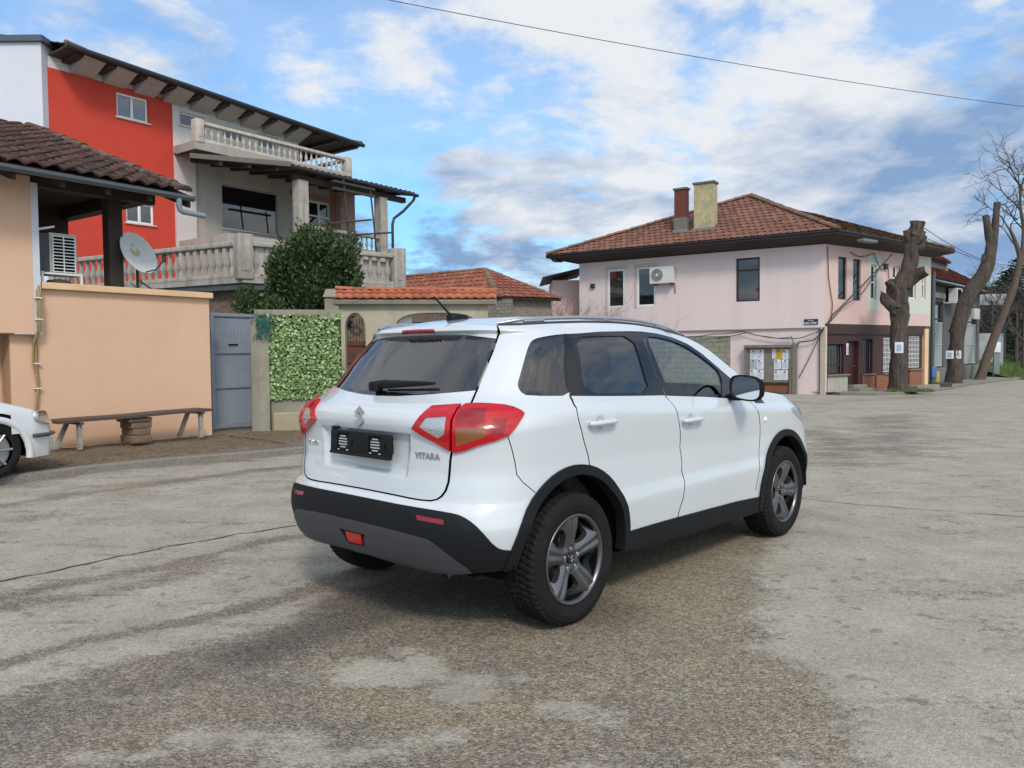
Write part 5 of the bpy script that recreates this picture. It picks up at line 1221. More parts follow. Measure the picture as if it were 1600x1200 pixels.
# canopy roof over the first-floor veranda
CZ=7.90
tiles('canopy_roof',Ht(2.74,-3.0,CZ),Ht(8.85,-3.0,CZ-.02),Ht(2.74,-.02,8.36),Ht(8.3,-.02,8.36),T_DARK,rh,tw=.26,th=.36,amp=.05,lip=.02,kind='wave',seed=8,under=M_SOFF)
tiles('canopy_roof',Ht(.0,-1.36,7.96),Ht(2.74,-3.0,CZ+.02),Ht(.24,-.02,8.30),Ht(2.74,-.02,8.36),T_DARK,rh,tw=.26,th=.36,amp=.03,lip=.02,kind='wave',seed=9,under=M_SOFF)
cable([Ht(2.74,-3.08,CZ-.06),Ht(8.95,-3.08,CZ-.10)],.07,M_GUT,'gutter',rh,n=2,seg=10)
mb=MB(MH); a=Vector((.0,-1.40,7.86));b=Vector((2.78,-3.06,7.84)); mb.add([a,b,b+Vector((0,0,.16)),a+Vector((0,0,.16)),a+Vector((.03,.05,0)),b+Vector((.03,.05,0)),b+Vector((.03,.05,.16)),a+Vector((.03,.05,.16))],[(0,1,2,3),(7,6,5,4),(0,4,5,1),(3,2,6,7)]); mb.build('fascia_board',mat('grey_fascia',(.13,.115,.10),.8,noise=(6,.5,(.07,.06,.05))),rh)
mb=MB(MH)
for s_ in np.arange(.8,8.7,.8): y0=-2.9 if s_>2.7 else -1.4-1.5*(s_/2.74)**1; mb.add([(s_,y0,7.70),(s_+.12,y0,7.70),(s_+.12,0,8.08),(s_,0,8.08),(s_,y0,7.82),(s_+.12,y0,7.82),(s_+.12,0,8.22),(s_,0,8.22)],[(3,2,1,0),(4,5,6,7),(0,1,5,4),(1,2,6,5),(3,0,4,7)])
mb.box(3.1,8.6,-2.75,-2.55,7.50,7.70); mb.build('canopy_beam',M_WOOD,rh)
for s_,w_ in ((3.42,.22),(7.28,.20)):
    mb=MB(MH); mb.bbox(s_-w_,s_+w_,-2.85,-2.50,5.0,7.52,.015,smooth=False); mb.build('column',M_BALU,rh)
balustrade(rh,Ht(3.42,-2.68,0)[:2],Ht(7.28,-2.68,0)[:2],5.30,.68,.245,M_BALU,piers=(False,False))
mb=MB(MH); mb.box(.3,8.1,-2.95,-.001,4.98,5.296); mb.box(.3,8.0,-2.8,-.4,2.9,4.97); mb.build('veranda_slab',M_GREYR,rh)
cable([Ht(8.78,-3.08,7.76),Ht(8.78,-3.0,7.60),Ht(8.25,-2.95,7.1),Ht(7.75,-2.92,6.75),Ht(7.66,-2.92,6.5),Ht(7.66,-2.92,5.0)],.055,M_GUT,'downpipe',rh,n=3,seg=8)
mb=MB(MH)
for a,b in (((5.3,-3.1,5.2),(5.0,-3.1,7.9)),((6.6,-3.15,5.1),(6.3,-3.15,7.55)),((3.6,-3.0,5.95),(6.2,-3.3,6.45)),((4.4,-3.0,5.65),(7.3,-3.3,6.1))): mb.tube([a,b],.035,6)
for z in (7.35,7.6): mb.box(4.5,6.5,-3.2,-3.05,z,z+.07)
mb.build('steel_frame',mat('rusty_tube',(.05,.04,.04),.7),rh)
# ground-level terrace in front
TC=(-6.10,17.78); TE=(-2.98,20.4); TL=(-12.4,21.1)
mb=MB(); top=3.14; P=[TC,TE,(-1.6,23.6),(-5.5,30.0),(-14,24.5),TL]
def off(P,d):
    c=(sum(p[0] for p in P)/len(P),sum(p[1] for p in P)/len(P)); return [(c[0]+(p[0]-c[0])*(1+d),c[1]+(p[1]-c[1])*(1+d)) for p in P]
mb.prism(off(P,.03),.12,base=3.02); mb.build('terrace_slab',M_BALU,rh)
mb=MB(); mb.prism(off(P,.02),.14,base=2.875); mb.build('terrace_edge',mat('blue_grey_edge',(.075,.10,.115),.8,noise=(5,.6,(.04,.05,.05))),rh)
mb=MB(); mb.prism(off(P,-.03),2.97,base=-.1); mb.build('terrace_wall',mat('stone_wall',(.16,.115,.085),.95,noise=[(4,.8,(.26,.20,.15)),(11,.6,(.07,.055,.045))],bump=(9,1.,.05)),rh)
balustrade(rh,TC,TE,3.145,.83,.245,M_BALU,pierh=.98,pw=.34)
balustrade(rh,TL,TC,3.145,.83,.245,M_BALU,piers=(False,False))
# pale wing at the far left
wg=thing('white_house',(-13.5,19.6,0),'plain grey-white gable with dark parapet cap, left of the red wall','house')
c0=Vector(Ht(-3.72,-.02,0)); mb=MB(); mb.box(c0.x-9,c0.x-.0,c0.y-.25,c0.y+5.5,-.2,10.66); mb.build('wall',M_WHITEG,wg)
mb=MB(); mb.box(c0.x-9.1,c0.x+.10,c0.y-.36,c0.y+5.6,10.665,10.84); mb.build('parapet_cap',mat('blue_grey_cap',(.075,.095,.12),.5,metal=.3),wg)
mb=MB(); mb.box(c0.x-.45,c0.x-.0,c0.y-.254,c0.y-.3,2.5,10.66) if 0 else None
# ================================================================ orange-roofed outbuilding
ob=thing('outbuilding',(-1.5,28,-.3),'low stone outbuilding with a hipped orange-red tiled roof, behind the gateway wall','outbuilding')
c1=(-.45,26.36,3.30);c2=(1.78,27.6,3.30);ap=(-.95,28.9,4.50);rl=(-4.9,31.9,4.50);c3=(-4.6,29.6,3.30)
tiles('roof',c3,c1,rl,ap,T_ORED,ob,tw=.27,th=.28,amp=.020,lip=.026,kind='flat',seed=4,under=M_WOOD)
tiles('roof',c1,c2,ap,(ap[0]+.05,ap[1]+.02,ap[2]),T_ORED,ob,tw=.27,th=.28,amp=.020,lip=.026,kind='flat',seed=5,under=M_WOOD)
ridge('ridge_tiles',[c1,ap],T_RIDGE,ob,r=.12); ridge('ridge_tiles',[rl,ap],T_RIDGE,ob,r=.10); ridge('ridge_tiles',[c2,ap],T_RIDGE,ob,r=.09)
mb=MB(); P=[(-.65,26.55),(1.42,27.75),(-.5,31.5),(-4.6,30.2)]; mb.prism(P,3.66,base=-.4); mb.build('wall',mat('rubble_wall',(.22,.185,.155),.95,noise=[(5,.9,(.13,.105,.09)),(14,.7,(.33,.29,.25)),(40,.4,(.07,.06,.05))],bump=(12,1.,.06)),ob)
mb=MB(); mb.box(-.95,.05,26.5,26.62,-.3,3.22,M=Matrix.Identity(4)); mb.build('block_pier',brickmat('grey_blocks',(.19,.175,.15),(.24,.22,.19),(.12,.11,.10),2.2),ob)
# ================================================================ pink corner house
KX,KY=12.1974,30.2338; AD=Vector((-9.028,5.9737,0)).normalized(); LF=10.825
L0=(KX+AD.x*LF,KY+AD.y*LF); MF=fr(L0,(-AD.x,-AD.y)); MS=fr((KX,KY),(6.6164,4.6710)); LS=8.10
def F(s): return LF-s            # distance from the street corner -> frame x
ph=thing('pink_house',(KX,KY,-.25),'two-storey pink corner house with hipped red tiled roof and two chimneys','house')
M_PINK=mat('pink_render',(.70,.575,.56),.92,noise=[(.5,.5,(.63,.55,.56)),(2.5,.4,(.73,.60,.57)),(9,.25,(.57,.48,.47))],streak=(1.2,.25,(.46,.40,.42)),bump=(25,.4,.01))
M_PINKS=mat('salmon_pink_render',(.66,.46,.42),.92,noise=[(.7,.5,(.60,.44,.42)),(5,.3,(.56,.43,.40))],streak=(1.6,.3,(.5,.38,.36)),bump=(25,.4,.01))
M_MINT=mat('mint_render',(.52,.58,.50),.92,noise=(1.5,.5,(.58,.55,.49)))
M_MAR=mat('maroon_panel',(.060,.022,.020),.6,noise=(3,.4,(.035,.014,.013)))
M_DOORB=mat('maroon_door',(.045,.012,.011),.45)
wf=[(F(3.494),F(2.52),3.41,5.19),(F(7.93),F(7.05),3.39,5.13),(F(9.36),F(8.52),3.39,5.11)]
mb=MB(MF); wall(mb,0,LF,2.28,5.50,wf,.28); mb.build('upper_front_wall',M_PINK,ph)
mb=MB(MF); wall(mb,0,LF,-.8,2.26,[],.25,y=.10); mb.build('lower_front_wall',M_PINK,ph)
mb=MB(MF); mb.box(0,LF+.01,.0,.30,2.261,2.279); mb.build('slab_edge',mat('taupe_band',(.36,.31,.30),.9),ph)
ws_=[(.87,1.47,3.39,5.07),(1.90,2.48,3.38,5.05),(3.21,3.62,3.46,4.90),(4.9,5.3,3.9,4.95),(5.35,5.67,3.7,5.05),(6.26,6.81,3.60,4.9),(7.33,7.64,3.63,4.94)]
mb=MB(MS); wall(mb,.012,LS,2.42,5.50,ws_,.28); mb.build('upper_side_wall',M_PINKS,ph)
def ringpatch(a0,a1,b0,b1,c0,c1,d0,d1):
    # painted surround: outer rectangle a..b x c..d with the window opening left out
    mb=MB(MS); y=-.004; P=[(a0,c0),(b1,c0),(b1,d1),(a0,d1)]; Q=[(a1,c1),(b0,c1),(b0,d0),(a1,d0)]
    mb.add([(x,y,z) for x,z in P+Q],[(0,1,5,4),(1,2,6,5),(2,3,7,6),(3,0,4,7)]); mb.build('mint_patch',M_MINT,ph)
ringpatch(2.97,3.21,3.62,3.93,3.02,3.46,4.90,5.32); ringpatch(5.98,6.26,6.81,7.08,2.95,3.60,4.90,5.38); ringpatch(7.085,7.33,7.64,8.06,2.92,3.63,4.94,5.44)
for q in ws_:
    dk=q[0]<3; window(ph,MS,*q,M_BRF if dk else M_PVC,G_WIND if dk else glassmat('pale_pane',(.5,.55,.52),.5),fw=.06,mull=(),tran=(.5,) if not dk else (),d=.06,back=None if dk else mat('mint_blind',(.30,.36,.33),.8))
window(ph,MF,*wf[0],M_BRF,G_WIND,fw=.07,tran=(.72,),d=.05,back=M_CURT)
window(ph,MF,*wf[1],M_PVC,G_WIND,fw=.08,d=.04); window(ph,MF,*wf[2],M_PVC,G_WIN,fw=.08,d=.02,back=mat('green_curtain',(.16,.19,.14),.9))
mb=MB(MF)
for a,b,c,d in wf[1:]: mb.bbox(a-.12,b+.12,-.03,-.002,d+.02,d+.14,.01); mb.bbox(a-.10,a-.01,-.02,-.002,c-.05,d+.02,.005)
mb.build('window_surround',mat('beige_surround',(.50,.44,.38),.9),ph)
# ground floor, side: maroon shop front
ops=[(.25,1.40,.43,1.62),(1.66,2.45,-.35,1.74),(2.75,3.50,.42,1.83),(4.30,5.15,.40,1.92),(6.35,7.32,.55,2.02)]
mb=MB(MS); wall(mb,.01,7.50,-.7,2.415,ops,.30,y=.06); mb.box(7.5,8.1,.20,.35,-.7,2.41); mb.build('shop_front',M_MAR,ph)
mb=MB(MS); mb.box(.0,7.55,.0,.055,2.02,2.415); mb.box(.0,.10,-.0,.055,-.7,2.0); mb.build('fascia',mat('brown_fascia',(.055,.028,.024),.6,noise=(3,.4,(.03,.016,.014))),ph)
mb=MB(MS); mb.bbox(-.10,.0,-.10,.15,-.6,2.30,.02,smooth=False); mb.build('corner_trim',mat('cream_trim',(.60,.50,.42),.9,noise=(3,.4,(.45,.36,.28))),ph)
mb=MB(MS); mb.bbox(7.58,7.90,-.04,.19,-.6,2.30,.015,smooth=False); mb.build('pilaster',M_PEACHC,ph)
for k,q in enumerate(ops):
    if k==1: 
        mb=MB(MS); mb.bbox(q[0]+.02,q[1]-.02,.20,.25,-.35,1.72,.01,smooth=False); mb.bbox(q[0]+.12,q[1]-.12,.185,.2,.2,1.5,.01); d_=mb.build('door',M_DOORB,ph); mb=MB(MS); mb.tube([(q[1]-.12,.18,.72),(q[1]-.12,.14,.72),(q[1]-.24,.14,.72)],.014,6); mb.build('handle',M_SILV,d_); continue
    w=window(ph,MS,*q,M_BRF,G_WIND,fw=.05,d=.18,name='shop_window',tran=(.30,) if k==0 else ())
    if k>=3:
        g=MB(MS); x0,x1,z0,z1=q
        for x in np.linspace(x0+.03,x1-.03,8): g.box(x-.014,x+.014,.085,.11,z0+.02,z1-.02)
        for z in np.linspace(z0+.06,z1-.06,8): g.box(x0+.02,x1-.02,.080,.084,z-.013,z+.013)
        for i,x in enumerate(np.linspace(x0+.1,x1-.1,4)):
            for z in np.linspace(z0+.2,z1-.2,4): g.tube([(x+.05*math.cos(t),.078,z+.07*math.sin(t)) for t in [6.28*j/8 for j in range(9)]],.008,4)
        g.build('window_grille',mat('white_grille',(.62,.64,.64),.5),w)
    elif k!=1:
        g=MB(MS)
        for x in np.linspace(q[0]+.1,q[1]-.1,6 if k==0 else 4): g.tube([(x,.15,q[2]+.05),(x+.04,.15,(q[2]+q[3])/2),(x,.15,q[3]-.05)],.009,4)
        g.build('window_grille',mat('grey_grille',(.16,.17,.18),.5),w)
mb=MB(MS); mb.bbox(.12,1.50,-.06,.059,-.6,.36,.01,smooth=False); mb.build('white_panel_base',mat('dirty_white_panel',(.42,.42,.36),.85,noise=[(3,.6,(.30,.29,.22))],streak=(4,.5,(.2,.18,.12))),ph)
for a,b,c,d,e in ((.05,1.58,-.14,.362,.43),(2.68,3.55,-.08,.34,.41),(6.3,7.4,-.08,.46,.54),(4.25,5.2,-.08,.32,.395)): mb=MB(MS); mb.bbox(a,b,c,.055,d,e,.01,smooth=False); mb.build('sill',mat('brown_sill',(.20,.14,.11),.8),ph)
for a,b,c in ((2.68,3.55,.335),(3.7,5.2,.315),(6.35,7.35,.455)): mb=MB(MS); mb.bbox(a,b,-.02,.058,-.6,c,.01); mb.build('stall_riser',mat('rust_tiles',(.26,.10,.055),.8,noise=(4,.6,(.17,.07,.045))),ph)
mb=MB(MS); mb.bbox(1.55,2.85,-.55,.05,-.42,-.15,.015,smooth=False); mb.bbox(1.62,2.6,-.25,.05,-.148,-.02,.015,smooth=False); mb.build('door_step',M_CONC,ph)
mb=MB(MS); mb.bbox(6.1,8.0,-.5,.05,-.5,-.18,.015,smooth=False); mb.build('door_step',M_CONC,ph)
# unplastered patch beside the notice board, stains
mb=MB(MF); mb.box(0,F(3.75),.085,.099,-.8,2.02); mb.build('block_patch',brickmat('grey_green_blocks',(.28,.27,.21),(.33,.32,.25),(.20,.19,.15),1.35,bw=.62,bh=.30),ph)
mb=MB(MF); mb.box(.0,LF,.078,.099,-.8,-.05) if 0 else None
# rear volume (unseen sides)
mb=MB(MF); mb.box(.02,LF-.1,.3,8.4,2.3,5.45); mb.box(.02,LF-.3,.37,8.2,-.7,2.25); mb.build('house_core',M_PINK,ph)
# roof: hipped
def Fp(s,out,z): p=MF@Vector((s,-out,z)); return (p.x,p.y,z)
def Sp(s,out,z): p=MS@Vector((s,-out,z)); return (p.x,p.y,z)
ez=5.90
T_TAN=tilemat('mossy_tan_tiles',[(.16,.085,.055),(.24,.14,.09),(.30,.19,.12),(.19,.12,.08)],(.26,.21,.13),mossamt=.7)
q0=Vector(Fp(-1.25,.9,ez)); 
# corner of the two eave lines
a_=Vector(Fp(0,.9,0)); da=Vector((-AD.x,-AD.y,0)); b_=Vector(Sp(0,.9,0)); db=Vector((MS[0][0],MS[1][0],0))
den=da.x*db.y-da.y*db.x; t_=((b_.x-a_.x)*db.y-(b_.y-a_.y)*db.x)/den; EC=a_+da*t_; EC.z=ez
EL=q0; ER=Vector(Sp(LS+.55,.75,5.78))
inF=Vector((.552,.834,0)); PK=Vector((10.75,35.0,8.30))
PL=Vector(Fp(1.9,-4.6,7.55)); PKn=PK
tiles('roof',EL,EC,PK+(EL-EC).normalized()*3.9+Vector((0,0,-.0)),PK,T_RED,ph,tw=.30,th=.33,amp=.034,lip=.022,kind='flat',seed=12) if 0 else None
# triangulated hips: front slope runs up to the peak; its left hip falls to the far eave corner
tiles('roof',EL,EC,PK,PK+Vector((.02,.01,0)),T_RED,ph,tw=.27,th=.34,amp=.034,lip=.024,kind='flat',seed=12,under=M_WOOD)
PR=PK+(ER-EC).normalized()*4.6; PR.z=PK.z-.55
tiles('roof',EC,ER,PK,PR,T_TAN,ph,tw=.27,th=.34,amp=.034,lip=.024,kind='flat',seed=13,under=M_WOOD)
BL=Vector(Fp(-1.0,-9.3,ez)); BR=Vector(Fp(LF+1,-9.3,ez))
mb=MB(); mb.add([tuple(EL),tuple(PK),tuple(BL),tuple(BR),tuple(ER),tuple(PR)],[(0,1,2),(2,1,5,3),(3,5,4)]); mb.build('roof',T_RED,ph)
for a,b in ((EC,PK),(EL,PK),(ER,PR),(PK,PR)): ridge('ridge_tiles',[tuple(a+Vector((0,0,.05))),tuple(b+Vector((0,0,.05)))],T_RIDGE,ph,r=.13,seed=3)
# boxed eaves
mb=MB(); inn=[Vector(Fp(0,-.2,5.45)),Vector(Fp(LF,-.2,5.45)),Vector(Sp(LS,-.2,5.45))]; out=[EL,EC,ER]
vs=[]; 
for o_,i_ in zip(out,inn): vs+=[(o_.x,o_.y,o_.z-.05),(o_.x,o_.y,o_.z-.15),(i_.x,i_.y,5.47)]
mb.add(vs,[(0,1,4,3),(3,4,7,6),(1,2,5,4),(4,5,8,7)]); mb.build('boxed_eaves',M_WOOD,ph)
cable([tuple(EL+Vector((0,0,-.05))),tuple(EC+Vector((0,0,-.05)))],.045,M_GUT,'gutter',ph,n=2,seg=8); cable([tuple(EC+Vector((0,0,-.05))),tuple(ER+Vector((0,0,-.05)))],.045,M_GUT,'gutter',ph,n=2,seg=8)
cable([Fp(-1.1,.85,5.82),Fp(-.95,.7,5.62),Fp(-.6,.5,5.60)],.05,M_GUT,'downpipe',ph,n=3,seg=8)
# chimneys
def chim(s0,s1,dep,zb,zt,m,cap,mb2=None,lower=None):
    x0,x1=F(s0),F(s1); c=MB(MF); c.bbox(x0,x1,.15,.15+dep,zb,zt-.09,.01,smooth=False); o=c.build('chimney',m,ph)
    c=MB(MF); c.bbox(x0-.05,x1+.05,.10,.20+dep,zt-.088,zt,.012,smooth=False); c.build('chimney_cap',mat('chimney_cap',(.10,.095,.085),.9,noise=(6,.5,(.2,.19,.15))),o)
    c=MB(MF); c.add([(x0-.10,2.10,6.75),(x1+.10,2.10,6.75),(x1+.10,2.5+dep,7.05),(x0-.10,2.5+dep,7.05),(x0-.01,2.19,7.02),(x1+.01,2.19,7.02),(x1+.01,2.21+dep,7.2),(x0-.01,2.21+dep,7.2)],[(0,1,5,4),(1,2,6,5),(2,3,7,6),(3,0,4,7)]) if 0 else c.bbox(x0-.06,x1+.06,.09,.21+dep,zb,zb+.62,.02,smooth=False)
    c.build('flashing',mat('lead_flashing',(.20,.215,.23),.6,noise=(4,.5,(.13,.13,.13))),o)
    if lower: c=MB(MF); c.bbox(x0-.012,x1+.012,.138,.162+dep,zb+.6,zb+1.15,.01,smooth=False); c.build('render_collar',lower,o)
M_CHBR=brickmat('chimney_brick',(.21,.055,.035),(.16,.04,.028),(.15,.09,.07),9)
M_CHYE=mat('yellow_chimney_render',(.46,.40,.21),.92,noise=[(2.2,.9,(.20,.18,.13)),(8,.5,(.55,.49,.30))],bump=(20,.5,.02))
chim(6.24,5.70,.34,6.0,8.42,M_CHBR,1,lower=mat('sooty_collar',(.14,.13,.11),.9,noise=(4,.5,(.25,.22,.18)))); chim(5.36,4.50,.50,6.0,8.55,M_CHYE,1)
# air conditioner on the front wall
pc=thing('air_conditioner',Fp(F(6.6),.2,4.3),'white air conditioner with round fan grille on the pink front wall','air conditioner')
mb=MB(MF); mb.bbox(F(7.17),F(6.10),-.36,-.06,4.33,5.05,.02,smooth=False); mb.build('casing',mat('ac_white',(.60,.60,.58),.5,noise=(3,.3,(.5,.5,.47))),pc)
MFc=MF@Matrix.Translation((F(6.82),-.365,4.70))@Matrix.Rotation(R(90),4,'X')
mb=MB(MFc); mb.lathe([(.27,-.01),(.27,.012),(.24,.016)],28); mb.build('fan_opening',mat('fan_dark',(.10,.10,.095),.7),pc)
mb=MB(MFc); 
for r_ in (.08,.14,.20,.26): mb.tube([(r_*math.cos(t),r_*math.sin(t),.024) for t in [6.2832*k/24 for k in range(25)]],.006,4)
mb.lathe([(.05,.02),(.05,.03)],12); mb.build('fan_grille',M_PVC,pc)
mb=MB(MF); mb.box(F(7.0),F(6.95),-.4,-.0,4.27,4.32); mb.box(F(6.25),F(6.2),-.4,.0,4.27,4.32); mb.tube([(F(6.12),-.1,4.35),(F(6.12),-.03,3.9)],.015,5); mb.build('bracket',M_IRON,pc)
# street name plate
sp=thing('street_sign',Fp(F(.5),.02,2.4),'small dark blue street name plate with white writing on the pink corner','sign')
mb=MB(MF); mb.bbox(F(.775),F(.255),-.03,-.004,2.39,2.61,.005,smooth=False); mb.build('plate',mat('sign_blue',(.012,.022,.06),.4),sp)
# two words too worn and far off to read, under a short first line: kept as rows of small strokes
rs_=random.Random(8); mb=MB(MF)
for x0,x1,zc,hh,st_ in ((F(.63),F(.42),2.555,.032,.022),(F(.755),F(.565),2.455,.075,.038),(F(.525),F(.29),2.455,.075,.038)):
    x=x0
    while x<x1-st_*.5:
        w_=st_*rs_.uniform(.62,.78); mb.box(x,x+w_*.28,-.0325,-.0305,zc-hh/2,zc+hh/2); k=rs_.choice((0,1,2))
        if k!=1: mb.box(x+w_*.28,x+w_,-.0325,-.0305,zc+hh/2-hh*.2,zc+hh/2)
        if k!=2: mb.box(x+w_*.28,x+w_,-.0325,-.0305,zc-hh/2,zc-hh/2+hh*.2)
        if k: mb.box(x+w_*.74,x+w_,-.0325,-.0305,zc-hh/2+hh*.2,zc+hh/2-hh*.2)
        x+=st_
mb.build('lettering',M_WHT,sp)
# notice board
nb=thing('notice_board',Fp(F(2.1),.3,-.3),'weathered wooden notice board full of pinned papers, against the pink wall','notice board')
M_OW=mat('weathered_board',(.17,.145,.12),.9,noise=[(6,.7,(.075,.062,.05)),(20,.5,(.28,.26,.23))])
mb=MB(MF); mb.box(F(2.95),F(1.32),-.12,-.06,.10,1.52); mb.build('back_panel',M_OW,nb)
mb=MB(MF); mb.bbox(F(3.08),F(1.22),-.30,.05,1.50,1.62,.02,smooth=False); mb.build('top_board',M_OW,nb)
for s_ in (3.02,1.24):
    mb=MB(MF); mb.bbox(F(s_)-.06,F(s_)+.06,-.18,-.02,-.45,1.60,.01,smooth=False); mb.build('post',M_OW,nb)
mb=MB(MF); mb.bbox(F(1.18)-.0,F(1.02),-.22,-.02,-.45,1.66,.015,smooth=False); mb.build('post',M_OW,nb)
mb=MB(MF); mb.box(F(2.95),F(1.32),-.10,-.05,-.28,.04); mb.build('lower_panel',mat('rusty_panel',(.22,.075,.035),.85,noise=(4,.7,(.12,.06,.04))),nb)
mb=MB(MF); mb.box(F(2.95),F(1.32),-.16,-.121,.045,.11); mb.build('ledge',M_WOOD,nb)
M_PAP=mat('paper',(.66,.69,.76),.8,noise=(3,.3,(.56,.60,.68))); M_PRT=mat('print',(.07,.09,.16),.7); M_YEL=mat('yellow_notice',(.58,.36,.02),.7)
rr=random.Random(4)
papers=[(2.86,1.44,0),(2.58,1.44,0),(2.86,1.03,2),(2.58,1.03,0),(2.86,.62,0),(2.58,.62,0),(1.98,1.44,0),(1.84,1.44,1),(1.57,1.44,0),(1.90,1.03,0),(1.60,1.03,0),(1.90,.60,0),(1.62,.60,0)]
for i,(s_,zt_,c) in enumerate(papers):
    w_=.265 if i!=6 else .13; h_=.385; x=F(s_); dz=rr.uniform(-.015,.015); mb=MB(MF); tl=rr.uniform(-.008,.008)
    mb.add([(x,-.124,zt_+dz-h_),(x+w_,-.124,zt_+dz-h_+tl),(x+w_,-.126,zt_+dz+tl),(x,-.126,zt_+dz),(x,-.121,zt_+dz-h_),(x+w_,-.121,zt_+dz-h_+tl),(x+w_,-.121,zt_+dz+tl),(x,-.121,zt_+dz)],[(0,1,2,3),(3,2,6,7),(0,4,5,1),(1,5,6,2),(0,3,7,4)]); p_=mb.build('paper',M_YEL if c==1 else (mat('grey_paper',(.42,.45,.44),.8) if c==2 else M_PAP),nb)
    mb=MB(MF)
    for k in range(6): zz=zt_+dz-.12-k*.04; mb.box(x+.03,x+w_-.03-rr.random()*.08*(w_>.2),-.1275,-.1262,zz-.006,zz+.004)
    k=rr.uniform(.02,.12); mb.box(x+k,x+k+.07 if w_>.2 else x+k+.03,-.1275,-.1264,zt_+dz-.10,zt_+dz-.03); mb.build('print',M_PRT,p_)
# cables over the corner
cb=thing('wall_cables',Fp(F(.1),.05,2.3),'bundle of black cables looping across the pink house front and corner','cable')
cable([Fp(F(5.9),.04,2.02),Fp(F(4.4),.05,2.10),Fp(F(3.2),.05,2.20),Fp(F(2.2),.05,1.95),Fp(F(1.1),.05,1.86),Fp(F(.5),.05,2.02),Fp(F(.0),.12,2.25)],.018,M_CABLE,'cable',cb,.04)
cable([Fp(F(4.4),.05,1.92),Fp(F(3.0),.05,2.14),Fp(F(2.0),.05,1.90),Fp(F(1.25),.05,1.93),Fp(F(1.1),.1,1.5)],.016,M_CABLE,'cable',cb,.03)
cable([Fp(F(1.08),.12,-.1),Fp(F(1.10),.12,1.4),Fp(F(.95),.06,1.72),Fp(F(.4),.06,1.78),Fp(F(.08),.12,2.1),Sp(.25,.15,2.75),Sp(1.6,.2,3.6),Sp(2.9,.3,4.5),Sp(4.2,.35,5.35)],.024,M_CABLE,'cable',cb,.02)
cable([Fp(F(.95),.06,.3),Fp(F(.5),.08,1.2),Fp(F(.05),.14,2.2),Sp(.9,.2,3.1),Sp(2.2,.25,3.7),Sp(3.6,.25,4.9)],.018,M_CABLE,'cable',cb,.02)
cable([Sp(.05,.06,5.4),Sp(.12,.06,4.2),Sp(.40,.06,3.2),Sp(.30,.08,2.5)],.018,M_CABLE,'cable',cb,.0)
cable([Sp(1.6,.06,5.3),Sp(2.3,.06,5.15),Sp(3.3,.06,5.35),Sp(3.9,.06,4.7),Sp(4.4,.06,4.95),Sp(4.5,.06,4.3)],.016,M_CABLE,'cable',cb,.03)
# floodlight under the eave at the corner
fl=MB(MS); fl.bbox(.55,1.5,-1.25,-.95,5.50,5.60,.02); tag(fl.build('street_lamp_head',mat('lamp_grey',(.16,.18,.20),.4)),'flat grey floodlight under the eaves at the pink house corner','lamp')
mb=MB(MF); mb.bbox(F(10.2),F(10.0),-.12,-.002,4.33,4.53,.02); tag(mb.build('bell_box',M_IRON),'small dark box on the far left of the pink front wall','junction box')
mb=MB(MS); mb.bbox(4.15,4.35,-.12,-.002,4.75,4.98,.02); tag(mb.build('meter_box',M_IRON),'small dark box high on the salmon side wall above the mint patch','junction box')
# annex left of the pink house
an=thing('pink_annex',(2.2,37.5,-.4),'narrow pink annex with a dark sloping roof at the left end of the pink house','building')
mb=MB(); mb.box(1.98,3.4,37.4,41,-.6,4.85); mb.build('wall',M_PINKS,an)
mb=MB(); mb.add([(1.5,37.0,4.88),(3.5,37.0,5.32),(3.5,41.2,5.32),(1.5,41.2,4.88),(1.5,37.0,4.98),(3.5,37.0,5.44),(3.5,41.2,5.44),(1.5,41.2,4.98)],[(3,2,1,0),(4,5,6,7),(0,1,5,4),(1,2,6,5),(2,3,7,6),(3,0,4,7)]); mb.build('roof',M_WOOD,an)
# ================================================================ dark shop beyond
M2=fr((24.02,44.06),(7.31,7.9)); 
sh=thing('grey_shop_house',(24,44,-.5),'low dark grey shop house with red tiles and dormers, right of the pink house','house')
def S2(s,out,z): return tuple(M2@Vector((s,-out,z)))
M_DG=mat('dark_grey_render',(.085,.085,.085),.85,noise=(1,.5,(.12,.12,.12)))
o2=[(-.45,1.72,.35,4.1),(6.6,9.8,.40,4.1)]
mb=MB(M2); wall(mb,-3.2,10.6,-.9,5.1,o2,.3); mb.box(-3.1,10.5,.31,8,-.9,5.0); mb.build('wall',M_DG,sh)
for (a,b,c,d) in o2:
    w=window(sh,M2,a,b,c,d,M_IRON,G_WIND,fw=.09,d=.12,tran=(.74,),name='shop_window')
    g=MB(M2)
    for x in np.linspace(a+.1,b-.12,13): g.box(x-.02,x+.02,.03,.06,c+.05,c+2.6)
    for z in (c+.1,c+1.3,c+2.55): g.box(a+.08,b-.1,.02,.029,z-.03,z+.03)
    g.add([(a+.08,.09,c+.05),(b-.1,.09,c+.05),(b-.1,.09,c+2.6),(a+.08,.09,c+2.6)],[(0,1,2,3)]); g.build('roller_grille',mat('pale_grille',(.42,.44,.44),.6,noise=(3,.3,(.34,.36,.36))),w)
for a,b,c in ((-.6,2.6,.33),(6.4,9.9,.38)): mb=MB(M2); mb.bbox(a,b,-.25,-.002,-.6,c,.02); mb.build('stall_riser',mat('mid_grey',(.15,.15,.145),.8),sh)
mb=MB(M2); mb.box(-.8,1.5,-.15,-.002,4.3,4.6); mb.build('lintel_board',mat('taupe_board',(.22,.20,.18),.8),sh)
mb=MB(M2); mb.bbox(8.0,9.4,-.28,-.05,3.3,4.0,.03); mb.build('shop_sign_box',mat('pale_sign_box',(.50,.52,.46),.6),sh)
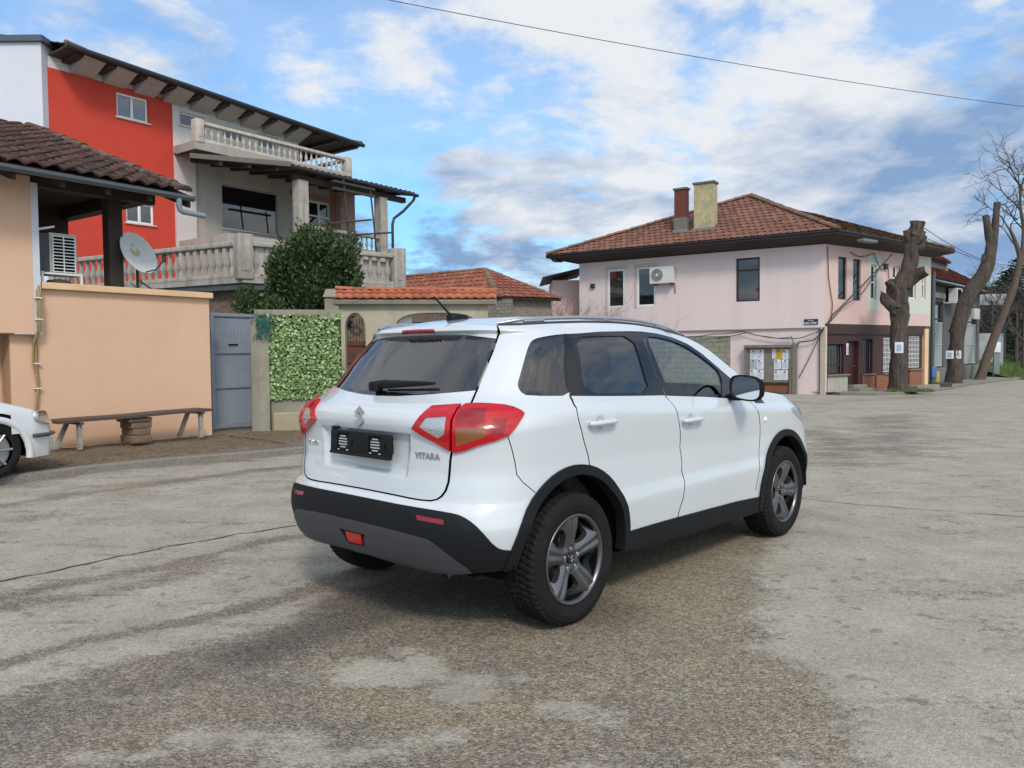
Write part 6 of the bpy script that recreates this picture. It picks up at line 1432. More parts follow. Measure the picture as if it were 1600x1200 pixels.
tiles('roof',S2(-3.5,.6,5.25),S2(11.0,.6,5.30),S2(-3.5,-4.2,8.3),S2(8.5,-4.2,8.3),T_ORED,sh,tw=.6,th=.5,amp=.06,lip=.04,kind='flat',seed=20,under=M_WOOD)
mb=MB(M2); mb.box(-3.5,10.9,-.58,-.0,5.03,5.13); mb.build('soffit',M_WOOD,sh)
for a,b in ((-1.9,2.0),(2.9,6.2)):
    mb=MB(M2); mb.box(a,b,1.0,3.8,5.9,7.0); d_=mb.build('dormer',M_DG,sh)
    tiles('dormer_roof',S2(a-.3,-.75,6.85),S2(b+.3,-.75,6.85),S2(a-.3,-2.3,8.1),S2(b+.3,-2.3,8.1),T_ORANGE,d_,tw=.6,th=.5,amp=.05,lip=.04,kind='flat',seed=21,under=M_WOOD)
    mb=MB(M2); mb.box(b-.1,b+.08,.9,.99,5.95,6.9); mb.build('dormer_trim',M_BALU,d_)
a3=thing('air_conditioner',S2(2.2,.5,4.1),'white air conditioner on brackets on the dark grey shop wall','air conditioner')
mb=MB(M2); mb.bbox(2.1,3.3,-.62,-.15,4.15,4.95,.03,smooth=False); mb.build('casing',mat('ac_white',(.60,.60,.58),.5),a3)
mb=MB(M2); mb.box(2.2,2.95,-.64,-.623,4.22,4.88); mb.build('fan_opening',M_DARK,a3)
mb=MB(M2); mb.box(1.7,3.4,-.65,-.0,4.06,4.12); mb.build('bracket',M_PVC,a3)
# ================================================================ street trees
def barkmat(name,c1,c2,c3):
    m,N,L=newmat(name); b=N['Principled BSDF']; tc=N.new('ShaderNodeTexCoord').outputs['Object']; mp=N.new('ShaderNodeMapping'); mp.inputs['Scale'].default_value=(9,9,1.6); L.new(tc,mp.inputs[0])
    f=noise(N,L,mp.outputs[0],1.,8,.7,1.2); g=noise(N,L,tc,2.,6,.65); h=noise(N,L,tc,14,5,.7)
    c=mixc(N,L,mrange(N,L,f,.38,.62),c1,c2); c=mixc(N,L,mrange(N,L,g,.45,.65,0,.6),c,c3); c=mixc(N,L,mrange(N,L,h,.5,.7,0,.5),c,c1); L.new(c,b.inputs['Base Color']); b.inputs['Roughness'].default_value=.95
    bp=N.new('ShaderNodeBump'); bp.inputs['Strength'].default_value=1.; bp.inputs['Distance'].default_value=.09; L.new(mth(N,L,'ADD',f,mth(N,L,'MULTIPLY',h,.4)),bp.inputs['Height']); L.new(bp.outputs[0],b.inputs['Normal']); return m
M_BK1=barkmat('pollard_bark',(.035,.027,.022),(.135,.106,.086),(.080,.060,.047))
M_CUT=mat('fresh_cut_wood',(.36,.28,.18),.8,noise=(8,.5,(.22,.16,.10)))
def limb(mb,pts,rad,rr,seg=14,lump=.10):
    """gnarled limb: smooth spline tube with lumps"""
    P=[Vector(p) for p in pts]; Q=[];Rr=[]; rad=[x*RS for x in rad]
    for i in range(len(P)-1):
        p0=P[max(i-1,0)];p1=P[i];p2=P[i+1];p3=P[min(i+2,len(P)-1)]
        for k in range(6):
            t=k/6; Q.append(.5*((2*p1)+(p2-p0)*t+(2*p0-5*p1+4*p2-p3)*t*t+(3*p1-p0-3*p2+p3)*t**3)); Rr.append(rad[i]+(rad[i+1]-rad[i])*t)
    Q.append(P[-1]);Rr.append(rad[-1]); vs=[];fs=[];up=Vector((1,.3,0)); ph=[rr.uniform(0,6) for _ in range(4)]
    for i,p in enumerate(Q):
        t=(Q[min(i+1,len(Q)-1)]-Q[max(i-1,0)]).normalized(); a=(up-t*up.dot(t)).normalized(); b=t.cross(a); up=a
        for k in range(seg):
            th=2*math.pi*k/seg; r_=Rr[i]*(1+lump*(math.sin(3*th+ph[0]+i*.21)+.7*math.sin(5*th-ph[1]+i*.5)+.6*math.sin(2*th+i*.8+ph[2]))+rr.uniform(-.03,.03)); vs.append(p+a*r_*math.cos(th)+b*r_*math.sin(th))
    for i in range(len(Q)-1):
        for k in range(seg): fs.append((i*seg+k,i*seg+(k+1)%seg,(i+1)*seg+(k+1)%seg,(i+1)*seg+k))
    mb.add(vs,fs,True); return Q[-1],[tuple(v) for v in vs[-seg:]]
def plane_pts(D,L):
    """(horizontal offset, height) profile of a trunk standing in the plane y = D"""
    return [(x,D+dy,z) for x,dy,z in L]
rr=random.Random(31)
RS=.83
t1=thing('pollarded_tree',(15.15,30.3,-.25),'thick pollarded tree with lopped knobbly stubs, in front of the pink house side','tree')
tr=MB(); limb(tr,[(15.15,30.3,-.42),(15.12,30.3,.2),(15.10,30.3,1.0),(15.08,30.3,1.9),(15.12,30.3,2.7),(15.06,30.3,3.4)],[.56,.40,.36,.36,.40,.42],rr,18,.07)
limb(tr,[(14.98,30.25,3.0),(15.15,30.25,3.8),(15.40,30.25,4.35),(15.52,30.25,4.9),(15.52,30.25,5.45),(15.58,30.25,5.85)],[.38,.42,.38,.32,.30,.30],rr,16,.09)
e2,r2=limb(tr,[(15.30,30.2,3.9),(15.58,29.95,4.22),(15.82,29.62,4.38)],[.36,.28,.23],rr,14,.06)
e3,r3=limb(tr,[(15.05,30.2,3.2),(14.78,30.15,3.75),(14.60,30.15,4.05)],[.32,.25,.16],rr,12,.2)
limb(tr,[(14.95,30.2,2.95),(14.55,30.1,3.2),(14.32,30.0,3.55)],[.30,.22,.10],rr,12,.25); limb(tr,[(14.6,30.1,3.3),(14.25,30.0,3.62)],[.10,.03],rr,8,.2)
e4,r4=limb(tr,[(15.50,30.25,5.4),(15.78,30.2,5.65),(15.92,30.2,5.95)],[.22,.20,.17],rr,12,.08); e5,r5=limb(tr,[(15.50,30.25,5.5),(15.36,30.2,5.8),(15.30,30.2,6.0)],[.22,.18,.15],rr,12,.1)
limb(tr,[(15.58,30.2,5.75),(15.68,30.2,6.05),(15.72,30.2,6.32)],[.30,.30,.30],rr,14,.1); limb(tr,[(15.5,30.2,5.2),(15.85,30.1,5.35),(15.98,30.1,5.75)],[.14,.12,.10],rr,8,.1)
tr.build('trunk',M_BK1,t1)
for rg,ce in ((r2,e2),): c=MB(); dn=(Vector((15.82,29.62,4.38))-Vector((15.58,29.95,4.22))).normalized(); c.add([tuple(Vector(v)+dn*.012) for v in rg],[tuple(range(len(rg)))]); c.build('cut_face',M_CUT,t1)
t2=thing('pollarded_tree',(23.5,41.2,-.43),'leaning pollarded tree with two upright stubs and papers taped to its trunk','tree')
def TX(u): return (u-800)/1211.7
D=41.2; RS=.74
def tp_(u,v,dy=0):  # profile taken from image pixels (u,v), cast out to the tree's distance
    y=D+dy; return (TX(u)*y*1.0,y,1.366+(552-(u-800)*.0087-v)/1211.7*y)
tr=MB(); limb(tr,[tp_(1491,606),tp_(1492,575),tp_(1494,540),tp_(1497,510),tp_(1505,480),tp_(1517,455),tp_(1533,432),tp_(1542,410),tp_(1546,385),tp_(1548,365)],[.62,.48,.46,.50,.50,.50,.50,.44,.36,.34],rr,18,.06)
a1,b1=limb(tr,[tp_(1546,380),tp_(1541,360),tp_(1536,338)],[.34,.26,.20],rr,12,.05); a2,b2=limb(tr,[tp_(1549,375),tp_(1552,350),tp_(1554,318)],[.32,.24,.20],rr,12,.05)
limb(tr,[tp_(1537,425),tp_(1535,412),tp_(1536,398)],[.26,.22,.14],rr,10,.08); limb(tr,[tp_(1496,520),tp_(1484,516)],[.3,.16],rr,10,.1)
tr.build('trunk',M_BK1,t2)
for rg in (b1,b2): c=MB(); c.add(rg,[tuple(range(len(rg)))]); c.build('cut_face',M_BK1,t2)
NT=4
def twigs(mb,p,d,L,r,depth,rr,spread=.6):
    n=4; pts=[Vector(p)]; dd=Vector(d).normalized()
    for k in range(n): dd=(dd+Vector((rr.gauss(0,.22),rr.gauss(0,.22),rr.gauss(.05,.2)))).normalized(); pts.append(pts[-1]+dd*L/n)
    mb.tube(pts,[r*(1-.14*k) for k in range(n+1)],5 if depth>1 else 3,cap=False)
    if depth>0:
        for k in range(3 if depth>1 else NT):
            i=rr.choice((2,3,4)); v=(dd+Vector((rr.gauss(0,spread),rr.gauss(0,spread),rr.gauss(.1,spread*.8)))).normalized(); twigs(mb,pts[i],v,L*rr.uniform(.55,.8),r*.55,depth-1,rr,spread)
D=48.3
t3=thing('bare_tree',(TX(1532)*D,D,-.5),'slender leaning bare tree with curled winter twigs at the right edge','tree')
RS=.68; tr=MB(); limb(tr,[tp_(1530,598),tp_(1534,585),tp_(1543,555),tp_(1556,520),tp_(1569,485),tp_(1580,455),tp_(1588,425),tp_(1592,400)],[.55,.42,.38,.36,.34,.32,.28,.26],rr,14,.05)
limb(tr,[tp_(1590,420),tp_(1598,390),tp_(1612,350),tp_(1618,320)],[.28,.24,.18,.12],rr,10,.05); limb(tr,[tp_(1592,405),tp_(1584,380),tp_(1575,360)],[.22,.17,.12],rr,10,.05); limb(tr,[tp_(1594,400),tp_(1596,360),tp_(1590,320),tp_(1592,290)],[.2,.16,.11,.07],rr,8,.05)
tr.build('trunk',mat('brown_bark',(.115,.083,.066),.95,noise=(4,.6,(.07,.05,.04)),bump=(9,.8,.04)),t3)
tw=MB(); 
for u,v,dx,L in ((1575,362,-.8,2.0),(1578,370,-.5,1.8),(1590,330,-.7,2.2),(1592,300,-.4,2.0),(1592,290,.2,2.0),(1596,360,-.9,1.8),(1600,350,.3,2.),(1584,385,-1.,1.6),(1612,350,.5,2.),(1618,320,-.5,2.0),(1590,310,-.9,1.7),(1586,345,-1.,2.),(1615,330,-.2,2.4),(1594,300,-.7,1.8)):
    twigs(tw,tp_(u,v),(dx,rr.uniform(-.3,.3),.9),L,.055,3,rr,.85)
tw.build('twigs',mat('twig_bark',(.085,.062,.052),.95),t3)
# papers on trees
def paper(base,n,w,h,label,writing=True,blue=False):
    n=Vector(n).normalized(); ex=Vector((0,0,1)).cross(n).normalized(); Mx=frame(base,ex,n.cross(ex)*-1,(0,0,1)); Mx=frame(base,(ex.x,ex.y,0),(-n.x,-n.y,0),(0,0,1))
    t=thing('notice',tuple(base),label,'notice'); m=MB(Mx); k=6; vs=[]
    for i in range(k+1): x=-w/2+w*i/k; y=.05*(x/w*2)**2*w; vs+=[(x,y,-h/2),(x,y,h/2)]
    m.add(vs,[(2*i,2*i+2,2*i+3,2*i+1) for i in range(k)],True); m.build('sheet',M_PAP,t)
    m=MB(Mx)
    for i in range(5): z=h*.22-i*h*.13; m.box(-w*.3,w*.28,-.012,-.006,z-h*.018,z+h*.018)
    m.build('print',mat('blue_print',(.05,.10,.30),.7) if blue else M_PRT,t)
paper((14.97,29.99,1.46),(-.35,-.95,0),.30,.42,'white paper with blue print nailed to the thick pollarded trunk',blue=True)
D=40.84; paper(tp_(1484,554),(-.5,-.85,0),.36,.42,'left of two printed sheets taped round the leaning pollarded trunk'); paper(tp_(1498,554),(-.3,-.95,0),.24,.42,'right of two sheets taped round the leaning pollarded trunk, the whiter one')
paper(tuple(MS@Vector((1.55,-.01,1.42))),(.577,-.817,0),.16,.46,'narrow white notice beside the maroon shop door')
# bollard, post, planters by the trees
t=thing('post',(19.14,35.3,-.3),'tall thin teal-grey steel post at the corner between the houses','pole'); m=MB(); m.tube([(19.14,35.3,-.5),(19.14,35.3,4.9)],.09,10); m.build('shaft',mat('teal_grey_paint',(.06,.085,.09),.5,noise=(6,.5,(.10,.12,.12))),t); m=MB(); m.bbox(18.85,19.75,34.75,35.5,-.42,-.12,.03,smooth=False); m.build('footing',M_GREYP,t); m=MB(); m.bbox(19.04,19.25,35.14,35.20,.1,.6,.01); m.build('stickers',mat('blue_sticker',(.05,.14,.34),.6),t)
t=thing('bollard',(19.95,36.4,-.35),'short yellow bollard on the pavement by the teal post','bollard'); m=MB(); m.lathe([(.12,0),(.12,.62),(.10,.68),(.04,.70)],16,M=Matrix.Translation((19.95,36.4,-.35))); m.build('shaft',mat('faded_yellow',(.42,.33,.05),.6,noise=(5,.5,(.25,.2,.05))),t); m=MB(); m.lathe([(.2,0),(.2,.06)],16,M=Matrix.Translation((19.95,36.4,-.36))); m.build('base',M_IRON,t)
t=thing('signboard',(33.6,52.6,-.55),'small white notice on a grey post before the grass bank','sign'); x,y=(1558-800)/1211.7*53,53.; m=MB(); m.bbox(x-.22,x+.22,y-.04,y+.04,1.15,1.85,.01); m.build('board',M_PAP,t); m=MB(); m.bbox(x-.18,x+.22,y+.045,y+.2,-.6,1.14,.02); m.build('post',mat('grey_green_post',(.16,.20,.19),.7),t)
# far white building bits and hoarding between trees
fb=thing('far_building',(38,62,-.6),'distant pale structure and hoarding seen between the leaning trees','building')
m=MB(); m.box(34.5,38.,60,60.4,-.9,2.6); m.build('hoarding',mat('pale_hoarding',(.34,.36,.37),.8,noise=(2,.7,(.16,.17,.18))),fb); m=MB(); m.box(35.2,41,64,66,5.0,5.9); m.build('canopy',mat('pale_canopy',(.40,.41,.40),.8),fb); m=MB(); m.box(36.5,37.0,63.9,64.3,-1,5.0); m.box(40.2,40.7,63.9,64.3,-1,5.0); m.build('column',M_IRON,fb)
# grass bank
def grassbank():
    rr=random.Random(6); X0,X1,Y0,Y1=33,95,52,130
    def hb(x,y):
        d=((x-36.5)*.72-(y-56.0)*.69)*-1 ; e=((x-36.5)*.72-(y-56.0)*.69)
        k=np.clip((y-(x*1.02+15.6))/9.,0,1); return -.62+ .03+1.9*k*k*(3-2*k)
    n=60; xs=np.linspace(X0,X1,n); vs=[];fs=[]
    for i in range(n):
        x=xs[i]; y0=x*1.02+15.9
        for j in range(30):
            y=y0+j*j*.09; vs.append((x,y,float(gz(x,y))+.02+2.6*(lambda k:k*k*(3-2*k))(min(1,(y-y0)/16.))))
    for i in range(n-1):
        for j in range(29): fs.append((i*30+j,(i+1)*30+j,(i+1)*30+j+1,i*30+j+1))
    m=MB(); m.add(vs,fs,True); m.build('grass_bank',mat('turf',(.060,.100,.022),.95,noise=[(1.2,.7,(.10,.13,.035)),(6,.6,(.045,.065,.02))],bump=(8,.8,.1)),kind='structure')
    vs=[];fs=[]
    for _ in range(14000):
        x=rr.uniform(33.5,60); y0=x*1.02+15.9; y=y0+rr.random()**1.6*14; k=min(1,(y-y0)/16.); z=gzf(x,y)+.08+2.6*k*k*(3-2*k); h=rr.uniform(.10,.32); a=rr.uniform(0,3.14); w=.035
        b=len(vs); vs+=[(x-w*math.cos(a),y-w*math.sin(a),z),(x+w*math.cos(a),y+w*math.sin(a),z),(x+rr.uniform(-.1,.1),y+rr.uniform(-.1,.1),z+h)]; fs.append((b,b+1,b+2))
    g=MB(); g.v=vs;g.f=fs;g.sm=[False]*len(fs); tag(g.build('grass',mat('grass_blades',(.085,.150,.030),.8,noise=(.8,.6,(.14,.17,.05))),kind='stuff'),'bright green grass growing on the bank at the right edge','grass')
grassbank()
# distant trees
M_CON=mat('conifer_needles',(.020,.038,.022),.8,noise=(.8,.6,(.034,.055,.03)))
M_BRO=mat('winter_brush',(.085,.068,.060),.95,noise=(.5,.6,(.055,.045,.042)))
def far_tree(kind,x,y,h,r,seed,label,group):
    rr=random.Random(seed); z0=gzf(x,y)+(.4); t=thing('conifer' if kind=='c' else 'bare_tree',(x,y,z0),label,'tree',group)
    m=MB(); m.tube([(x,y,z0-.5),(x,y,z0+h*.9)],[.22,.05],6); m.build('trunk',M_BARK,t); vs=[];fs=[]
    if kind=='c':
        for k in range(int(h*2.4)):
            zz=z0+h*(.12+.88*k/(h*2.4)); rad=r*(1-(zz-z0)/h)**.8+.15
            for b_ in range(9):
                a=rr.uniform(0,6.28); L=rad*rr.uniform(.6,1.1)
                for q in range(12):
                    f=(q+1)/12; px=x+math.cos(a)*L*f+rr.gauss(0,.12);py=y+math.sin(a)*L*f+rr.gauss(0,.12);pz=zz-.25*L*f+rr.gauss(0,.10); s=rr.uniform(.18,.36); i=len(vs); e=rr.uniform(0,6.28)
                    vs+=[(px,py,pz),(px+s*math.cos(e),py+s*math.sin(e),pz-s*.3),(px+s*math.cos(e+.9)*.8,py+s*math.sin(e+.9)*.8,pz+s*.15)]; fs.append((i,i+1,i+2))
        m=MB(); m.v=vs;m.f=fs;m.sm=[False]*len(fs); m.build('crown',M_CON,t)
    else:
        m=MB()
        for k in range(7): twigs(m,(x,y,z0+h*rr.uniform(.2,.6)),(rr.gauss(0,.7),rr.gauss(0,.7),1),h*.42,.07,3,rr,.5)
        m.build('crown',M_BRO,t)
k=0
for (u,v,Dd,kind,r_) in ((1592,405,66,'c',4.2),(1572,425,72,'c',3.8),(1612,398,70,'c',4.5),(1560,440,78,'c',3.5),(1580,418,86,'c',4.5),(1546,455,85,'b',3),(1556,462,70,'b',3),(1600,440,60,'b',3),(1536,452,96,'c',4),(1550,470,62,'b',2.5),(1588,470,64,'b',3),(1526,458,110,'b',4),(1640,400,75,'c',4.5),(1690,390,78,'c',5)):
    x=(u-800)/1211.7*Dd; h=(552-(u-800)*.0087-v)/1211.7*Dd+1.366+.8; far_tree(kind,x,Dd,h,r_,100+k,'dark conifer in the clump beyond the grass bank' if kind=='c' else 'bare brown tree in the thicket beyond the grass bank','conifers beyond the grass bank' if kind=='c' else 'bare trees beyond the grass bank'); k+=1
m=MB(); rr=random.Random(77); vs=[];fs=[]
for _ in range(30000):
    Dd=rr.uniform(85,120); u=rr.uniform(1440,1760); x=(u-800)/1211.7*Dd; top=552-8-455+rr.gauss(0,8); h=top/1211.7*Dd*rr.random()**.6; z=h+.3; s=rr.uniform(.25,.7); a=rr.uniform(0,6.28); i=len(vs); vs+=[(x,Dd,z),(x+s*math.cos(a)*.3,Dd+s*math.sin(a)*.3,z+s),(x+s*math.cos(a+.5)*.5,Dd+s*math.sin(a+.5)*.5,z+s*.5)]; fs.append((i,i+1,i+2))
m.v=vs;m.f=fs;m.sm=[False]*len(fs); tag(m.build('far_woodland',M_BRO,kind='stuff'),'brown winter woodland on the slope far beyond the road','woodland')
# bare shrubs left of the pink house
for k,(x,y,h) in enumerate(((2.3,34.5,3.6),(3.4,34.0,3.3),(4.4,33.2,3.4),(1.6,35.2,3.9),(1.2,36.5,4.2))):
    t=thing('bare_shrub',(x,y,-.4),['bare twiggy shrub before the pink annex','bare thin shrub at the left foot of the pink wall','bare arching shrub under the first white window','pale bare shrub left of the annex','taller bare shrub between outbuilding and annex'][k],'shrub','bare shrubs by the pink annex'); m=MB(); rr=random.Random(50+k)
    for q in range(7): twigs(m,(x+rr.uniform(-.2,.2),y,-.4),(rr.gauss(0,.35),rr.gauss(0,.3),1.2),h*.62,.022,3,rr,.45)
    m.build('branches',mat('red_brown_twigs',(.13,.095,.085),.9),t)
# far hills
def hills():
    xs=np.linspace(-1800,2600,90); vs=[];fs=[]; rr=random.Random(2)
    for x in xs:
        h=26+14*math.sin(x*.0021+1)+7*math.sin(x*.0083)+4*math.sin(x*.021)+(30*math.exp(-((x-900)/500)**2))
        vs+=[(x,1500,-12),(x,1750,h*.6),(x,2100,h),(x,2500,h*.8)]
    for i in range(len(xs)-1):
        for j in range(3): fs.append((i*4+j,(i+1)*4+j,(i+1)*4+j+1,i*4+j+1))
    m=MB(); m.add(vs,fs,True); m.build('hills',mat('far_hill',(.07,.085,.07),1.,noise=(.01,.5,(.05,.065,.05))),kind='structure')
hills()
# overhead wires
def wire(a,b,r,sag,label,n=40):
    a=Vector(a);b=Vector(b); P=[]
    for k in range(n+1): t=k/n; p=a.lerp(b,t); p.z-=sag*4*t*(1-t); P.append(p)
    m=MB(); m.tube(P,r,4); return tag(m.build('overhead_wire',M_CABLE),label,'wire')
wire((-8.28,14.70,9.22),(21.9,27.13,9.22),.009,.35,'single thin wire running across the whole sky')
wire((15.95,30.2,6.1),(34,52,7.0),.016,.5,'upper of two wires slung right from the thick pollarded tree')
wire((15.95,30.2,5.75),(34,52,6.7),.016,.25,'lower of two wires slung right from the thick pollarded tree')
# leaves, stones and litter on the pavement and road
def scatter(name,n,fn,m,smin,smax,label,cat,seed,flat=.3):
    rr=random.Random(seed); vs=[];fs=[]
    for _ in range(n):
        x,y,z=fn(rr); s=rr.uniform(smin,smax); a=rr.uniform(0,6.28); b=len(vs)
        for k in range(5): t=a+k*1.2566; q=s*rr.uniform(.6,1.1); vs.append((x+q*math.cos(t),y+q*math.sin(t)*.75,z+rr.uniform(0,s*flat)))
        vs.append((x,y,z+s*flat*1.6)); fs+=[(b+k,b+(k+1)%5,b+5) for k in range(5)]
    mb=MB(); mb.v=vs;mb.f=fs;mb.sm=[False]*len(fs); tag(mb.build(name,m,kind='stuff'),label,cat)
def onpave(rr): s_=rr.uniform(-2.6,4.2); y=-rr.random()**.8*2.3; p=MP@Vector((s_,y,0)); return p.x,p.y,.085+gzf(p.x,p.y)
scatter('leaf_litter',3200,onpave,mat('dead_leaves',(.17,.115,.06),.9,noise=(9,.6,(.09,.055,.03))),.010,.032,'dry brown leaves scattered over the pavement by the bench','leaf litter',1)
def attree(rr): a=rr.uniform(0,6.28); q=rr.random()**.6*.9; x=15.35+q*math.cos(a); y=29.85+q*math.sin(a)*.5; return x,y,gzf(x,y)+.10
def tufts():
    rr=random.Random(12); vs=[];fs=[]
    for _ in range(900):
        x,y,z=attree(rr); h=rr.uniform(.05,.16); b=len(vs); a=rr.uniform(0,3.14); vs+=[(x-.02*math.cos(a),y-.02*math.sin(a),z),(x+.02*math.cos(a),y+.02*math.sin(a),z),(x+rr.uniform(-.05,.05),y,z+h)]; fs.append((b,b+1,b+2))
    g=MB(); g.v=vs;g.f=fs;g.sm=[False]*len(fs); tag(g.build('weeds',MAT['grass_blades'],kind='stuff'),'green weeds round the foot of the thick pollarded tree','weeds')
tufts()
scatter('soil',500,attree,mat('bare_soil',(.085,.065,.048),.95),.04,.12,'loose brown soil round the foot of the thick pollarded tree','soil',5,.25)
def onroad(rr): x=rr.uniform(-4,6); y=rr.uniform(2.3,12); return x,y,gzf(x,y)+.001
scatter('gravel',2600,onroad,mat('loose_grit',(.25,.235,.20),.9,noise=(30,.7,(.12,.11,.095))),.003,.009,'loose grit scattered over the asphalt','gravel',2,.5)
# ================================================================ silver saloon, its nose in frame at the left
CS=empty('parked_car',(-6.21,8.50,.075),math.atan2(.89,.45),'silver saloon car cut off by the left edge of the photo, nose by the bench','car')
M_SV=mat('silver_paint',(.68,.70,.70),.25,metal=.1,coat=1.)
def saloon():
    # side outline by station: x, half width, bonnet/roof height, shoulder height, sill height   (front wheel centre at x=0)
    st=[(.80,.42,.52,.46,.30),(.76,.62,.60,.52,.22),(.66,.76,.68,.60,.19),(.45,.835,.76,.70,.19),(.10,.86,.86,.80,.19),(-.45,.868,.94,.86,.19),(-.62,.87,1.0,.88,.19),(-1.20,.87,1.36,.90,.19),(-1.9,.87,1.40,.92,.19),(-2.7,.865,1.36,.93,.19),(-3.3,.85,1.04,.94,.20),(-3.75,.80,.98,.90,.24),(-3.85,.62,.92,.80,.34)]
    xs=np.linspace(.80,-3.85,130); A=np.array(st)[::-1]
    def g(x,c): return float(np.interp(x,A[:,0],A[:,c]))
    rows=[];K=26
    for x in xs:
        w=g(x,1);zt=g(x,2);zs=g(x,3);zb=g(x,4); cab=zt-zs>.25; row=[]
        pts=[(w*.97,zb),(w,zb+.12),(w*1.0,zb+.28),(w*.995,zs-.10),(w*.97,zs)]+([(w*.80,zt-.10),(w*.70,zt-.02),(w*.35,zt+.012),(0,zt+.018)] if cab else [(w*.90,zs+(zt-zs)*.45),(w*.70,zt-.015),(w*.35,zt),(0,zt+.01)])
        rows.append([(x,y,z) for y,z in pts])
    V=[];n=len(rows[0])
    for r in rows: V+=r
    F=[];FG=[]
    for i in range(len(rows)-1):
        for k in range(n-1):
            q=(i*n+k,(i+1)*n+k,(i+1)*n+k+1,i*n+k+1); c=np.mean([V[j] for j in q],axis=0)
            if any(math.hypot(c[0]-wx,c[2]-.25)<.37 for wx in (0,-2.73)) and k<4: continue
            (FG if (k==4 and rows[i][-1][2]-rows[i][4][2]>.22) else F).append(q)
    for nm,ff,m in (('body',F,M_SV),('side_window',FG,G_WIND)):
        mb=MB(); mb.add(V,ff,True); mb.add([(x,-y,z) for x,y,z in V],[f[::-1] for f in ff],True); mb.build(nm,m,CS)
    for wx in (0,-2.73):
        for sd in (-1,1):
            a=MB(); n_=30; vs=[]
            for k in range(n_+1):
                t=R(-8+196*k/n_)
                for r_,yo in ((.352,.845),(.356,.878),(.412,.880),(.425,.862)): vs.append((wx+r_*math.cos(t),sd*(yo-(.012 if wx==0 else 0)*(1+math.cos(t))),.25+r_*math.sin(t)))
            a.add(vs,[(4*i+j,4*i+j+1,4*i+j+5,4*i+j+4) for i in range(n_) for j in range(3)],True); a.build('wheel_arch',M_SV,CS)
    mb=MB(); mb.add([(-.62,-.70,.985),(-.62,.70,.985),(-1.18,.58,1.33),(-1.18,-.58,1.33)],[(0,1,2,3)]); mb.build('windscreen',G_WIND,CS)
    c=MB(); c.box(-3.7,.6,-.55,.55,.22,.60)
    for wx in (0,-2.73):
        pr=[(wx+.375*math.cos(R(t)),.25+.375*math.sin(R(t))) for t in range(-6,187,12)]; n_=len(pr); c.add([(x,-.845,z) for x,z in pr]+[(x,.845,z) for x,z in pr],[(i,i+1,n_+i+1,n_+i) for i in range(n_-1)])
    c.build('underbody',M_DARK,CS)
    for sd in (-1,1):
        b=MB(); b.tube([(.42,sd*.845,.43),(.60,sd*.80,.43),(.74,sd*.66,.43),(.82,sd*.40,.435),(.83,sd*.0,.435)],.045,8,flat=.5); b.build('bumper_strip',mat('strip',(.05,.055,.075),.4),CS)
        h=MB(); P=[(.46,.845,.60),(.60,.81,.555),(.72,.70,.53),(.78,.52,.53),(.74,.54,.64),(.66,.68,.68),(.56,.79,.70),(.47,.84,.70)]; n=len(P); ce=Vector((.63,.70,.62)); vs=[(x+.012,sd*(y+.012),z) for x,y,z in P]+[(ce.x+.03,sd*(ce.y+.05),ce.z)]+[(x-.02,sd*(y-.02),z) for x,y,z in P]
        h.add(vs,[(i,(i+1)%n,n) for i in range(n)]+[(i,(i+1)%n,n+1+(i+1)%n,n+1+i) for i in range(n)],True); h.build('headlight',M_CLR,CS)
    b=MB(); b.bbox(.74,.84,-.55,.55,.20,.40,.04); b.build('front_bumper',M_SV,CS)
    b=MB(); b.bbox(.785,.82,-.38,-.02,.53,.62,.02); b.bbox(.785,.82,.02,.38,.53,.62,.02); b.build('grille',M_GBLK,CS)
    w_=empty('wheel',(0,-.74,.31)); w_.parent=CS
    v2=[(x*.31/.334,y*.9,z*.31/.334) for x,y,z in tv]; t=MB(); t.add(v2,tf,False); t.build('tyre',M_TYRE,w_)
    r_=MB(); r_.lathe([(.20,-.05),(.212,-.085),(.20,-.09),(.17,-.06),(.05,-.075),(.03,-.08)],40,M=Matrix.Rotation(0,4,'X')@Matrix.Rotation(R(-90),4,'X')@Matrix.Scale(-1,4,(0,0,1)),cap=False)
    for k in range(7):
        a=2*math.pi*k/7; r_.tube([(.03*math.cos(a),-.088,.03*math.sin(a)),(.20*math.cos(a),-.082,.20*math.sin(a))],[.022,.026],6,flat=.6)
    r_.lathe([(.001,0),(.2,0)],30,M=Matrix.Translation((0,-.05,0))@Matrix.Rotation(R(90),4,'X'),cap=False)
    r_.build('rim',mat('silver_alloy',(.42,.43,.44),.35,metal=.7),w_)
    for x,sd in ((-2.73,-1),(0,1),(-2.73,1)):
        c=copy_tree(w_,CS); c.location=(x,sd*.74,.31)
        if sd>0: c.rotation_euler=(0,0,math.pi)
saloon()
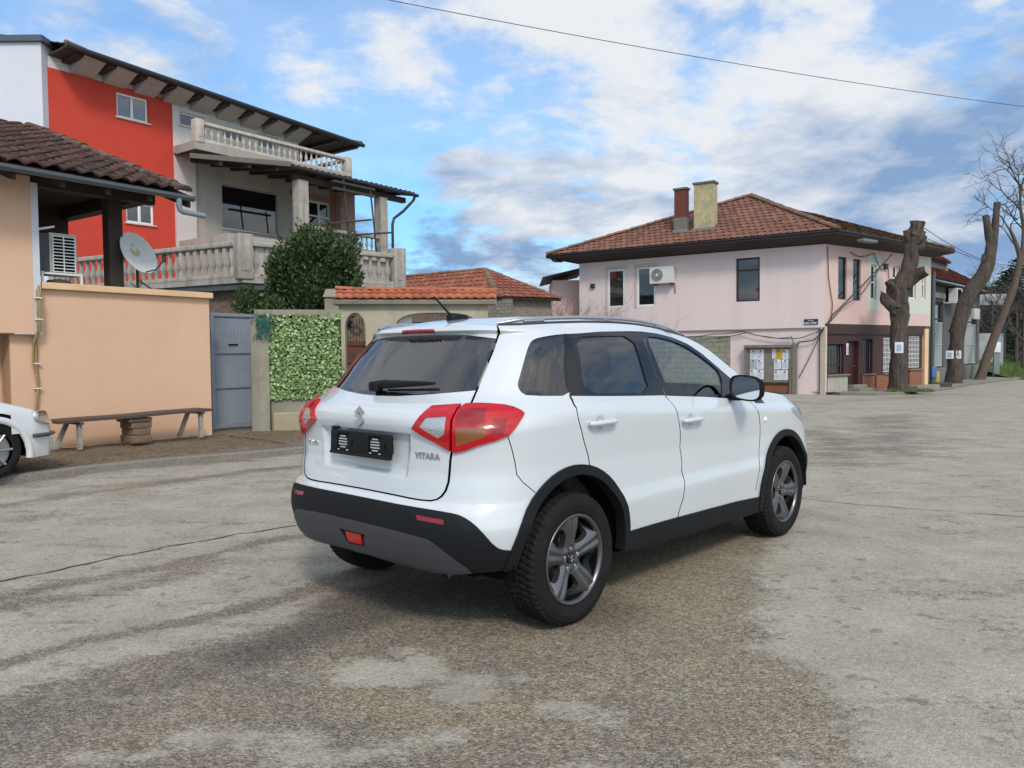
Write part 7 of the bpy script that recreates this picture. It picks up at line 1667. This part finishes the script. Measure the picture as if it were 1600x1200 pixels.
# ================================================================ light and sky
SUN_EL=R(42); SUN_AZ=(.22,-.975)     # towards the sun: right and behind the camera, behind thin cloud
sd=Vector((SUN_AZ[0]*math.cos(SUN_EL),SUN_AZ[1]*math.cos(SUN_EL),math.sin(SUN_EL))).normalized()
ld=bpy.data.lights.new('sun','SUN'); ld.energy=2.0; ld.angle=R(11); ld.color=(1,.93,.81); lo=bpy.data.objects.new('sun',ld); COL.objects.link(lo); lo.rotation_euler=sd.to_track_quat('Z','Y').to_euler(); lo.location=(0,0,30)
def world():
    w=bpy.data.worlds.new('World'); sc.world=w; w.use_nodes=True; N=w.node_tree.nodes; L=w.node_tree.links; bg=N['Background']; bg.inputs[1].default_value=.10
    sky=N.new('ShaderNodeTexSky'); sky.sky_type='NISHITA'; sky.sun_disc=False; sky.sun_elevation=SUN_EL; sky.sun_rotation=math.atan2(SUN_AZ[0],SUN_AZ[1]); sky.altitude=200; sky.air_density=1.2; sky.dust_density=.4; sky.ozone_density=2.2
    tc=N.new('ShaderNodeTexCoord').outputs['Generated']; sx=N.new('ShaderNodeSeparateXYZ'); L.new(tc,sx.inputs[0])
    # clouds lie on a plane overhead, so they flatten towards the horizon
    zc=mth(N,L,'ADD',mth(N,L,'MAXIMUM',sx.outputs[2],.0),.22); cx=mth(N,L,'DIVIDE',sx.outputs[0],zc); cy=mth(N,L,'DIVIDE',sx.outputs[1],zc); cmb=N.new('ShaderNodeCombineXYZ'); L.new(cx,cmb.inputs[0]); L.new(cy,cmb.inputs[1]); v=cmb.outputs[0]
    n1=noise(N,L,v,1.15,9,.60,.35); n2=noise(N,L,v,3.2,8,.62,.3)
    def lobe(d,pw,amp):   # broad density change round a direction
        d=Vector(d).normalized(); dp=N.new('ShaderNodeVectorMath'); dp.operation='DOT_PRODUCT'; L.new(tc,dp.inputs[0]); dp.inputs[1].default_value=d; return mth(N,L,'MULTIPLY',mth(N,L,'POWER',mth(N,L,'MAXIMUM',dp.outputs['Value'],0),pw),amp)
    def dirp(u,v_): return ((u-800)/1211.7,1,(552-v_)/1211.7)
    dens=mth(N,L,'ADD',mth(N,L,'ADD',n1,mth(N,L,'MULTIPLY',mth(N,L,'SUBTRACT',noise(N,L,v,9.,6,.6),.5),.30)),mth(N,L,'MULTIPLY',mth(N,L,'SUBTRACT',n2,.5),.62))
    for (u,v_,pw,a) in ((600,265,380,-.22),(480,150,120,-.07),(150,20,40,-.03),(330,90,200,.07),(480,105,1200,.10),(860,160,500,-.12),(1420,20,500,-.15),(1130,50,700,-.10),(600,80,160,-.07),(625,100,1500,.07),(1300,200,30,.13),(900,60,120,.08),(720,300,300,.10),(1200,330,60,.08),(250,0,160,.03)):
        dens=mth(N,L,'ADD',dens,lobe(dirp(u,v_),pw,a))
    cov=N.new('ShaderNodeMapRange'); cov.interpolation_type='SMOOTHSTEP'; cov.inputs[1].default_value=.40; cov.inputs[2].default_value=.60; L.new(dens,cov.inputs[0])
    # cloud brightness: lit tops, blue-grey bases lower down and to the right
    v3=N.new('ShaderNodeMapping'); v3.inputs['Location'].default_value=(5.2,1.7,0); L.new(v,v3.inputs[0])
    n3=noise(N,L,v3.outputs[0],1.5,8,.58,.3); n4=noise(N,L,v3.outputs[0],4.5,7,.6,.2)
    sh_=mth(N,L,'ADD',mth(N,L,'MULTIPLY',n3,1.),mth(N,L,'MULTIPLY',mth(N,L,'SUBTRACT',n4,.5),.55)); low=mrange(N,L,sx.outputs[2],.03,.34,.20,-.06); sh_=mth(N,L,'ADD',sh_,low)
    for (u,v_,pw,a) in ((640,360,250,.08),(1150,120,90,-.16),(820,130,200,-.12),(1450,300,60,.09),(1000,300,200,.04),(760,340,600,-.08)): sh_=mth(N,L,'ADD',sh_,lobe(dirp(u,v_),pw,a))
    shd=mrange(N,L,sh_,.42,.72)
    cc=mixc(N,L,shd,(8.3,8.6,9.0),(2.5,3.9,6.3))
    # the veiled sun brightens the cloud deck behind the camera
    glow=mth(N,L,'ADD',mth(N,L,'ADD',lobe(sd,3.,.75),lobe(sd,30.,.9)),1.)
    back=mrange(N,L,sx.outputs[1],.1,-.6,1.,1.35); glow=mth(N,L,'MULTIPLY',glow,back)
    cm=N.new('ShaderNodeVectorMath'); cm.operation='SCALE'; L.new(mixc(N,L,mrange(N,L,sx.outputs[1],.2,-.4),cc,mixc(N,L,1.,cc,(1.12,1.0,.84),'MULTIPLY')),cm.inputs[0]); L.new(glow,cm.inputs['Scale'])
    blue=N.new('ShaderNodeVectorMath'); blue.operation='MULTIPLY'; L.new(sky.outputs[0],blue.inputs[0]); blue.inputs[1].default_value=(1.0,1.62,2.05)
    col=mixc(N,L,mrange(N,L,cov.outputs[0],0,1,.27,1.),blue.outputs[0],cm.outputs[0])
    L.new(col,bg.inputs[0])
world()
# ---------------------------------------------------------------- camera
cd=bpy.data.cameras.new('camera'); cam=bpy.data.objects.new('camera',cd); COL.objects.link(cam)
cd.sensor_width=36; cd.lens=1211.7015*36/1600; cd.clip_end=6000; cd.clip_start=.05
cam.location=(0,0,1.36578)
_p,_r=.0394959,-.00869186
_f=Vector((0,math.cos(_p),-math.sin(_p)));_u=Vector((0,math.sin(_p),math.cos(_p)));_x=Vector((1,0,0))
_x2=_x*math.cos(_r)+_u*math.sin(_r);_u2=-_x*math.sin(_r)+_u*math.cos(_r)
cam.matrix_world=Matrix(((_x2.x,_u2.x,-_f.x,0),(_x2.y,_u2.y,-_f.y,0),(_x2.z,_u2.z,-_f.z,1.36578),(0,0,0,1)))
sc.camera=cam
sc.view_settings.view_transform='Standard'; sc.view_settings.look='None'; sc.view_settings.gamma=1; sc.view_settings.exposure=0; sc.view_settings.use_curve_mapping=False
